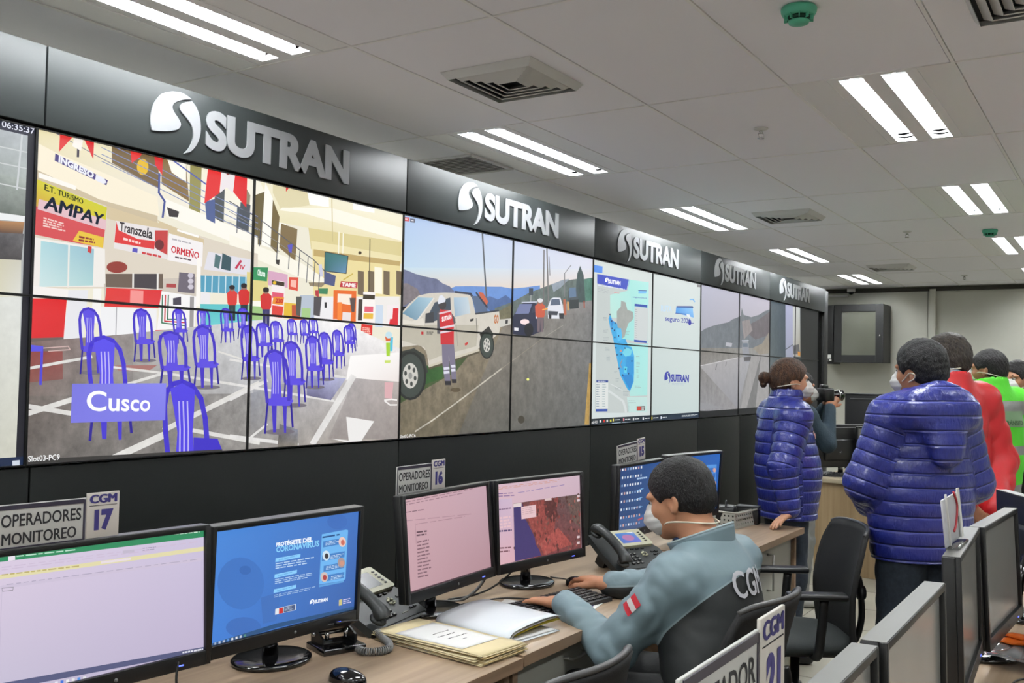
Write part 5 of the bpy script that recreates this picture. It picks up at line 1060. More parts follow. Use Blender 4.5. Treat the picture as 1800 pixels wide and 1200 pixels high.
# ------------------------------------------------------------------ telephones
m_phone = mat('phone charcoal', (44, 48, 48), .42); m_phonepale = mat('phone ivory trim', (206, 206, 178), .45); m_key = mat('phone key', (28, 30, 30), .45); m_keytop = mat('pale key print', (190, 190, 180), .6)
def phone(label, x, y, yaw, lit, sc=1.0):
    t = thing('desk_phone', label, 'telephone', (x, y, DZ), yaw, 'desk telephones')
    t.scale = (sc, sc, sc)
    # body: wedge rising backwards; local +x to the user, +y to the right
    th = .50; S = Matrix.Translation((0, 0, .018)) @ Matrix.Rotation(th, 4, 'Y')      # sloped face: u backwards is -x
    def face(u, v, h): return tuple(S @ Vector((-u, v, h)))
    b = MB()
    b.prism([(0, .0), (.0, .29), (.10, .29), (.125, .275), (.215, .27), (.215, .012), (.10, .0)], -.022, .0, lambda u, v, h: face(u, v, h))
    b.obj('body', m_phone, t)
    b = MB(); b.prism([(.0, .0), (.0, .006), (-.0, .29), (-.01, .28), (-.01, .01)], -.018, -.002, lambda u, v, h: face(u, v, h)); b.obj('front_lip', m_darkgrey, t)
    b = MB(); b.box((-.15, .06, .03), (.05, .03, .06), (0, .5, 0)); b.box((-.15, .23, .03), (.05, .03, .06), (0, .5, 0)); b.obj('stand', m_black, t)
    # screen block
    b = MB(); b.prism([(.115, .085), (.115, .262), (.122, .27), (.208, .262), (.212, .255), (.212, .085)], .0, .012, lambda u, v, h: face(u, v, h)); blk = b.obj('display_block', m_phonepale, t)
    if lit:
        P = Picture([(0, 1), (1, 1), (1, 0), (0, 0)], .096, .062); P.quad([(0, 1), (1, 1), (1, 0), (0, 0)], [(70, 120, 190), (90, 140, 206), (110, 110, 206), (80, 110, 190)]); P.disc(.5, .5, .3, .3, (176, 120, 170)); P.poly([(.6, 1), (.95, 1), (.95, .86)], (226, 230, 240))
        P.build((0, 0, .096, .062), lambda u, v, h: face(.132+v, .125+u, .0125+h), 'display', blk)
    else:
        b = MB(); b.prism([(.132, .125), (.132, .221), (.194, .221), (.194, .125)], .0115, .0127, lambda u, v, h: face(u, v, h)); b.obj('display', mat('phone lcd', (70, 74, 80), .2), blk)
    b = MB()
    for k in range(5):
        for v in (.104, .243): b.box(face(.136+k*.013, v, .0125), (.005, .011, .003), (0, th, 0))
    b.obj('line_keys', m_key, blk)
    # keypad
    b = MB(); c = MB()
    for r in range(4):
        for q in range(3):
            b.box(face(.026+(3-r)*.0175, .10+q*.022, .002), (.0095, .014, .005), (0, th, 0), bev=.001); c.box(face(.026+(3-r)*.0175, .10+q*.022, .0048), (.003, .006, .0004), (0, th, 0))
    b.obj('keypad', m_key, t); c.obj('key_print', m_keytop, t)
    b = MB()
    for k in range(4): b.box(face(.106, .125+k*.027, .002), (.005, .015, .004), (0, th, 0))
    for r in range(4):
        for q in range(2): b.box(face(.028+r*.018, .240+q*.02, .002), (.006, .013, .004), (0, th, 0))
    b.obj('function_keys', m_key, t)
    b = MB()
    for k in range(6): a = k*PI/3; b.box(face(.072+.011*math.cos(a), .192+.011*math.sin(a), .003), (.009, .009, .005), (0, th, a), bev=.002)
    b.obj('navigation_pad', m_phonepale, t)
    b = MB(); b.box(face(.02, .195, .001), (.003, .03, .0015), (0, th, 0)); b.obj('name_strip', m_keytop, t)
    # handset in its cradle on the left
    hp = [face(.005, .035, .030), face(.02, .035, .040), face(.06, .035, .05), face(.11, .035, .053), face(.16, .035, .05), face(.20, .035, .040), face(.215, .035, .028)]
    b = MB(); b.tube(smoothpath(hp, 4), [.026 if i < 6 or i > 18 else .021 for i in range(25)], 14, flat=.78, up=(0, 0, 1)); 
    b.tube([face(.018, .035, .03), face(.018, .035, .006)], [.027, .028], 14); b.tube([face(.198, .035, .03), face(.198, .035, .006)], [.027, .028], 14)
    b.obj('handset', m_phone, t, sub=1)
    return t
phone('charcoal desk telephone with a dark unlit display, beside the manila folders', 1.045, 2.30, .14, False, 1.12)
phone('charcoal desk telephone with a lit blue display, near the seated man', 1.215, 3.60, -.40, True, 1.08)

def coil(pts, r, turns, wire, name, m, parent=None, label=None, cat=None):
    p = smoothpath(pts, 12); L = [0]
    for i in range(1, len(p)): L.append(L[-1]+(p[i]-p[i-1]).length)
    N = turns*10; path = []
    for k in range(N+1):
        s_ = L[-1]*k/N; i = max(j for j in range(len(L)) if L[j] <= s_+1e-9); i = min(i, len(p)-2)
        f = (s_-L[i])/max(1e-9, L[i+1]-L[i]); c = p[i].lerp(p[i+1], f); tg = (p[i+1]-p[i]).normalized()
        a = tg.cross(Vector((0, 0, 1))).normalized(); u = a.cross(tg)
        th = 2*PI*turns*k/N; path.append(c+a*r*math.cos(th)+u*r*math.sin(th))
    b = MB(); b.tube(path, wire, 5)
    o = b.obj(name, m, parent)
    if label: tag(o, label, cat)
    return o
z = DZ+.0125
coil([(1.060, 2.300, z+.01), (1.10, 2.285, z), (1.150, 2.248, z), (1.178, 2.210, z), (1.170, 2.172, z), (1.140, 2.150, z), (1.108, 2.158, z)], .0095, 42, .0022, 'phone_cord', mat('grey cord', (126, 126, 124), .45), None, 'coiled grey telephone cord curled on the desk beside the hole punch', 'cord')
coil([(1.20, 3.64, z), (1.235, 3.68, z), (1.262, 3.74, z), (1.272, 3.80, z)], .009, 22, .0022, 'phone_cord', mat('dark cord', (60, 62, 62), .4), None, 'coiled dark telephone cord in front of the lit-display telephone', 'cord')

# ------------------------------------------------------------------ small things on the near desks
t = thing('hole_punch', 'black metal hole punch standing beside the coronavirus monitor foot', 'hole punch', (1.03, 2.155, DZ), -.35)
b = MB(); b.box((0, 0, .009), (.115, .135, .018), bev=.004); b.obj('base', m_blackgloss, t)
b = MB(); b.prism([(-.05, .018), (.02, .018), (.02, .04), (-.02, .055), (-.05, .05)], -.055, -.049, lambda u, v, h: (u, h, v)); b.obj('bracket', m_black, t)
b = MB(); b.prism([(-.05, .018), (.02, .018), (.02, .04), (-.02, .055), (-.05, .05)], .049, .055, lambda u, v, h: (u, h, v)); b.obj('bracket', m_black, t)
b = MB(); b.box((-.01, 0, .062), (.10, .10, .004), (0, -.42, 0), bev=.001); b.box((.035, 0, .082), (.03, .055, .005), (0, -.42, 0), bev=.001); b.obj('lever', m_black, t)
b = MB(); b.tube([(-.03, -.06, .042), (-.03, .06, .042)], .006); b.tube([(.0, -.03, .03), (.0, -.03, .055)], .007); b.tube([(.0, .03, .03), (.0, .03, .055)], .007); b.obj('pins', m_chrome, t)

m_manila = mat('manila card', (226, 210, 166), .75, noise=.06, nscale=6); m_manila2 = mat('aged manila card', (206, 184, 132), .75, noise=.08, nscale=6)
fl = ['bottom manila folder of the stack by the desk corner', 'second manila folder from the bottom of the stack', 'third manila folder from the bottom of the stack', 'fourth manila folder, just under the top one', 'top manila folder with a handwritten white sheet on it']
zz = DZ+.001
for k in range(5):
    hgt = .0046 if k < 4 else .004
    t = thing('paper_folder', fl[k], 'folder', (1.272+[0, .006, -.012, .004, -.006][k], 2.372+[0, .004, -.004, .006, .0][k], zz), -.10+[0, .03, -.03, .02, .01][k], 'stacked manila folders')
    L_, W_ = .415, .20
    b = MB(); b.grid(lambda u, v: ((u-.5)*L_, (v-.5)*W_, .0012+.002*math.sin(u*3+k)*(k == 4)), 14, 8); b.obj('back_cover', m_manila2 if k % 2 else m_manila, t, solid=.0012)
    b = MB(); b.box((-.004, 0, hgt*.5), (L_-.03, W_-.014, hgt-.0026)); b.obj('papers', m_paper, t)
    b = MB(); b.grid(lambda u, v: ((u-.5)*L_*.985, (v-.5)*W_*.97, hgt-.0006+.0022*max(0, math.sin(u*5+v*2+k))), 14, 8); b.obj('front_cover', m_manila, t, solid=.0012)
    if k == 4:
        b = MB(); b.grid(lambda u, v: (-.13+u*.26, -.085+v*.165, hgt+.0012+.0022*max(0, math.sin((.2+u*.6)*5+v*2+k))), 12, 8); sh = b.obj('cover_sheet', m_paper, t, solid=.0006)
        b = MB()
        for r, (a, c) in enumerate(((-.03, .035), (-.045, .03), (-.035, .045), (-.01, .01))):
            u = a
            while u < c:
                du = random.uniform(.003, .0065); b.box((-.03+r*.032+random.uniform(-.0012, .0012), u+du/2, hgt+.0046), (random.uniform(.002, .006), du*random.uniform(.25, .6), .0005), (0, 0, random.uniform(-.6, .6))); u += du
        b.obj('handwriting', m_ink, sh)
    zz += hgt+.0012

# folded notebook
t = thing('notebook', 'white folded-over notebook with a yellow page showing, in front of the seated man hand', 'notebook', (1.262, 2.652, DZ), -.16)
sec = smoothpath([(.130, .036, 0), (.09, .044, 0), (.02, .047, 0), (-.06, .042, 0), (-.125, .034, 0), (-.148, .018, 0), (-.13, .004, 0), (-.06, .0022, 0), (.09, .0022, 0)], 5)
b = MB(); b.grid(lambda u, v: (-.16+u*.312+.03*math.sin(v*2), sec[min(int(v*(len(sec)-1)+.5), len(sec)-1)].x, sec[min(int(v*(len(sec)-1)+.5), len(sec)-1)].y), 10, len(sec)); b.obj('cover', mat('white glossy cover', (226, 232, 236), .35), t, solid=.0016)
sec2 = smoothpath([(.115, .032, 0), (.06, .036, 0), (-.04, .032, 0), (-.11, .024, 0), (-.128, .014, 0), (-.10, .007, 0), (.08, .006, 0)], 5)
b = MB(); b.grid(lambda u, v: (-.155+u*.298+.03*math.sin(v*2), sec2[min(int(v*(len(sec2)-1)+.5), len(sec2)-1)].x, sec2[min(int(v*(len(sec2)-1)+.5), len(sec2)-1)].y), 10, len(sec2)); b.obj('pages', m_paper, t, solid=.003)
b = MB(); b.grid(lambda u, v: (-.15+u*.302, -.09+v*.215, .012+.018*v+.004*math.sin(v*4)), 8, 8); b.obj('yellow_page', mat('yellow paper', (206, 186, 50), .7), t, solid=.0012)

t = thing('lanyard_card', 'blue lanyard with a white card lying by the seated man left fingers', 'card', (1.13, 2.86, DZ), .3)
b = MB(); b.box((.02, .06, .004), (.055, .085, .003), (0, .06, 0), bev=.001); b.obj('card', m_paper, t)
b = MB(); b.tube(smoothpath([(-.02, -.10, .004), (.0, -.06, .007), (-.01, -.02, .004), (.02, .0, .008), (.01, .03, .006)], 6), .008, 6, flat=.4, up=(0, 0, 1)); b.tube(smoothpath([(.02, -.07, .004), (.035, -.02, .006), (.03, .03, .008)], 6), .008, 6, flat=.4, up=(0, 0, 1)); b.obj('ribbon', mat('indigo ribbon', (62, 60, 150), .6), t)
t = thing('leaflet', 'purple and white leaflet lying under the seated man left forearm', 'leaflet', (1.36, 3.03, DZ), .2)
b = MB(); b.box((0, 0, .0015), (.10, .20, .002)); b.obj('sheet', m_paper, t); b = MB(); b.box((-.005, 0, .003), (.075, .17, .0006)); b.obj('print', m_navy, t)

# keyboards and mice
def keyboard(label, x, y, yaw, L_=.43, D_=.15, z0=DZ, group='computer keyboards'):
    t = thing('keyboard', label, 'keyboard', (x, y, z0), yaw, group)
    b = MB(); b.prism([(0, 0), (0, .014), (-D_, .028), (-D_, 0)], -L_, 0, lambda u, v, h: (u, h, v)); b.obj('case', m_darkgrey, t)
    b = MB(); rows = 6
    for r in range(rows):
        xx = -.02-r*(D_-.034)/(rows-1); zz_ = .0165+(-xx/D_)*.0125
        n = 18
        for k in range(n):
            yy = -L_+.02+k*(L_-.04)/(n-1)
            if r == 0 and 4 <= k <= 8:
                if k == 6: b.box((xx, yy, zz_), (.016, .1, .006), (0, .085, 0), bev=.0015)
                continue
            b.box((xx, yy, zz_), (.0165, .0178, .006), (0, .085, 0), bev=.0015)
    b.obj('keys', m_black, t)
    return t
keyboard('black keyboard under the seated man hands', 1.400, 3.185, -.16, .42)
def mouse(label, x, y, yaw, z0=DZ):
    t = thing('computer_mouse', label, 'mouse', (x, y, z0), yaw, 'computer mice')
    def f(u, v):
        a = 2*PI*u; r = math.sin(v*PI/2); xx = .054*r*math.cos(a); yy = .031*r*math.sin(a)
        return (xx, yy, .001+.034*math.cos(v*PI/2)**.7*(1-.15*xx/.054))
    b = MB(); b.grid(f, 28, 10, closeu=True); b.obj('shell', m_blackgloss, t)
    b = MB(); b.box((-.033, 0, .026), (.014, .007, .010), bev=.003); b.obj('wheel', m_midgrey, t)
    return t
mouse('black mouse held by the seated man right hand', 1.185, 3.335, .3)
mouse('dark mouse half cut by the bottom edge in front of the coronavirus monitor', 1.262, 1.945, .2)
def cable(label, pts, r=.0025, m=None, n=8, name='cable', cat='cable'):
    b = MB(); b.tube(smoothpath(pts, n), r, 6); return tag(b.obj(name, m or m_black), label, cat)
c_ = DZ+.003
cable('thin black keyboard cable crossing the desk behind the notebook', [(1.00, 2.76, c_), (1.02, 2.86, c_), (1.06, 2.96, c_), (1.10, 3.0, c_), (1.17, 3.03, c_), (1.22, 3.04, c_+.01)])
cable('short black mouse cable behind the satellite-map monitor foot', [(1.02, 3.40, c_), (1.09, 3.40, c_), (1.12, 3.37, c_), (1.135, 3.352, c_+.008)])
cable('thick grey cables drooping between the two pink monitors', [(1.03, 2.96, .90), (1.02, 2.93, .84), (1.0, 2.90, .80), (.97, 2.86, c_), (.93, 2.80, c_)], .006, mat('grey cable', (110, 110, 108), .5))
cable('black cable running past the satellite monitor foot', [(1.03, 3.13, .875), (1.02, 3.09, .83), (.99, 3.02, .79), (.96, 2.94, c_), (.93, 2.84, c_)], .004)
cable('white cable leaning behind the coronavirus monitor foot', [(.90, 2.02, .86), (.88, 1.95, .82), (.86, 1.86, .79), (.85, 1.80, c_)], .003, m_white)
cable('dark cable hanging from the spreadsheet monitor onto the desk', [(1.075, 1.56, .88), (1.085, 1.55, .83), (1.09, 1.57, c_), (1.16, 1.60, c_), (1.25, 1.60, c_)], .003)
cable('blue-white cable between the coronavirus monitor and the telephone', [(.86, 2.25, c_), (.855, 2.30, .80), (.85, 2.36, .81), (.84, 2.42, .80)], .004, mat('pale blue cable', (150, 190, 226), .5))

# perforated basket and what stands in it
t = thing('basket', 'grey perforated plastic basket near the woman hand on the far desk', 'basket', (1.105, 5.235, DZ), -.12)
m_bask = mat('grey basket plastic', (176, 176, 166), .5)
def pwall(b, p0, p1, n, h, flare):
    p0, p1 = Vector(p0), Vector(p1); d = p1-p0; nrm = Vector((d.y, -d.x, 0)).normalized()
    def pt(u, v): return tuple(p0+d*u+nrm*(flare*v)+(d.normalized()*((u-.5)*2*flare*v)*1.0)+Vector((0, 0, h*v)))
    us = [0]
    for k in range(n): c = (k+.5)/n; us += [c-.22/n, c+.22/n]
    us.append(1); vs = [0, .17, .27, .43, .53, .69, .79, 1]
    for j in range(len(vs)-1):
        for i in range(len(us)-1):
            if i % 2 == 1 and j % 2 == 1: continue
            b._add([pt(us[i], vs[j]), pt(us[i+1], vs[j]), pt(us[i+1], vs[j+1]), pt(us[i], vs[j+1])], [(0, 1, 2, 3)])
b = MB(); bx, by = .085, .125
for (a, c, n) in (((bx, -by, 0), (bx, by, 0), 9), ((bx, by, 0), (-bx, by, 0), 6), ((-bx, by, 0), (-bx, -by, 0), 9), ((-bx, -by, 0), (bx, -by, 0), 6)): pwall(b, a, c, n, .085, -.016)
bmesh.ops.remove_doubles(b.bm, verts=b.bm.verts, dist=.0005)
b.box((0, 0, .003), (2*bx, 2*by, .004)); b.obj('shell', m_bask, t, solid=.003)
b = MB(); e = .016; b.tube([(bx+e, -by-e, .085), (bx+e, by+e, .085), (-bx-e, by+e, .085), (-bx-e, -by-e, .085), (bx+e, -by-e, .085)], .005); b.obj('rim', m_bask, t)
t = thing('camera_bag', 'small black case lying inside the perforated basket', 'case', (1.09, 5.18, DZ+.006), .3); b = MB(); b.box((0, 0, .055), (.11, .11, .10), bev=.02, seg=3); b.obj('body', m_black, t); b = MB(); b.tube(smoothpath([(0, -.04, .10), (0, -.02, .125), (0, .02, .125), (0, .04, .10)], 5), .005); b.obj('handle', m_black, t)
t = thing('desk_box', 'black box-shaped pen stand beside the icon monitor foot', 'box', (1.235, 4.20, DZ), .3); b = MB(); b.box((0, 0, .035), (.07, .07, .07), bev=.006); b.obj('body', m_darkgrey, t); b = MB(); b.box((0, 0, .0705), (.055, .055, .002)); b.obj('opening', m_black, t)
t = thing('pouch', 'soft black pouch lying between the lit telephone and the seated man', 'pouch', (1.36, 3.86, DZ), .2); b = MB(); b.grid(lambda u, v: (.05*math.sin(v*PI)*math.cos(2*PI*u)*(1+.1*math.sin(5*u*PI)), .08*math.sin(v*PI)*math.sin(2*PI*u), .03-.029*math.cos(v*PI)), 24, 12, closeu=True); b.obj('body', mat('black nylon', (26, 28, 28), .7, bump=.2, bscale=120), t)
# ------------------------------------------------------------------ solid modelling for people: signed distances turned into one skin
def _n(v): v = np.asarray(v, float); return v/np.linalg.norm(v)
class Solid:
    """a sampled distance field; shapes are blended in one after the other and meshed as one continuous surface"""
    def __init__(s, lo, hi, res):
        s.lo = np.array(lo, float); s.res = res
        s.n = np.ceil((np.array(hi, float)-s.lo)/res).astype(int)+1
        s.F = np.full(s.n, .25, np.float32)
    def _win(s, lo, hi, m):
        a = np.clip(np.floor((np.array(lo)-m-s.lo)/s.res).astype(int), 0, s.n); b = np.clip(np.ceil((np.array(hi)+m-s.lo)/s.res).astype(int)+1, 0, s.n)
        if (b <= a).any(): return None, None
        g = np.meshgrid(*[(s.lo[i]+np.arange(a[i], b[i])*s.res).astype(np.float32) for i in range(3)], indexing='ij')
        return (slice(a[0], b[0]), slice(a[1], b[1]), slice(a[2], b[2])), np.stack(g, -1)
    def _mix(s, w, d, k, sub):
        f = s.F[w]
        if sub:
            d = -d
            h = np.clip(.5-.5*(d-f)/k, 0, 1) if k else None
            s.F[w] = (np.maximum(f, d) if not k else d*(1-h)+f*h+k*h*(1-h))
        else:
            if not k: s.F[w] = np.minimum(f, d)
            else:
                h = np.clip(.5+.5*(f-d)/k, 0, 1); s.F[w] = f*(1-h)+d*h-k*h*(1-h)
    def cone(s, a, b, ra, rb=None, k=.02, flat=None, sub=False, fn=None):
        """tapered capsule; flat = (direction, factor) squeezes the section; fn(t, p) bulges the surface"""
        rb = ra if rb is None else rb; a = np.array(a, float); b = np.array(b, float); m = max(ra, rb)*1.05+.04
        w, p = s._win(np.minimum(a, b), np.maximum(a, b), m)
        if w is None: return s
        ba = (b-a).astype(np.float32); L2 = max(1e-9, float(ba@ba)); q = p-a.astype(np.float32)
        t = np.clip((q@ba)/L2, 0, 1); q = q-t[..., None]*ba
        if flat is not None:
            n = _n(flat[0]).astype(np.float32); q = q+n*((q@n)*(1/flat[1]-1))[..., None]
        d = np.sqrt((q*q).sum(-1))-(ra+(rb-ra)*t)
        if flat is not None: d = d*(.5+.5*flat[1])
        if fn is not None: d = d-fn(t, p)
        s._mix(w, d, k, sub); return s
    def ell(s, c, r, R=None, k=.02, sub=False, fn=None):
        c = np.array(c, float); r = np.array(r, float); mx = r.max()
        w, p = s._win(c-mx, c+mx, .04)
        if w is None: return s
        q = p-c.astype(np.float32)
        if R is not None: q = q @ np.array(R, np.float32).T
        r = r.astype(np.float32); k0 = np.sqrt(((q/r)**2).sum(-1))+1e-9; k1 = np.sqrt(((q/(r*r))**2).sum(-1))+1e-9
        d = k0*(k0-1)/k1
        if fn is not None: d = d-fn(None, p)
        s._mix(w, d, k, sub); return s
    def cut(s, p0, nrm, k=.0):
        """removes the side the normal points to"""
        w, p = s._win(s.lo, s.lo+s.n*s.res, 0)
        d = -((p-np.array(p0, np.float32))@_n(nrm).astype(np.float32)); s._mix(w, d, k, True); return s
    def bulge(s, fn):
        w, p = s._win(s.lo, s.lo+s.n*s.res, 0); s.F[w] -= fn(p).astype(np.float32); return s
    def mesh(s):
        F = s.F; S = F < 0; nx, ny, nz = F.shape
        c = S[:-1, :-1, :-1].astype(np.int8)
        for dx, dy, dz in ((1, 0, 0), (0, 1, 0), (1, 1, 0), (0, 0, 1), (1, 0, 1), (0, 1, 1), (1, 1, 1)): c = c+S[dx:nx-1+dx, dy:ny-1+dy, dz:nz-1+dz]
        act = (c > 0) & (c < 8); idx = np.full(act.shape, -1, np.int64); ii = np.argwhere(act); idx[act] = np.arange(len(ii))
        acc = np.zeros((len(ii), 3)); cnt = np.zeros(len(ii)); I = ii
        cor = [(0, 0, 0), (1, 0, 0), (0, 1, 0), (1, 1, 0), (0, 0, 1), (1, 0, 1), (0, 1, 1), (1, 1, 1)]
        for a, b in ((0, 1), (2, 3), (4, 5), (6, 7), (0, 2), (1, 3), (4, 6), (5, 7), (0, 4), (1, 5), (2, 6), (3, 7)):
            A, B = np.array(cor[a]), np.array(cor[b]); fa = F[tuple((I+A).T)]; fb = F[tuple((I+B).T)]
            m = (fa < 0) != (fb < 0); t = np.where(m, fa/np.where(m, fa-fb, 1), 0)
            acc += np.where(m[:, None], A+(B-A)*t[:, None], 0); cnt += m
        V = s.lo+(I+acc/cnt[:, None])*s.res
        Q = []
        for ax in range(3):
            a = S.take(range(0, S.shape[ax]-1), ax); b = S.take(range(1, S.shape[ax]), ax); e = np.argwhere(a != b)
            u, v = [(1, 2), (2, 0), (0, 1)][ax]
            e = e[(e[:, u] > 0) & (e[:, v] > 0) & (e[:, u] < S.shape[u]-1) & (e[:, v] < S.shape[v]-1)]
            if not len(e): continue
            eu = np.zeros(3, int); eu[u] = 1; ev = np.zeros(3, int); ev[v] = 1
            q = np.stack([idx[tuple((e-eu-ev).T)], idx[tuple((e-ev).T)], idx[tuple(e.T)], idx[tuple((e-eu).T)]], 1)
            fl = a[tuple(e.T)]; q = np.where(fl[:, None], q, q[:, ::-1]); Q.append(q)
        Q = np.concatenate(Q); Q = Q[(Q >= 0).all(1)]
        return V, Q
    def obj(s, name, m, parent, reg=None, smooth=1):
        V, Q = s.mesh()
        for _ in range(smooth):                    # a light relaxation of the sampled surface
            acc = np.zeros_like(V); cnt = np.zeros(len(V))
            for i in range(4):
                for j in (1, 3): np.add.at(acc, Q[:, i], V[Q[:, (i+j) % 4]]); np.add.at(cnt, Q[:, i], 1)
            V = V*.5+.5*acc/np.maximum(cnt, 1)[:, None]
        me = bpy.data.meshes.new(name)
        me.vertices.add(len(V)); me.vertices.foreach_set('co', V.astype(np.float32).ravel())
        me.loops.add(len(Q)*4); me.loops.foreach_set('vertex_index', Q.astype(np.int32).ravel())
        me.polygons.add(len(Q)); me.polygons.foreach_set('loop_start', np.arange(0, len(Q)*4, 4, dtype=np.int32))
        me.polygons.foreach_set('use_smooth', np.ones(len(Q), bool))
        me.update(calc_edges=True); me.validate()
        if reg is not None:
            a = me.attributes.new('reg', 'FLOAT', 'POINT'); a.data.foreach_set('value', np.asarray(reg(V), np.float32))
        me.materials.append(m)
        o = bpy.data.objects.new(name, me); COL.objects.link(o); o.parent = parent
        return o

def waves(seed, freq, n=5):
    rg = np.random.default_rng(seed); D = rg.normal(size=(n, 3)); D /= np.linalg.norm(D, axis=1)[:, None]; D *= freq*rg.uniform(.7, 1.4, (n, 1)); ph = rg.uniform(0, 6.28, n)
    def f(p):
        r = 0
        for d, q in zip(D.astype(np.float32), ph): r = r+np.sin(p@d+np.float32(q))
        return r/n
    return f
def folds(seed, freq=26, amp=.006):
    """soft cloth folds"""
    a, b = waves(seed, freq*2.6, 6), waves(seed+9, freq)
    return lambda p: amp*np.abs(a(p+.02*b(p)[..., None]))**.8-amp*.4
def quilt(spacing, amp, seed=0, axis=None, o=None):
    """horizontal quilted channels; along a limb when axis is given"""
    wv = waves(seed, 9); cr = waves(seed+3, 150, 7)
    def f(t, p):
        h = p[..., 2] if axis is None else (p-np.array(o, np.float32))@_n(axis).astype(np.float32)
        u = h/spacing+.06*wv(p)
        return amp*(np.abs(np.sin(np.pi*u))**.38-.6)+.0017*cr(p)
    return f

class Frame:
    def __init__(s, o, fwd, up=(0, 0, 1)):
        s.o = np.array(o, float); s.f = _n(fwd); l = np.cross(up, s.f); s.l = _n(l); s.u = np.cross(s.f, s.l); s.R = np.stack([s.f, s.l, s.u])
    def __call__(s, a, b, c): return s.o+s.f*a+s.l*b+s.u*c
    def turn(s, a, b, c, yaw=0, pitch=0, roll=0):
        cy, sy = math.cos(yaw), math.sin(yaw); f = s.f*cy+s.l*sy; l = s.l*cy-s.f*sy; u = s.u
        cp, sp = math.cos(pitch), math.sin(pitch); f, u = f*cp+u*sp, u*cp-f*sp
        r = Frame.__new__(Frame); r.o = s(a, b, c); r.f, r.l, r.u = f, l, u
        if roll: cr_, sr_ = math.cos(roll), math.sin(roll); r.l, r.u = l*cr_+u*sr_, u*cr_-l*sr_
        r.R = np.stack([r.f, r.l, r.u]); return r

def add_head(S, h, neck, s=1.0, fine=True, rn=.056):
    """h: frame at the middle of the head, facing h.f"""
    E = lambda a, b, c, r, k=.02, sub=False: S.ell(h(a*s, b*s, c*s), np.array(r)*s, h.R, k, sub)
    E(-.012, 0, .030, (.098, .077, .088)); E(.030, 0, -.030, (.066, .064, .082), .03); E(.052, 0, -.075, (.042, .046, .036), .025); E(.072, 0, -.100, (.022, .026, .018), .02)
    E(-.045, 0, -.005, (.062, .066, .06), .03)
    E(.074, .030, .022, (.022, .034, .013), .014); E(.074, -.030, .022, (.022, .034, .013), .014)
    E(.058, .042, -.028, (.026, .022, .026), .02); E(.058, -.042, -.028, (.026, .022, .026), .02)
    if fine:
        E(.094, .032, .004, (.016, .020, .011), .010, True); E(.094, -.032, .004, (.016, .020, .011), .010, True)
    S.cone(h(.088*s, 0, .010*s), h(.112*s, 0, -.028*s), .0085*s, .0125*s, .010); E(.102, .012, -.030, (.011, .009, .008), .006); E(.102, -.012, -.030, (.011, .009, .008), .006)
    E(.094, 0, -.056, (.012, .024, .007), .006); E(.091, 0, -.068, (.012, .021, .008), .006)
    for q in (1, -1):
        e = h.turn(-.008*s, q*.076*s, -.010*s, yaw=q*-.35)
        S.ell(e.o, np.array((.021, .008, .033))*s, e.R, .006); S.ell(e(.004*s, q*.008*s, .002*s), np.array((.011, .006, .019))*s, e.R, .004, True); S.ell(e(.004*s, q*.002*s, -.026*s), np.array((.009, .006, .010))*s, e.R, .006)
    S.cone(h(-.028*s, 0, -.055*s), neck, rn*s, (rn+.006)*s, .03)
def add_hand(S, wrist, fwd, back, side, curl=.5, s=1.0, spread=1.0, fingers=None, k=.006):
    """side +1: thumb towards the frame's left; back: direction out of the back of the hand"""
    h = Frame(wrist, fwd, back)
    S.cone(h(-.03*s, 0, 0), h(.02*s, 0, 0), .027*s, .029*s, .02, (h.u, .72)); 
    for y in (.024, .008, -.009, -.025): S.cone(h(.012*s, y*.75*s, 0), h(.085*s, y*s, .002*s), .016*s, .0125*s, .012, (h.u, .85))
    L = (.072, .080, .075, .058)
    for i, y in enumerate((.030, .0105, -.0095, -.0285)):
        c = curl if fingers is None else fingers[i]
        p = h(.084*s, y*side*s, .001*s); ang = c*.55; sp = y*side*1.6*spread; rr = (.0092, .0096, .0092, .0082)[i]
        for j, (fr, da) in enumerate(((.45, .0), (.31, c*.85), (.24, c*.6))):
            ang += da; d = h.f*math.cos(ang)*math.cos(sp)+h.l*math.sin(sp)*math.cos(ang)-h.u*math.sin(ang); q = p+d*L[i]*fr*s
            S.cone(p, q, rr*s*(1-.06*j), rr*s*(.94-.07*j), k); p = q
    a = h(.020*s, .022*side*s, -.006*s); b = h(.052*s, .046*side*s, -.014*s); c = h(.080*s, .058*side*s, -.020*s); d = h(.102*s, .060*side*s, -.030*s)
    S.cone(a, b, .016*s, .0125*s, .010); S.cone(b, c, .0115*s, .0105*s, .006); S.cone(c, d, .0105*s, .0085*s, .006)
def add_hair(S, h, s=1.0, seed=1, thick=.012, line=.0, nape=-.065, amp=.003, freq=400, top=0.0, side=0.0):
    """close hair following the skull, cut clear of face, ears and nape"""
    t = thick; w = waves(seed, freq, 6); w2 = waves(seed+5, freq*.3, 5); fn = lambda t_, p: amp*w(p)+amp*.8*w2(p)
    S.ell(h(-.014*s, 0, (.032+top*.5)*s), np.array((.098+t, .077+t+side, .088+t+top*.5))*s, h.R, 0, fn=fn)
    S.ell(h(-.048*s, 0, -.012*s), np.array((.062+t, .068+t*.7, .062+t*.6))*s, h.R, .02, fn=fn)
    S.ell(h((.108+line)*s, 0, -.040*s), np.array((.082, .10, .098))*s, h.R, .012, True)
    S.cut(h(-.02*s, 0, nape*s), h.f*.25-h.u, .012)
    for q in (1, -1): S.ell(h(.012*s, q*.085*s, -.026*s), np.array((.030, .030, .034))*s, h.R, .010, True)
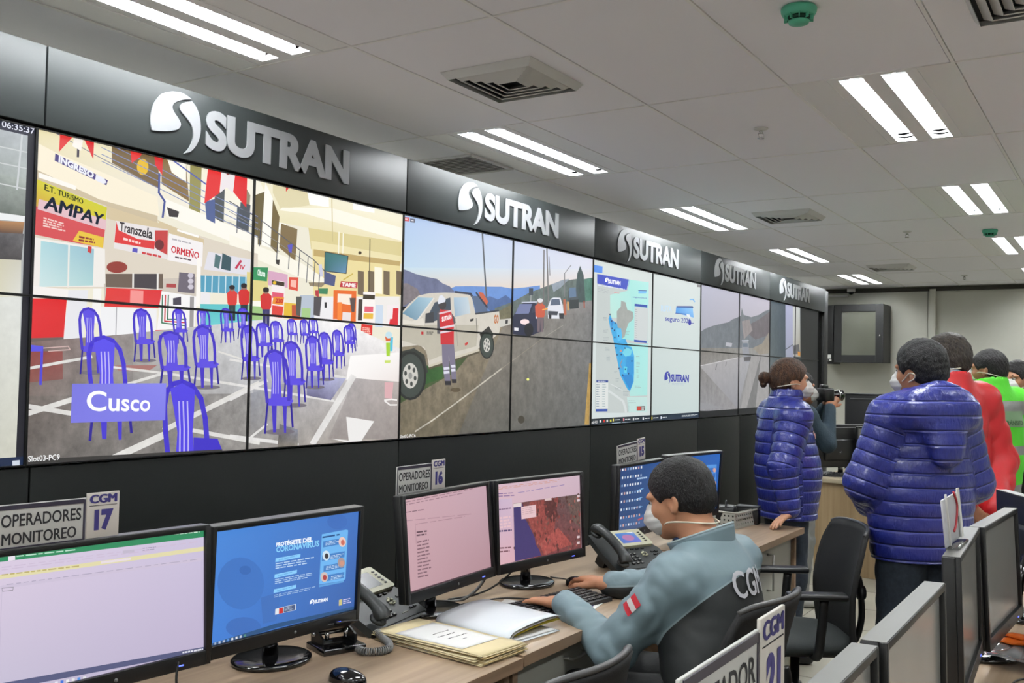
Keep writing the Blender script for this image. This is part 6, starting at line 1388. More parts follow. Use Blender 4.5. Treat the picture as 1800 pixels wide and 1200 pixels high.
def mask_part(person, h, s=1.0, strap=True, back=None, res=.004, m=None, big=1.0):
    c = h(.072*s, 0, -.048*s); r = np.array((.058, .060, .058))*s*big
    S = Solid(c-.1, c+.1, res); S.ell(c, r, h.R, 0); S.cone(h(.10*s, 0, -.012*s), h(.12*s, 0, -.05*s), .012*s, .02*s, .02); S.cut(h(.020*s, 0, 0), -h.f, 0)
    S.bulge(lambda p: .0012*np.sin((p@h.u.astype(np.float32))*260))
    o = S.obj('face_mask', m or m_mask, person)
    if strap:
        for q in (1, -1):
            b = MB(); pts = [h(.052*s, q*.052*s, -.062*s), h(.02*s, q*.074*s, -.056*s), h(-.03*s, q*.083*s, -.052*s), h(-.075*s, q*.066*s, -.045*s), h(-.108*s, q*.02*s, -.04*s), h(-.112*s, -q*.004*s, -.04*s)]
            if back is not None: pts = [h(*(np.array(p)*s*np.array((1, q, 1)))) for p in back]
            b.tube(smoothpath(pts, 6), .0028, 6); b.obj('strap', m_strap, o)
    return o
m_mask = mat('white mask', (222, 222, 218), .8); m_strap = mat('mask elastic', (232, 226, 206), .7)
def skin(name, c): return mat(name, c, .5, noise=.05, nscale=30, sss=.06)
m_eyew = mat('eye white', (226, 222, 216), .2); m_eyed = mat('eye dark', (30, 20, 16), .15)
def eyes(person, h, s=1.0):
    for q in (1, -1):
        b = MB(); c = h(.079*s, q*.031*s, .004*s)
        b.lathe([(.0001, -.012), (.007, -.0097), (.0115, -.003), (.012, 0), (.0115, .003), (.007, .0097), (.0001, .012)], c, 14); e = b.obj('eye', m_eyew, person)
        b = MB(); d = h(.0905*s, q*.031*s, .004*s); b.lathe([(.0001, -.0045), (.0035, -.003), (.0045, 0), (.0035, .003), (.0001, .0045)], d, 12); b.obj('iris', m_eyed, e)
        b = MB(); b.tube([h(.088*s, q*.014*s, .026*s), h(.090*s, q*.032*s, .031*s), h(.078*s, q*.05*s, .025*s)], [.003, .0042, .002], 6); b.obj('eyebrow', m_brow, person)
m_brow = mat('brow hair', (34, 27, 24), .8)
def hairmat(name, c, hi): return mat(name, c, .48, noise=.5, nscale=90, bump=1.0, bscale=300, bdist=.008, stretch=(1, 1, .3), col2=hi, spec=.4)

from mathutils.bvhtree import BVHTree
def decal(parent, surf, name, verts2, faces, o, u, v, d, m, lift=.0025):
    """flat shapes laid onto a surface: o + x u + y v, dropped along d"""
    me = surf.data; T = BVHTree.FromPolygons([x.co for x in me.vertices], [tuple(p.vertices) for p in me.polygons])
    u, v, d, o = Vector(u), Vector(v), Vector(d).normalized(), Vector(o); out = []
    for x, y in verts2:
        p = o+u*x+v*y; hit = T.ray_cast(p-d*.3, d, .6)
        out.append(hit[0]+hit[1]*lift if hit[0] is not None else p)
    b = MB(); b._add(out, faces, True); return b.obj(name, m, parent, recalc=False)
def subdivided(x0, y0, x1, y1, n=8, m=6):
    V = [(x0+(x1-x0)*i/n, y0+(y1-y0)*j/m) for j in range(m+1) for i in range(n+1)]; F = [(j*(n+1)+i, j*(n+1)+i+1, (j+1)*(n+1)+i+1, (j+1)*(n+1)+i) for j in range(m) for i in range(n)]
    return V, F
def text_decal(parent, surf, name, s, W, Hh, o, u, v, d, m, bold=.03, lift=.003):
    me = text_mesh(s, bold, 0, 3); x0, y0, x1, y1 = text_box(me)
    bm = bmesh.new(); bm.from_mesh(me); bmesh.ops.triangulate(bm, faces=bm.faces); bmesh.ops.subdivide_edges(bm, edges=bm.edges, cuts=1); bm.verts.index_update()
    V = [((q.co.x-x0)/(x1-x0)*W-W/2, (q.co.y-y0)/(y1-y0)*Hh-Hh/2) for q in bm.verts]; Fc = [tuple(q.index for q in f.verts) for f in bm.faces]; bm.free()
    return decal(parent, surf, name, V, Fc, o, u, v, d, m, lift)
def regmat(name, c0, c1, line=None, rough=.6, w=.004, noise=0.03, bump=.15, bscale=50, sheen=0):
    """two cloths meeting along a seam where the attribute reg changes sign"""
    m = bpy.data.materials.new(name); m.use_nodes = True; nt = m.node_tree; b = nt.nodes['Principled BSDF']; b.inputs['Roughness'].default_value = rough; b.inputs['Sheen Weight'].default_value = sheen
    a = nt.nodes.new('ShaderNodeAttribute'); a.attribute_name = 'reg'
    mr = nt.nodes.new('ShaderNodeMapRange'); mr.inputs['From Min'].default_value = -.1; mr.inputs['From Max'].default_value = .1
    nt.links.new(a.outputs['Fac'], mr.inputs['Value'])
    cr = nt.nodes.new('ShaderNodeValToRGB'); cr.color_ramp.interpolation = 'CONSTANT'
    e = cr.color_ramp.elements; e[0].position = 0; e[0].color = (*refl(c0), 1); e[1].position = .5+(w*5 if line else 0); e[1].color = (*refl(c1), 1)
    if line: x = e.new(.5-w*5); x.color = (*refl(line), 1)
    nt.links.new(mr.outputs[0], cr.inputs[0]); nt.links.new(cr.outputs[0], b.inputs['Base Color'])
    tc = nt.nodes.new('ShaderNodeTexCoord'); n = nt.nodes.new('ShaderNodeTexNoise'); n.inputs['Scale'].default_value = bscale; nt.links.new(tc.outputs['Object'], n.inputs[0])
    bp = nt.nodes.new('ShaderNodeBump'); bp.inputs['Strength'].default_value = bump; bp.inputs['Distance'].default_value = .01
    nt.links.new(n.outputs['Fac'], bp.inputs['Height']); nt.links.new(bp.outputs[0], b.inputs['Normal'])
    MATS[name] = m; return m

def puffer_mat(name, c, seam):
    """shiny nylon with stitched channels where the attribute reg passes whole numbers"""
    m = bpy.data.materials.new(name); m.use_nodes = True; nt = m.node_tree; b = nt.nodes['Principled BSDF']; N = nt.nodes.new
    b.inputs['Roughness'].default_value = .3; b.inputs['Coat Weight'].default_value = .25; b.inputs['Coat Roughness'].default_value = .12
    a = N('ShaderNodeAttribute'); a.attribute_name = 'reg'; tc = N('ShaderNodeTexCoord')
    pp = N('ShaderNodeMath'); pp.operation = 'PINGPONG'; pp.inputs[1].default_value = .5; nt.links.new(a.outputs['Fac'], pp.inputs[0])
    mr = N('ShaderNodeMapRange'); mr.interpolation_type = 'SMOOTHSTEP'; mr.inputs['From Min'].default_value = 0; mr.inputs['From Max'].default_value = .13; nt.links.new(pp.outputs[0], mr.inputs['Value'])
    mp = N('ShaderNodeMapping'); mp.inputs['Scale'].default_value = (1, 1, .28); nt.links.new(tc.outputs['Object'], mp.inputs[0])
    n = N('ShaderNodeTexNoise'); n.inputs['Scale'].default_value = 62; n.inputs['Detail'].default_value = 4; n.inputs['Distortion'].default_value = .8; nt.links.new(mp.outputs[0], n.inputs[0])
    n2 = N('ShaderNodeTexNoise'); n2.inputs['Scale'].default_value = 17; n2.inputs['Detail'].default_value = 3; nt.links.new(tc.outputs['Object'], n2.inputs[0])
    k = N('ShaderNodeMath'); k.operation = 'MULTIPLY_ADD'; k.inputs[1].default_value = .55; nt.links.new(n.outputs['Fac'], k.inputs[0]); nt.links.new(mr.outputs[0], k.inputs[2])
    k2 = N('ShaderNodeMath'); k2.operation = 'MULTIPLY_ADD'; k2.inputs[1].default_value = .8; nt.links.new(n2.outputs['Fac'], k2.inputs[0]); nt.links.new(k.outputs[0], k2.inputs[2])
    bp = N('ShaderNodeBump'); bp.inputs['Strength'].default_value = .75; bp.inputs['Distance'].default_value = .012; nt.links.new(k2.outputs[0], bp.inputs['Height']); nt.links.new(bp.outputs[0], b.inputs['Normal'])
    cr = N('ShaderNodeValToRGB'); e = cr.color_ramp.elements; e[0].position = .02; e[0].color = (*refl(seam), 1); e[1].position = .05; e[1].color = (*refl(c), 1); nt.links.new(pp.outputs[0], cr.inputs[0]); nt.links.new(cr.outputs[0], b.inputs['Base Color'])
    MATS[name] = m; return m
def quilt_reg(J, k, spacing, sa, phase=0.):
    wv = waves(12, 9)
    def f(V):
        r = V[:, 2]/spacing+phase+.06*wv(V.astype(np.float32)); best = np.full(len(V), .112*k)
        for nm in 'lr':
            for a, b in ((J['s'+nm], J['e'+nm]), (J['e'+nm], J['w'+nm])):
                ba = b-a; t = np.clip((V-a)@ba/(ba@ba), 0, 1); d = np.linalg.norm(V-a-t[:, None]*ba, axis=1)
                near = (d < best) & (t > (.12 if a is J['s'+nm] else 0)); h = (V-a)@_n(ba)/sa+(0 if a is J['s'+nm] else np.linalg.norm(J['e'+nm]-J['s'+nm])/sa)
                r = np.where(near, h, r); best = np.where(near, d, best)
        return r
    return f
# ------------------------------------------------------------------ people
sk_a = skin('skin warm', (196, 140, 106)); sk_b = skin('skin brown', (176, 120, 90)); sk_c = skin('skin light', (208, 156, 124))
m_denim = mat('dark denim', (48, 58, 70), .8, noise=.25, nscale=60, bump=.2, bscale=200, bdist=.002)
m_blackcloth = mat('black cloth', (27, 29, 30), .75, bump=.2, bscale=60)
m_greycloth = mat('grey trousers', (150, 152, 150), .8, bump=.25, bscale=40)
m_shoe = mat('black shoe', (24, 24, 25), .4); m_sneaker = mat('white sneaker', (206, 206, 202), .6)
m_puffer = puffer_mat('shiny blue nylon', (40, 50, 140), (92, 100, 186))
m_red = mat('red shell fabric', (206, 34, 40), .5, bump=.2, bscale=24)
def person(label, x, y):
    return thing('person', label, 'person', (x, y, 0))
def shoes(p, pts, m, s=1):
    """pts: (ankle point, heading)"""
    for a, d in pts:
        fr = Frame((a[0], a[1], 0), (d[0], d[1], 0)); S = Solid(np.array((a[0], a[1], 0))-.24, np.array((a[0], a[1], .16))+.24, .008)
        S.cone(fr(-.03, 0, .045), fr(.11, 0, .035), .042, .040, .02); S.cone(fr(0, 0, .05), fr(0, 0, .10), .045, .042, .02); S.cut((0, 0, .004), (0, 0, -1)); S.obj('shoe', m, p)


# --- the seated operator -----------------------------------------------------------------
RX, RY = 1.86, 2.95
def L(x, y, z): return np.array((x-RX, y-RY, z))
p = person('seated man in a grey-blue and black jacket typing at the pink monitors, white mask', RX, RY)
hd = Frame(L(1.722, 3.015, 1.180), (-1, .02, -.30), (-.28, 0, 1))
S = Solid(L(1.08, 2.58, .05), L(2.12, 3.62, 1.36), .0048)
add_head(S, hd, L(1.815, 3.0, 1.02), 1.03)
S.cone(L(1.83, 3.0, .97), L(1.90, 2.95, .62), .09, .11, .03)
S.cone(L(1.825, 3.0, .97), L(1.80, 2.82, .94), .06, .05); S.cone(L(1.80, 2.82, .94), L(1.60, 2.79, .725), .048, .038); S.cone(L(1.60, 2.79, .725), L(1.365, 2.882, .814), .038, .027)
S.cone(L(1.825, 3.0, .97), L(1.84, 3.2, .94), .06, .05); S.cone(L(1.84, 3.2, .94), L(1.62, 3.36, .83), .048, .040); S.cone(L(1.62, 3.36, .83), L(1.352, 3.228, .815), .040, .028)
add_hand(S, L(1.350, 2.886, .812), (-1, .18, -.10), (.0, .10, 1), -1, .30, 1.06, 1.7, (.15, .30, .38, .30))
add_hand(S, L(1.335, 3.232, .818), (-.93, .42, -.02), (.05, 0, 1), 1, .62, 1.04, .9, (.45, .55, .7, .8))
for sy in (-1, 1):
    S.cone(L(1.90, 2.95+.10*sy, .58), L(1.48, 2.95+.14*sy, .56), .075, .055, .03); S.cone(L(1.48, 2.95+.14*sy, .56), L(1.45, 2.95+.14*sy, .12), .05, .04, .02)
S.obj('body', sk_a, p, smooth=1)
eyes(p, hd, 1.03)
S = Solid(hd(0, 0, 0)-.165, hd(0, 0, 0)+.165, .0045)
add_hair(S, hd, 1.03, 3, .010, -.006, -.072, .0022, 420)
S.obj('hair', hairmat('short dark hair', (30, 29, 28), (12, 12, 12)), p)
mask_part(p, hd, 1.03, back=[(.052, .050, -.07), (.02, .076, -.066), (-.03, .078, -.075), (-.07, .060, -.088), (-.100, .02, -.10), (-.105, -.004, -.10)])
# jacket
fo = folds(4, 18, .008)
S = Solid(L(1.25, 2.55, .42), L(2.16, 3.55, 1.20), .0068)
fx = (-.98, .16, -.1)
S.cone(L(1.915, 2.92, .56), L(1.845, 2.995, .845), .20, .205, .05, (fx, .64), fn=lambda t, q: fo(q)); S.cone(L(1.865, 2.95, .70), L(1.84, 2.98, .84), .195, .20, .05, (fx, .74))
S.cone(L(1.80, 2.825, .962), L(1.845, 3.185, .972), .080, .080, .06, fn=lambda t, q: fo(q)*.6); S.cone(L(1.84, 3.0, .96), L(1.828, 3.0, 1.02), .12, .09, .05)
def arm(S, a, b, c, r, f): S.cone(a, b, r[0], r[1], .035, fn=f); S.cone(b, c, r[1], r[2], .03, fn=f)
af = folds(8, 24, .014); fa = lambda t, q: af(q)
arm(S, L(1.795, 2.80, .955), L(1.605, 2.785, .725), L(1.385, 2.872, .816), (.082, .067, .046), fa)
arm(S, L(1.845, 3.21, .96), L(1.63, 3.37, .83), L(1.372, 3.236, .815), (.080, .068, .048), fa)
S.cone(L(1.825, 3.0, 1.03), L(1.742, 3.005, 1.16), .074, .084, .012, sub=True)
S.ell(L(1.66, 3.02, 1.10), (.10, .07, .08), None, .01, True)
A1, B1, C1 = L(1.795, 2.80, .955), L(1.605, 2.785, .725), L(1.385, 2.872, .816); A2, B2, C2 = L(1.845, 3.21, .985), L(1.63, 3.37, .83), L(1.372, 3.236, .815)
def segd(V, a, b): ba = b-a; t = np.clip((V-a)@ba/(ba@ba), 0, 1); return np.linalg.norm(V-a-t[:, None]*ba, axis=1)
def reg(V):
    tor = V[:, 2]-(.985+.95*(V[:, 0]+RX-1.97))
    d1 = np.minimum(segd(V, A1+(B1-A1)*.25, B1), segd(V, B1, C1))-.088; d2 = np.minimum(segd(V, A2+(B2-A2)*.3, B2), segd(V, B2, C2))-.085
    r = np.maximum(tor, -np.minimum(d1, d2))
    low = (V[:, 2]-(.795+.02)+(V[:, 0]+RX-1.37)*-.1); m2 = d2 < d1
    r = np.where(m2 & (d2 < .02), np.where(V[:, 0]+RX < 1.66, low, r), r)
    # dark stand collar lining and front facing
    fr_ = (V[:, 0]+RX-1.735)+.25*np.abs(V[:, 1]+RY-3.0)-.9*(1.02-V[:, 2])*(V[:, 2] < 1.02)
    inner = np.where((V[:, 2] > .80) & (np.abs(V[:, 1]+RY-3.0) < .12) & (d1 > .02) & (d2 > .02), fr_, .1)
    return np.minimum(r, inner)
m_opjacket = regmat('grey-blue and black softshell', (34, 38, 38), (126, 148, 156), (150, 170, 176), .62, .0035, bump=.12, bscale=30)
jk = S.obj('jacket', m_opjacket, p, reg, smooth=2)
# stand collar: high at the nape, open and low in front
def colf(u, v, r=0.):
    a = -PI*.84+u*PI*1.68; rad = .088+r+.012*v; back = math.cos(a)*.5+.5
    c0 = L(1.822, 3.0, 1.0); q = np.array((math.cos(a)*rad*1.02, math.sin(a)*rad, (.012+.030*back)+v*(.055+.02*back)))
    q[0] -= .022*v; q[2] -= .035*(1-back); return tuple(c0+q)
b = MB(); b.grid(lambda u, v: colf(u, v), 40, 7); cl = b.obj('collar', mat('collar cloth', (126, 148, 156), .62), p, solid=.006)
b = MB(); b.grid(lambda u, v: colf(u, v*.96, -.0055), 40, 7); b.obj('collar_lining', m_blackcloth, cl, solid=.003)
b = MB(); b.tube([colf(i/39, 1.0) for i in range(40)], .0042, 6); b.obj('collar_edge', mat('collar piping', (160, 178, 182), .6), cl)
# printing on the jacket
V, Fc = subdivided(-.021, -.016, .021, .016, 6, 4)
o = L(1.70, 2.70, .885); u = (-.80, 0, -.60); v = (-.5, .1, .68)
u = Vector((-.72, -.05, -.69)).normalized(); v = Vector((-.62, .05, .78)).normalized()
for k, c in enumerate(((206, 46, 60), (236, 232, 230), (206, 46, 60))):
    V, Fc = subdivided(-.030+.020*k, -.019, -.010+.020*k, .019, 4, 4); decal(p, jk, 'flag_patch', V, Fc, o, u, v, (-.25, 1, -.1), mat('flag %d' % (k % 2), c, .7), .003)
text_decal(p, jk, 'lettering', 'CGM', .165, .08, L(1.96, 2.975, .945), (-.03, 1, 0), (-.28, 0, 1), (-1, .0, -.1), mat('silver print', (214, 214, 220), .5), .02, .004)
S = Solid(L(1.25, 2.6, .04), L(2.13, 3.3, .72), .011)
S.ell(L(1.92, 2.95, .58), (.16, .19, .12), None, .03)
for sy in (-1, 1):
    S.cone(L(1.90, 2.95+.10*sy, .575), L(1.48, 2.95+.15*sy, .555), .098, .078, .03); S.cone(L(1.48, 2.95+.15*sy, .555), L(1.45, 2.95+.15*sy, .10), .075, .058, .02)
S.obj('trousers', m_blackcloth, p)
shoes(p, [(L(1.44, 2.80, 0), (-1, -.1)), (L(1.44, 3.10, 0), (-1, .1))], m_shoe)

# --- standing figures ---------------------------------------------------------------------
def standing(label, x, y, yaw, H, skinm, headyaw=0, headpitch=0, arms=None, hands=(.35, .35), res=.006, lean=0., head_s=1.0, legspread=.085, show_hands=True, girth=1.0):
    """joint positions in the person's own frame (facing +x), turned by yaw; returns the person, the head frame and a placing function"""
    k = H/1.75; p = person(label, x, y); c, s = math.cos(yaw), math.sin(yaw)
    def W(a, b_, z): a = a+lean*max(0, z-.95); return np.array((a*k*c-b_*k*s, a*k*s+b_*k*c, z*k))
    D = lambda a, b_, z=0.: np.array((a*c-b_*s, a*s+b_*c, z))
    cy, sy = math.cos(headyaw), math.sin(headyaw)
    hd = Frame(W(.025, 0, 1.625), D(cy, sy, headpitch)); neck = W(-.02, 0, 1.46)
    arms = arms or {}
    J = {}
    for q, nm in ((1, 'l'), (-1, 'r')):
        J['s'+nm] = W(-.01, q*.185*girth, 1.42); J['e'+nm] = W(*arms.get('e'+nm, (-.02, q*.25, 1.13))); J['w'+nm] = W(*arms.get('w'+nm, (.06, q*.26, .88)))
        J['h'+nm] = W(0, q*.09, .92); J['k'+nm] = W(.025, q*legspread, .49); J['a'+nm] = W(-.01, q*legspread, .085)
    lo = np.min(list(J.values()), 0)-.22; hi = np.max(list(J.values()), 0)+.22; hi[2] = H+.06; lo[2] = 0
    S = Solid(lo, hi, res)
    add_head(S, hd, neck, k*head_s)
    S.cone(neck, W(-.02, 0, 1.36), .06*k, .10*k, .03); S.cone(W(-.01, 0, 1.34), W(0, 0, .97), .115*k, .105*k, .03, (D(1, 0), .8))
    S.cone(J['sl'], J['sr'], .055*k, .055*k, .04)
    for nm, q in (('l', 1), ('r', -1)):
        S.cone(J['s'+nm], J['e'+nm], .046*k, .038*k, .02); S.cone(J['e'+nm], J['w'+nm], .038*k, .026*k, .02)
        S.cone(J['h'+nm], J['k'+nm], .075*k, .05*k, .03); S.cone(J['k'+nm], J['a'+nm], .05*k, .035*k, .02)
        if show_hands:
            fw = J['w'+nm]-J['e'+nm]; fw = arms.get('f'+nm, None) if arms.get('f'+nm) is not None else fw
            if arms.get('f'+nm) is not None: fw = D(*arms['f'+nm])
            bk = D(*arms.get('b'+nm, (0, q, .2)))
            add_hand(S, J['w'+nm], fw, bk, arms.get('t'+nm, q if nm == 'l' else q), hands[0 if nm == 'l' else 1], k)
        S.cone(J['a'+nm], J['a'+nm]+D(.12, 0, -.04), .035, .03, .02)
    return p, hd, W, D, J, k, S
def trousers(p, W, D, J, k, m, seed=2, r=(.105, .078, .066), res=.010, top=1.0):
    lo = np.min([J['al'], J['ar'], J['hl'], J['hr']], 0)-.2; hi = np.max([J['al'], J['ar'], J['hl'], J['hr']], 0)+.2; lo[2] = .02; hi[2] = top*k+.1
    S = Solid(lo, hi, res); f = folds(seed, 24, .008); fn = lambda t, q: f(q)
    S.cone(W(0, .06, .96), W(0, -.06, .96), .13*k, .13*k, .03, (D(1, 0), .9))
    for nm in 'lr': S.cone(J['h'+nm], J['k'+nm], r[0]*k, r[1]*k, .03, fn=fn); S.cone(J['k'+nm], J['a'+nm], r[1]*k, r[2]*k, .02, fn=fn)
    S.cut((0, 0, .05), (0, 0, -1)); return S.obj('trousers', m, p)
def coat(p, W, D, J, k, m, hem, body=(.20, .205, .20), depth=.70, sl=(.085, .074, .058), fn=None, afn=None, collar=(.105, 1.50, .0), neck_open=.075, res=.0075, reg=None, cuff=.03, name='jacket', hood=None, belly=0.):
    pts = [J[i+nm] for i in 'sew' for nm in 'lr']; lo = np.min(pts, 0)-.24; hi = np.max(pts, 0)+.24; hi[2] = 1.62*k; lo[2] = min(hem*k-.05, lo[2]+.12)
    S = Solid(lo, hi, res); fx = D(1, 0)
    S.cone(W(belly*.6, 0, hem+.14), W(0, 0, 1.10), body[0]*k, body[1]*k, .05, (fx, depth), fn=fn); S.cone(W(belly, 0, 1.08), W(-.005, 0, 1.27), body[1]*k, body[2]*k, .05, (fx, depth), fn=fn)
    S.cone(W(belly*.6, 0, hem+.14), W(belly*.6, 0, hem), body[0]*k*1.0, body[0]*k*.98, .02, (fx, depth), fn=fn)
    S.cut((0, 0, hem*k), (0, 0, -1), .012)
    S.cone(J['sl'], J['sr'], sl[0]*k*1.02, sl[0]*k*1.02, .06); S.cone(W(-.015, 0, 1.40), W(-.012, 0, 1.49), .125*k, .085*k, .05)
    for nm in 'lr': S.cone(W(-.02, 0, 1.455), J['s'+nm]*.85+W(-.02, 0, 1.42)*.15, .070*k, .066*k, .06)
    for nm in 'lr':
        f1 = afn(J['s'+nm], J['e'+nm]) if afn else None; f2 = afn(J['e'+nm], J['w'+nm]) if afn else None
        w_ = J['w'+nm]-_n(J['w'+nm]-J['e'+nm])*cuff
        S.cone(J['s'+nm], J['e'+nm], sl[0]*k, sl[1]*k, .035, fn=f1); S.cone(J['e'+nm], w_, sl[1]*k, sl[2]*k, .03, fn=f2)
    if collar:
        S.cone(W(-.015, 0, 1.44), W(-.005+collar[2], 0, collar[1]), collar[0]*k, collar[0]*.95*k, .02); S.cone(W(-.012, 0, 1.46), W(.01+collar[2], 0, collar[1]+.12), neck_open*k, (neck_open+.012)*k, .008, sub=True)
    if hood: hood(S)
    return S.obj(name, m, p, reg, smooth=1)
def depth_root(px, py, y, H, zf=1.625): q = at(px, py, 1, y); return q.x

YAWC = CAM_YAW          # the camera looks along this heading
away = math.atan2(math.cos(YAWC), -math.sin(YAWC))      # heading straight away from the camera
right = away-PI/2

# woman in the blue puffer, in profile to the right, one hand on the far desk
wy = 5.56; wx = at(1382, 664, 1, wy).x
p, hd, W, D, J, k, S = standing('woman in a shiny blue puffer jacket, brown hair in a bun, hand on the desk', wx, wy, right+.06, 1.685, sk_c, -.02, -.02,
    arms={'er': (-.10, -.25, 1.14), 'wr': (-.06, -.265, .885), 'fr': (-.55, -.35, -.25), 'br': (-.2, .15, 1), 'tr': -1, 'el': (.05, .26, 1.14), 'wl': (.16, .2, .92)}, hands=(.5, .25), res=.0055)
S.obj('body', sk_c, p); eyes(p, hd, k)
S = Solid(hd(0, 0, 0)-.24, hd(0, 0, 0)+.24, .0045)
add_hair(S, hd, k, 8, .014, -.010, -.060, .002, 420, top=.006); S.ell(hd(-.150, 0, .012), (.034, .036, .034), hd.R, .012, fn=lambda t, q: .004*waves(3, 300)(q)); S.cone(hd(-.11, 0, .01), hd(-.15, 0, .012), .03, .028, .01)
S.ell(hd(-.155, .0, -.022), (.018, .022, .024), hd.R, .01, fn=lambda t, q: .004*waves(5, 300)(q)); S.obj('hair', hairmat('brown tied hair', (86, 58, 38), (48, 32, 22)), p)
mask_part(p, hd, k, back=[(.06, .052, -.030), (.02, .074, -.018), (-.03, .088, -.024), (-.075, .075, -.034), (-.105, .03, -.042), (-.112, -.002, -.043)], big=1.06)
qf = quilt(.064, .0085, 2)
coat(p, W, D, J, k, m_puffer, .825, (.205, .215, .205), .80, (.092, .080, .060), fn=qf, afn=lambda a, b_: quilt(.058, .008, 4, b_-a, a), collar=(.098, 1.545, .012), neck_open=.074, belly=.03, res=.007, reg=quilt_reg(J, k, .064, .058))
jk = kids(p)[-1]; jk = [o for o in kids(p) if o.name.startswith('jacket')][0]
V, Fc = subdivided(-.026, -.022, .026, .022, 6, 5); dk = _n(D(-.35, .95, 0))
decal(p, jk, 'badge', V, Fc, W(.15, -.115, 1.315), tuple(D(.75, .66, 0)), (0, 0, 1), tuple(D(-.75, .66, 0)), mat('pale badge', (226, 190, 186), .6), .004)
text_decal(p, jk, 'badge_print', 'CGM', .034, .014, W(.15, -.115, 1.312), tuple(D(.75, .66, 0)), (0, 0, 1), tuple(D(-.75, .66, 0)), mat('badge red', (190, 60, 60), .6), .03, .007)
trousers(p, W, D, J, k, m_denim, 5); shoes(p, [(J['al'], D(1, .1)), (J['ar'], D(1, -.1))], m_shoe)

# photographer behind her
fy_ = 6.95; fx_ = at(1402, 694, 1, fy_).x
p, hd, W, D, J, k, S = standing('photographer in a dark teal top raising a camera, half hidden behind the woman', fx_, fy_, right+.12, 1.63, sk_b, -.05, -.02,
    arms={'er': (.13, -.24, 1.22), 'wr': (.215, -.09, 1.50), 'fr': (.6, .55, .55), 'br': (-.3, -.9, .2), 'tr': -1, 'el': (.16, .24, 1.24), 'wl': (.25, .05, 1.50), 'fl': (.5, -.6, .6), 'bl': (.3, .9, 0)}, hands=(1.0, 1.0), res=.007)
S.obj('body', sk_b, p); eyes(p, hd, k)
S = Solid(hd(0, 0, 0)-.17, hd(0, 0, 0)+.17, .006); add_hair(S, hd, k, 18, .014, .0, -.075, .004, 300); S.obj('hair', hairmat('black hair', (22, 22, 23), (10, 10, 10)), p)
mask_part(p, hd, k); coat(p, W, D, J, k, mat('dark teal knit', (38, 58, 70), .8, bump=.25, bscale=80), .86, (.165, .175, .18), .72, (.072, .06, .046), fn=lambda t, q: folds(31, 24, .006)(q), res=.009, collar=(.085, 1.49, 0))
trousers(p, W, D, J, k, m_greycloth, 15); shoes(p, [(J['al'], D(1, .1)), (J['ar'], D(1, -.1))], m_sneaker)
cm = Frame(p.location+Vector(hd(.165, -.01, -.04)), D(1, 0, .02))
t = thing('camera', 'black camera with a long lens held up by the photographer', 'camera', tuple(cm.o)); t['category'] = 'camera'
cM = Matrix(((cm.f[0], cm.l[0], cm.u[0], 0), (cm.f[1], cm.l[1], cm.u[1], 0), (cm.f[2], cm.l[2], cm.u[2], 0), (0, 0, 0, 1)))
b = MB(); b.M = cM; b.box((0, 0, 0), (.06, .135, .095), bev=.012); b.box((0, 0, .055), (.05, .06, .035), bev=.012); b.box((.025, -.05, 0), (.05, .035, .09), bev=.012); b.obj('body', m_black, t)
b = MB(); b.M = cM; b.lathe([(.030, .03), (.034, .035), (.034, .09), (.038, .095), (.038, .135), (.033, .14), (.001, .138)], (0, 0, -.005), 24, rot=(0, PI/2, 0)); b.obj('lens', m_blackgloss, t)
b = MB(); b.M = cM; b.lathe([(.0385, .0), (.0395, .004), (.0385, .008)], (.10, 0, -.005), 24, rot=(0, PI/2, 0)); b.obj('lens_ring', m_alu, t)

# man in the blue hooded puffer, seen from behind
my = 4.66; mx_ = at(1622, 650, 1, my).x
p, hd, W, D, J, k, S = standing('man in a shiny blue hooded puffer jacket standing with his back to the camera', mx_, my, away+.16, 1.745, sk_a, .52, -.04,
    arms={'el': (.02, .262, 1.13), 'wl': (.19, .14, 1.0), 'er': (.02, -.262, 1.13), 'wr': (.19, -.14, 1.0)}, hands=(.8, .8), res=.006, legspread=.10, girth=.88)
S.obj('body', sk_a, p); eyes(p, hd, k)
S = Solid(hd(0, 0, 0)-.18, hd(0, 0, 0)+.18, .0045); add_hair(S, hd, k, 28, .017, .0, -.078, .0045, 330, top=.012)
rg = random.Random(5)
for i in range(46):
    a, b_ = rg.uniform(-1, .75), rg.uniform(-1, 1)
    if a*a+b_*b_ > 1: continue
    q0 = hd((-.014+.085*a)*k, .07*b_*k, (.10-.05*(a*a+b_*b_))*k); S.cone(q0, q0+hd.u*.024+hd.f*rg.uniform(-.012, .018)+hd.l*rg.uniform(-.012, .012), .010, .0035, .008)
S.obj('hair', hairmat('tousled black hair', (30, 30, 31), (10, 10, 11)), p)
mask_part(p, hd, k, back=[(.06, .055, -.05), (.03, .074, -.035), (.0, .088, -.012), (-.022, .086, -.018), (-.018, .082, -.036), (.01, .078, -.05)])
def hood(S):
    hq = lambda t, q: quilt(.075, .006, 7)(t, q)
    S.cone(W(-.11, .10, 1.455), W(-.11, -.10, 1.455), .085*k, .085*k, .05, fn=hq); S.cone(W(-.135, 0, 1.46), W(-.19, 0, 1.29), .125*k, .075*k, .05, (D(1, 0), .55), fn=hq); S.cone(W(-.02, .115, 1.48), W(-.10, .12, 1.44), .05*k, .07*k, .04); S.cone(W(-.02, -.115, 1.48), W(-.10, -.12, 1.44), .05*k, .07*k, .04)
coat(p, W, D, J, k, m_puffer, .795, (.225, .225, .205), .72, (.090, .085, .062), fn=quilt(.062, .0075, 12), afn=lambda a, b_: quilt(.060, .007, 14, b_-a, a), collar=(.098, 1.515, 0), neck_open=.078, hood=hood, belly=.02, res=.0068, reg=quilt_reg(J, k, .062, .060))
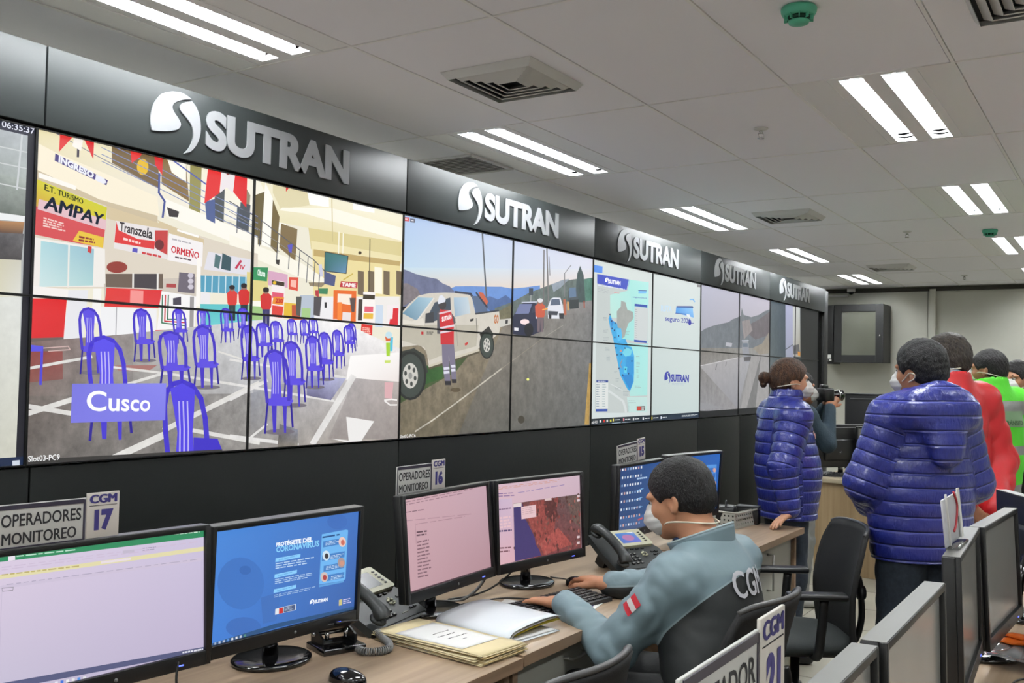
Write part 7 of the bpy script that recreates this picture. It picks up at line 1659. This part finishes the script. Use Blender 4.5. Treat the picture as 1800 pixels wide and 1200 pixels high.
trousers(p, W, D, J, k, m_denim, 25, (.118, .088, .074)); shoes(p, [(J['al'], D(1, .1)), (J['ar'], D(1, -.1))], m_shoe)

# man in red, hands joined behind his back
ry_ = 5.55; rx_ = at(1668, 624, 1, ry_).x
p, hd, W, D, J, k, S = standing('man in a red jacket and grey hair, hands joined behind his back', rx_, ry_, away+.30, 1.82, sk_b, .62, -.03,
    arms={'el': (-.07, .26, 1.13), 'wl': (-.20, .06, .93), 'er': (-.04, -.275, 1.12), 'wr': (-.20, -.09, .89), 'fr': (-.1, .6, -.7), 'br': (-1, 0, 0), 'tr': 1, 'fl': (-.1, -.6, -.6), 'bl': (-1, 0, 0), 'tl': -1}, hands=(.6, .6), res=.0065)
S.obj('body', sk_b, p); eyes(p, hd, k)
S = Solid(hd(0, 0, 0)-.18, hd(0, 0, 0)+.18, .005); add_hair(S, hd, k, 38, .014, -.014, -.082, .004, 300, top=.006); S.obj('hair', hairmat('greying brown hair', (70, 62, 54), (34, 30, 27)), p)
mask_part(p, hd, k, strap=True)
S = Solid(W(-.02, 0, 1.5)-.16, W(-.02, 0, 1.5)+.16, .006); S.cone(W(-.02, 0, 1.46), W(.005, 0, 1.545), .092*k, .082*k, .01); S.cone(W(-.02, 0, 1.42), W(.02, 0, 1.64), .066*k, .074*k, .004, sub=True); S.obj('shirt_collar', mat('pale blue shirt', (186, 190, 206), .7), p)
rf = folds(41, 16, .017); coat(p, W, D, J, k, m_red, .84, (.205, .215, .215), .72, (.092, .086, .066), fn=lambda t, q: rf(q), afn=lambda a, b_: (lambda t, q: rf(q)), collar=(.108, 1.53, .0), neck_open=.088, res=.0075)
trousers(p, W, D, J, k, mat('blue-grey jeans', (112, 130, 138), .8, noise=.2, nscale=50, bump=.2, bscale=120), 35); shoes(p, [(J['al'], D(1, .1)), (J['ar'], D(1, -.1))], m_shoe)
b = MB(); b.tube(smoothpath([J['wr']+D(0, 0, 0)+np.array((0, 0, 0)), J['wr']+D(-.045, .02, -.03), J['wr']+D(-.03, .06, -.09)], 6), .004); b.obj('wristband', mat('pink cord', (206, 120, 120), .6), p)

# man in the high-visibility vest
gy_ = 7.0; gx_ = at(1742, 646, 1, gy_).x
p, hd, W, D, J, k, S = standing('man in a fluorescent green reflective vest over black clothes', gx_, gy_, away+.34, 1.79, sk_a, .45, -.03,
    arms={'el': (.0, .26, 1.13), 'wl': (.17, .12, 1.0), 'er': (-.02, -.255, 1.13), 'wr': (.12, -.2, .97)}, hands=(.8, .8), res=.007)
S.obj('body', sk_a, p); eyes(p, hd, k)
S = Solid(hd(0, 0, 0)-.18, hd(0, 0, 0)+.18, .005); add_hair(S, hd, k, 48, .010, -.006, -.075, .003, 330); S.obj('hair', hairmat('short black hair', (44, 42, 42), (20, 20, 20)), p)
mask_part(p, hd, k, back=[(.055, .055, -.03), (.03, .076, -.018), (-.02, .086, -.026), (-.07, .072, -.04), (-.105, .03, -.055), (-.112, .0, -.06)])
coat(p, W, D, J, k, m_blackcloth, .84, (.18, .19, .19), .72, (.078, .068, .056), fn=lambda t, q: folds(51, 20, .006)(q), res=.009, collar=None)
Jv = dict(J); Jv['el'] = J['sl']+(J['el']-J['sl'])*.12; Jv['er'] = J['sr']+(J['er']-J['sr'])*.12; Jv['wl'] = Jv['el']+(J['el']-J['sl'])*.02; Jv['wr'] = Jv['er']+(J['er']-J['sr'])*.02
def vreg(V):
    z = V[:, 2]/k; s_ = np.full(len(V), .1)
    for z0, z1 in ((1.345, 1.43), (1.10, 1.155), (.86, .915)): s_ = np.minimum(s_, np.maximum(z0-z, z-z1))
    return s_
vs = coat(p, W, D, Jv, k, regmat('fluorescent vest', (150, 152, 150), (88, 226, 40), None, .6), .83, (.20, .212, .212), .74, (.09, .088, .086), fn=lambda t, q: folds(61, 18, .008)(q), res=.008, reg=vreg, cuff=0, name='vest', collar=(.105, 1.535, 0), neck_open=.082)
vb = [o for o in kids(p) if o.name.startswith('vest')][0]
V, Fc = subdivided(-.11, -.055, .11, .045, 8, 5); decal(p, vb, 'back_panel', V, Fc, W(-.16, -.02, 1.325), tuple(-D(0, 1, 0)*1.0), (0, 0, 1), tuple(D(1, 0, 0)), mat('reflective panel', (140, 176, 136), .45), .004)
text_decal(p, vb, 'lettering', 'TRÁNSITO', .17, .035, W(-.16, -.02, 1.30), tuple(-D(0, 1, 0)), (0, 0, 1), tuple(D(1, 0, 0)), mat('vest print', (70, 110, 70), .6), .02, .007)
trousers(p, W, D, J, k, m_blackcloth, 55); shoes(p, [(J['al'], D(1, .1)), (J['ar'], D(1, -.1))], m_shoe)

# man at the right edge of the view
ey_ = 7.75; ex_ = at(1792, 668, 1, ey_).x
p, hd, W, D, J, k, S = standing('masked man in black cut off by the right edge of the view', ex_, ey_, away+PI*.62, 1.735, sk_a, .12, -.10,
    arms={'el': (.0, .26, 1.13), 'wl': (.17, .14, 1.0), 'er': (.02, -.26, 1.13), 'wr': (.17, -.14, 1.0)}, hands=(.8, .8), res=.007)
S.obj('body', sk_a, p); eyes(p, hd, k)
S = Solid(hd(0, 0, 0)-.18, hd(0, 0, 0)+.18, .005); add_hair(S, hd, k, 58, .012, -.002, -.07, .003, 330); S.obj('hair', MATS['short black hair'], p)
mask_part(p, hd, k); coat(p, W, D, J, k, m_blackcloth, .84, (.19, .20, .20), .72, (.085, .072, .058), fn=lambda t, q: folds(71, 20, .006)(q), res=.009)
trousers(p, W, D, J, k, m_blackcloth, 65); shoes(p, [(J['al'], D(1, .1)), (J['ar'], D(1, -.1))], m_shoe)
# ------------------------------------------------------------------ office chairs
m_mesh = mat('black mesh cloth', (19, 20, 20), .75, bump=.4, bscale=420, bdist=.002); m_chairpl = mat('chair plastic', (28, 29, 30), .38); m_piping = mat('chair edge', (70, 70, 70), .35); m_seatcl = mat('dark green-black seat cloth', (38, 44, 43), .8, bump=.3, bscale=300, bdist=.002)
def office_chair(label, x, y, rz, top=.95, bw=.46, bh=.47, arms=True, seat=.47):
    t = thing('office_chair', label, 'chair', (x, y, 0), rz, 'black office chairs')
    for k in range(5):
        a = 2*PI*k/5+.3; b = MB(); b.tube([(0, 0, .10), (.16*math.cos(a), .16*math.sin(a), .085), (.29*math.cos(a), .29*math.sin(a), .065)], [.026, .022, .016], 8); lg = b.obj('base_leg', m_chairpl, t)
        b = MB(); b.lathe([(.001, -.022), (.028, -.022), (.03, -.012), (.03, .012), (.028, .022), (.001, .022)], (.29*math.cos(a), .29*math.sin(a), .0305), 18, rot=(PI/2, 0, a)); b.obj('caster', m_black, lg)
    b = MB(); b.lathe([(.03, .07), (.03, .24), (.02, .24), (.02, seat-.09)], n=16); b.obj('column', m_chairpl, t)
    b = MB(); b.box((-.02, 0, seat-.075), (.28, .2, .05), bev=.01); b.obj('mechanism', m_chairpl, t)
    def seatf(u, v):
        a = 2*PI*u; r = math.sin(v*PI); c, s_ = math.cos(a), math.sin(a); q = (abs(c)**3.5+abs(s_)**3.5)**(-1/3.5)
        return (.02+.245*c*q*r**.35, .25*s_*q*r**.35, seat-.03-.042*math.cos(v*PI)-(.02 if c > .3 else 0)*c*r**.35)
    b = MB(); b.grid(seatf, 48, 14, closeu=True); b.obj('seat', m_seatcl, t)
    z0 = top-bh
    def backf(u, v):
        s_ = u*2-1; ww = bw/2*(.90+.10*math.sin(v*PI*.9))*(1-.10*max(0, v-.85)/.15*abs(s_)**6)
        return (-.235-.05*v+.035*math.sin(v*PI)*1.0+.060*s_*s_, s_*ww, z0+bh*v-.022*abs(s_)**5*(v > .5)+.0)
    b = MB(); b.grid(backf, 24, 20); b.obj('backrest', m_mesh, t, solid=.022)
    b = MB(); b.tube([tuple(Vector(backf(i/23, 1))+Vector((-.001, 0, .004))) for i in range(24)], .0085, 8); b.obj('top_edge', m_piping, t)
    b = MB(); b.tube(smoothpath([(-.10, 0, seat-.08), (-.24, 0, seat-.07), (-.29, 0, seat+.04), (-.285, 0, z0+.22), (-.275, 0, z0+.27)], 6), .022, 10, flat=.6, up=(1, 0, 0)); b.lathe([(.001, -.02), (.03, -.018), (.034, 0), (.03, .012), (.001, .014)], (-.285, 0, z0+.2), 20, rot=(0, PI/2, 0)); b.obj('back_support', m_chairpl, t)
    if arms:
        for q in (1, -1):
            b = MB(); b.tube(smoothpath([(-.02, q*.17, seat-.06), (-.02, q*.265, seat-.05), (-.03, q*.285, seat+.06), (-.04, q*.285, seat+.19)], 6), .02, 10, flat=.7); ar = b.obj('armrest_post', m_chairpl, t)
            b = MB(); b.box((-.01, q*.285, seat+.205), (.25, .075, .028), bev=.013, seg=3); b.obj('armrest_pad', m_chairpl, ar)
    return t
office_chair('black office chair back with a grey piped top edge, left of the seated man in front', 1.745, 1.905, PI-.04, .955, .47, .48)
office_chair('black office chair the man in the grey-blue jacket is sitting on', 1.868, 2.80, PI-.10, .955, .46, .46, True, .46)
office_chair('large empty black office chair in front of the man in blue', 1.70, 4.40, PI+.55, .935, .54, .50)

# ------------------------------------------------------------------ right-hand row of desks and dark monitors
desk('operator_desk', 'desk of the right-hand row carrying the dark switched-off monitors', 2.33, 3.08, 1.30, 4.62, group='desks of the right-hand row')
RM = [('dark monitor corner at the bottom edge, right of the number 21 sign', 2.655, 1.27, 0.0, .02), ('dark grey switched-off monitor in the foreground with a bare top edge', 2.662, 1.828, .0, .02),
      ('switched-off monitor with a sign holder on its corner, reflecting orange', 2.632, 2.69, .05, .03), ('switched-off glossy monitor beside the orange tray', 2.648, 3.235, -.06, .05)]
for lab, x, y, yaw, tilt in RM:
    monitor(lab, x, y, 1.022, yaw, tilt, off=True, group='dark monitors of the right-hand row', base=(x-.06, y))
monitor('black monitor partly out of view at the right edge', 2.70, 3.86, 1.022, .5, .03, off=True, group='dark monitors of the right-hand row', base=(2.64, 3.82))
# sign 21 and its monitor just below the frame
desk('operator_desk', 'nearest right-hand desk just under the frame', 2.33, 3.08, .25, 1.29, group='desks of the right-hand row')
monitor('monitor below the frame that carries the number 21 sign', 2.69, .73, 1.058, .0, .0, off=True, group='dark monitors of the right-hand row', base=(2.63, .73))
s21 = desk_sign('blurred foreground sign with CGM number 21 at the bottom edge', '21', 2.672, .735, 1.238, 0, 0, ('RUTEADOR', 'MONITOREO'), .272, .102)
t = thing('sign_holder', 'empty clear sign holder with a red mark leaning on the corner of a dark monitor', 'sign holder', (2.602, 2.50, 1.185)); t.rotation_euler = (.0, -.10, .0)
b = MB(); b.box((0, .12, .055), (.005, .24, .11), bev=.001); b.obj('board', mat('milky board', (196, 198, 204), .4), t)
b = MB(); b.tube(smoothpath([(.004, .16, .115), (.004, .19, .08), (.004, .15, .04), (.004, .11, .025)], 6), .003, 6); b.obj('red_mark', mat('red mark', (190, 50, 60), .6), t)
b = MB(); b.box((.006, .21, .06), (.004, .03, .12)); b.box((.004, .04, .06), (.004, .012, .12)); b.obj('label_strip', m_paper, t)
b = MB(); b.box((.01, .10, -.008), (.03, .16, .012), bev=.003); b.obj('clip', MATS['clear acrylic'], t)

# orange tray and plastic film on the foot of the farther dark monitor
m_orange = mat('orange plastic', (236, 112, 30), .4)
t = thing('plastic_tray', 'bright orange plastic tray at the right edge of the right-hand desk', 'tray', (2.715, 3.33, DZ+.03), -.35)
def tr(u, v):
    x = -.09+u*.25; y = (v-.5)*(.19-.06*(1-u)); z = .004+.065*max(0, u-.28)**.7*(1-(2*v-1)**2*.55)
    return (x, y, z)
b = MB(); b.grid(tr, 22, 14); b.obj('shell', m_orange, t, solid=.004)
b = MB(); b.tube(smoothpath([(.0, .0, .006), (-.06, -.005, .012), (-.11, .0, .010)], 5), [.011]*5+[.009]*6, 8, flat=.5, up=(0, 0, 1)); b.obj('handle', m_orange, t)
t = thing('plastic_film', 'crumpled clear plastic film around the monitor foot by the orange tray', 'plastic film', (2.66, 3.22, DZ+.02))
w1 = waves(77, 60, 6)
b = MB(); b.grid(lambda u, v: (-.04+.19*u, -.13+.30*v, .004+.022*abs(float(w1(np.array([[u*.25, v*.4, .1]], np.float32))[0]))+.006*math.sin(v*9+u*5)), 30, 34, smooth=False); b.obj('film', mat('clear film', (230, 232, 232), .08, trans=.75, ior=1.3, spec=.8), t)
cable('dark cable looping over the right-hand desk', [(2.86, 3.75, c_), (2.80, 3.20, c_), (2.70, 2.98, c_), (2.74, 2.80, c_), (2.86, 2.62, c_)], .003)
cable('black cables behind the dark monitors of the right-hand row', [(2.55, 2.28, .93), (2.50, 2.36, .86), (2.46, 2.30, .80), (2.42, 2.20, c_)], .005)
t = thing('handset_holder', 'small white handset holder at the right frame edge beside the black monitor', 'holder', (2.80, 3.62, DZ)); b = MB(); b.box((0, 0, .04), (.05, .09, .08), bev=.012, seg=3); b.obj('body', m_white, t); b = MB(); b.box((.0, 0, .083), (.03, .05, .006), bev=.002); b.obj('button_panel', m_midgrey, t)

# ------------------------------------------------------------------ far end of the room
t = thing('operator_desk', 'far wood-fronted desk between the woman and the man in blue', 'desk', (.74, 8.2, 0), 0, 'far desks')
b = MB(); b.box((.55, .75, DZ-.016), (1.14, 1.54, .032), bev=.002); b.obj('worktop', mat('pale worktop', (196, 182, 156), .45), t)
b = MB(); b.box((.55, .015, .37), (1.10, .022, .735)); b.obj('end_panel', m_woodfar, t)
for x in (.02, 1.08): b = MB(); b.box((x, .75, .37), (.022, 1.45, .735)); b.obj('side_panel', m_woodfar, t)
monitor('dark monitor seen nearly edge-on, leftmost on the far desk', .83, 8.52, 1.02, -.62+PI, .0, off=True, group='monitors on the far desk', base=(.86, 8.54))
monitor('second dark monitor seen nearly edge-on on the far desk', .92, 8.78, 1.04, -.62+PI, .0, off=True, group='monitors on the far desk', base=(.95, 8.80))
monitor('grey-faced monitor on the far desk beside the man in blue sleeve', 1.22, 8.72, 1.03, -PI/2+.5, .0, off=True, group='monitors on the far desk', base=(1.20, 8.79))
keyboard('black keyboard lying at the near end of the far desk', 1.0, 8.42, -PI/2+.2, group='computer keyboards')
cable('pale coiled cable on the far desk', [(1.02+.05*math.cos(a*.7)*(1-.01*a), 8.60+.05*math.sin(a*.7)*(1-.01*a), c_+.003+a*.0012) for a in range(24)], .006, m_white, 3)
t = thing('partition_screen', 'large black partition standing behind the far desk', 'partition', (.56, 9.95, 0))
b = MB(); b.box((.8, 0, .72), (1.6, .05, 1.44), bev=.006); b.obj('panel', m_blackmetal, t); b = MB(); b.box((.8, -.004, 1.445), (1.6, .06, .012), bev=.003); b.obj('top_rail', m_darkgrey, t)
b = MB(); b.box((.8, -.028, 1.40), (1.5, .004, .006)); b.obj('trim_strip', m_midgrey, t)
# wall cabinet with its glass door, and the black case beside it
t = thing('wall_cabinet', 'black wall cabinet with a glass door on the end wall', 'cabinet', (-.20, 12.9, 1.80))
b = MB(); W_, H_ = .585, .715; 
for c, d in (((.012, -.2, H_/2), (.024, .4, H_)), ((W_-.012, -.2, H_/2), (.024, .4, H_)), ((W_/2, -.2, .012), (W_-.05, .4, .024)), ((W_/2, -.2, H_-.012), (W_-.05, .4, .024)), ((W_/2, -.01, H_/2), (W_-.05, .02, H_-.05))): b.box(c, d)
b.obj('body', m_blackmetal, t)
b = MB()
for c, d in (((.045, -.412, H_/2), (.09, .022, H_)), ((W_-.045, -.412, H_/2), (.09, .022, H_)), ((W_/2, -.412, .045), (W_-.182, .022, .09)), ((W_/2, -.412, H_-.045), (W_-.182, .022, .09))): b.box(c, d)
dr = b.obj('door', m_blackmetal, t)
b = MB(); b.box((W_/2, -.410, H_/2), (W_-.17, .006, H_-.17)); b.obj('glass', mat('cabinet glass', (120, 122, 110), .06, trans=.35, spec=.8), dr)
b = MB(); b.lathe([(.001, -.006), (.009, -.006), (.009, .006), (.001, .006)], (W_-.04, -.428, H_/2-.03), 12, rot=(PI/2, 0, 0)); b.obj('lock', m_chrome, dr)
b = MB()
for k in range(3): b.box((W_/2-.08, -.18, .17+k*.15), (.26, .28, .05))
b.obj('equipment', m_midgrey, t)
t = thing('speaker_box', 'tall black box with a white label between the video wall and the wall cabinet', 'box', (-.32, 12.86, 1.78))
b = MB(); b.box((0, -.2, .365), (.22, .36, .73), bev=.004); b.obj('body', m_black, t); b = MB(); b.box((.06, -.3815, .09), (.05, .002, .05)); b.box((.035, -.3815, .045), (.02, .002, .02)); b.box((.075, -.3815, .045), (.03, .002, .02)); b.obj('label', m_paper, t)
t = thing('dome_camera', 'small dome camera under the ceiling at the end wall', 'camera', (-.07, 12.78, 2.70)); MB().lathe([(.001, .04), (.05, .04), (.05, .0), (.045, -.005), (.001, -.005)], n=24).obj('housing', m_white, t); MB().lathe([(.038, -.004), (.035, -.02), (.022, -.035), (.001, -.04)], n=24).obj('dome', m_blackgloss, t)
b = MB(); b.box((-.42, 12.87, 2.655), (.58, .035, .022), bev=.004); tag(b.obj('conduit', m_white), 'white cable duct on the end wall beside the dome camera', 'cable duct')
t = thing('storage_box', 'black box standing right of the perforated basket', 'box', (1.16, 5.345, DZ), .1); b = MB(); b.box((0, 0, .045), (.12, .06, .09), bev=.004); b.obj('body', m_black, t); b = MB(); b.box((0, 0, .094), (.126, .066, .012), bev=.003); b.obj('lid', m_darkgrey, t)
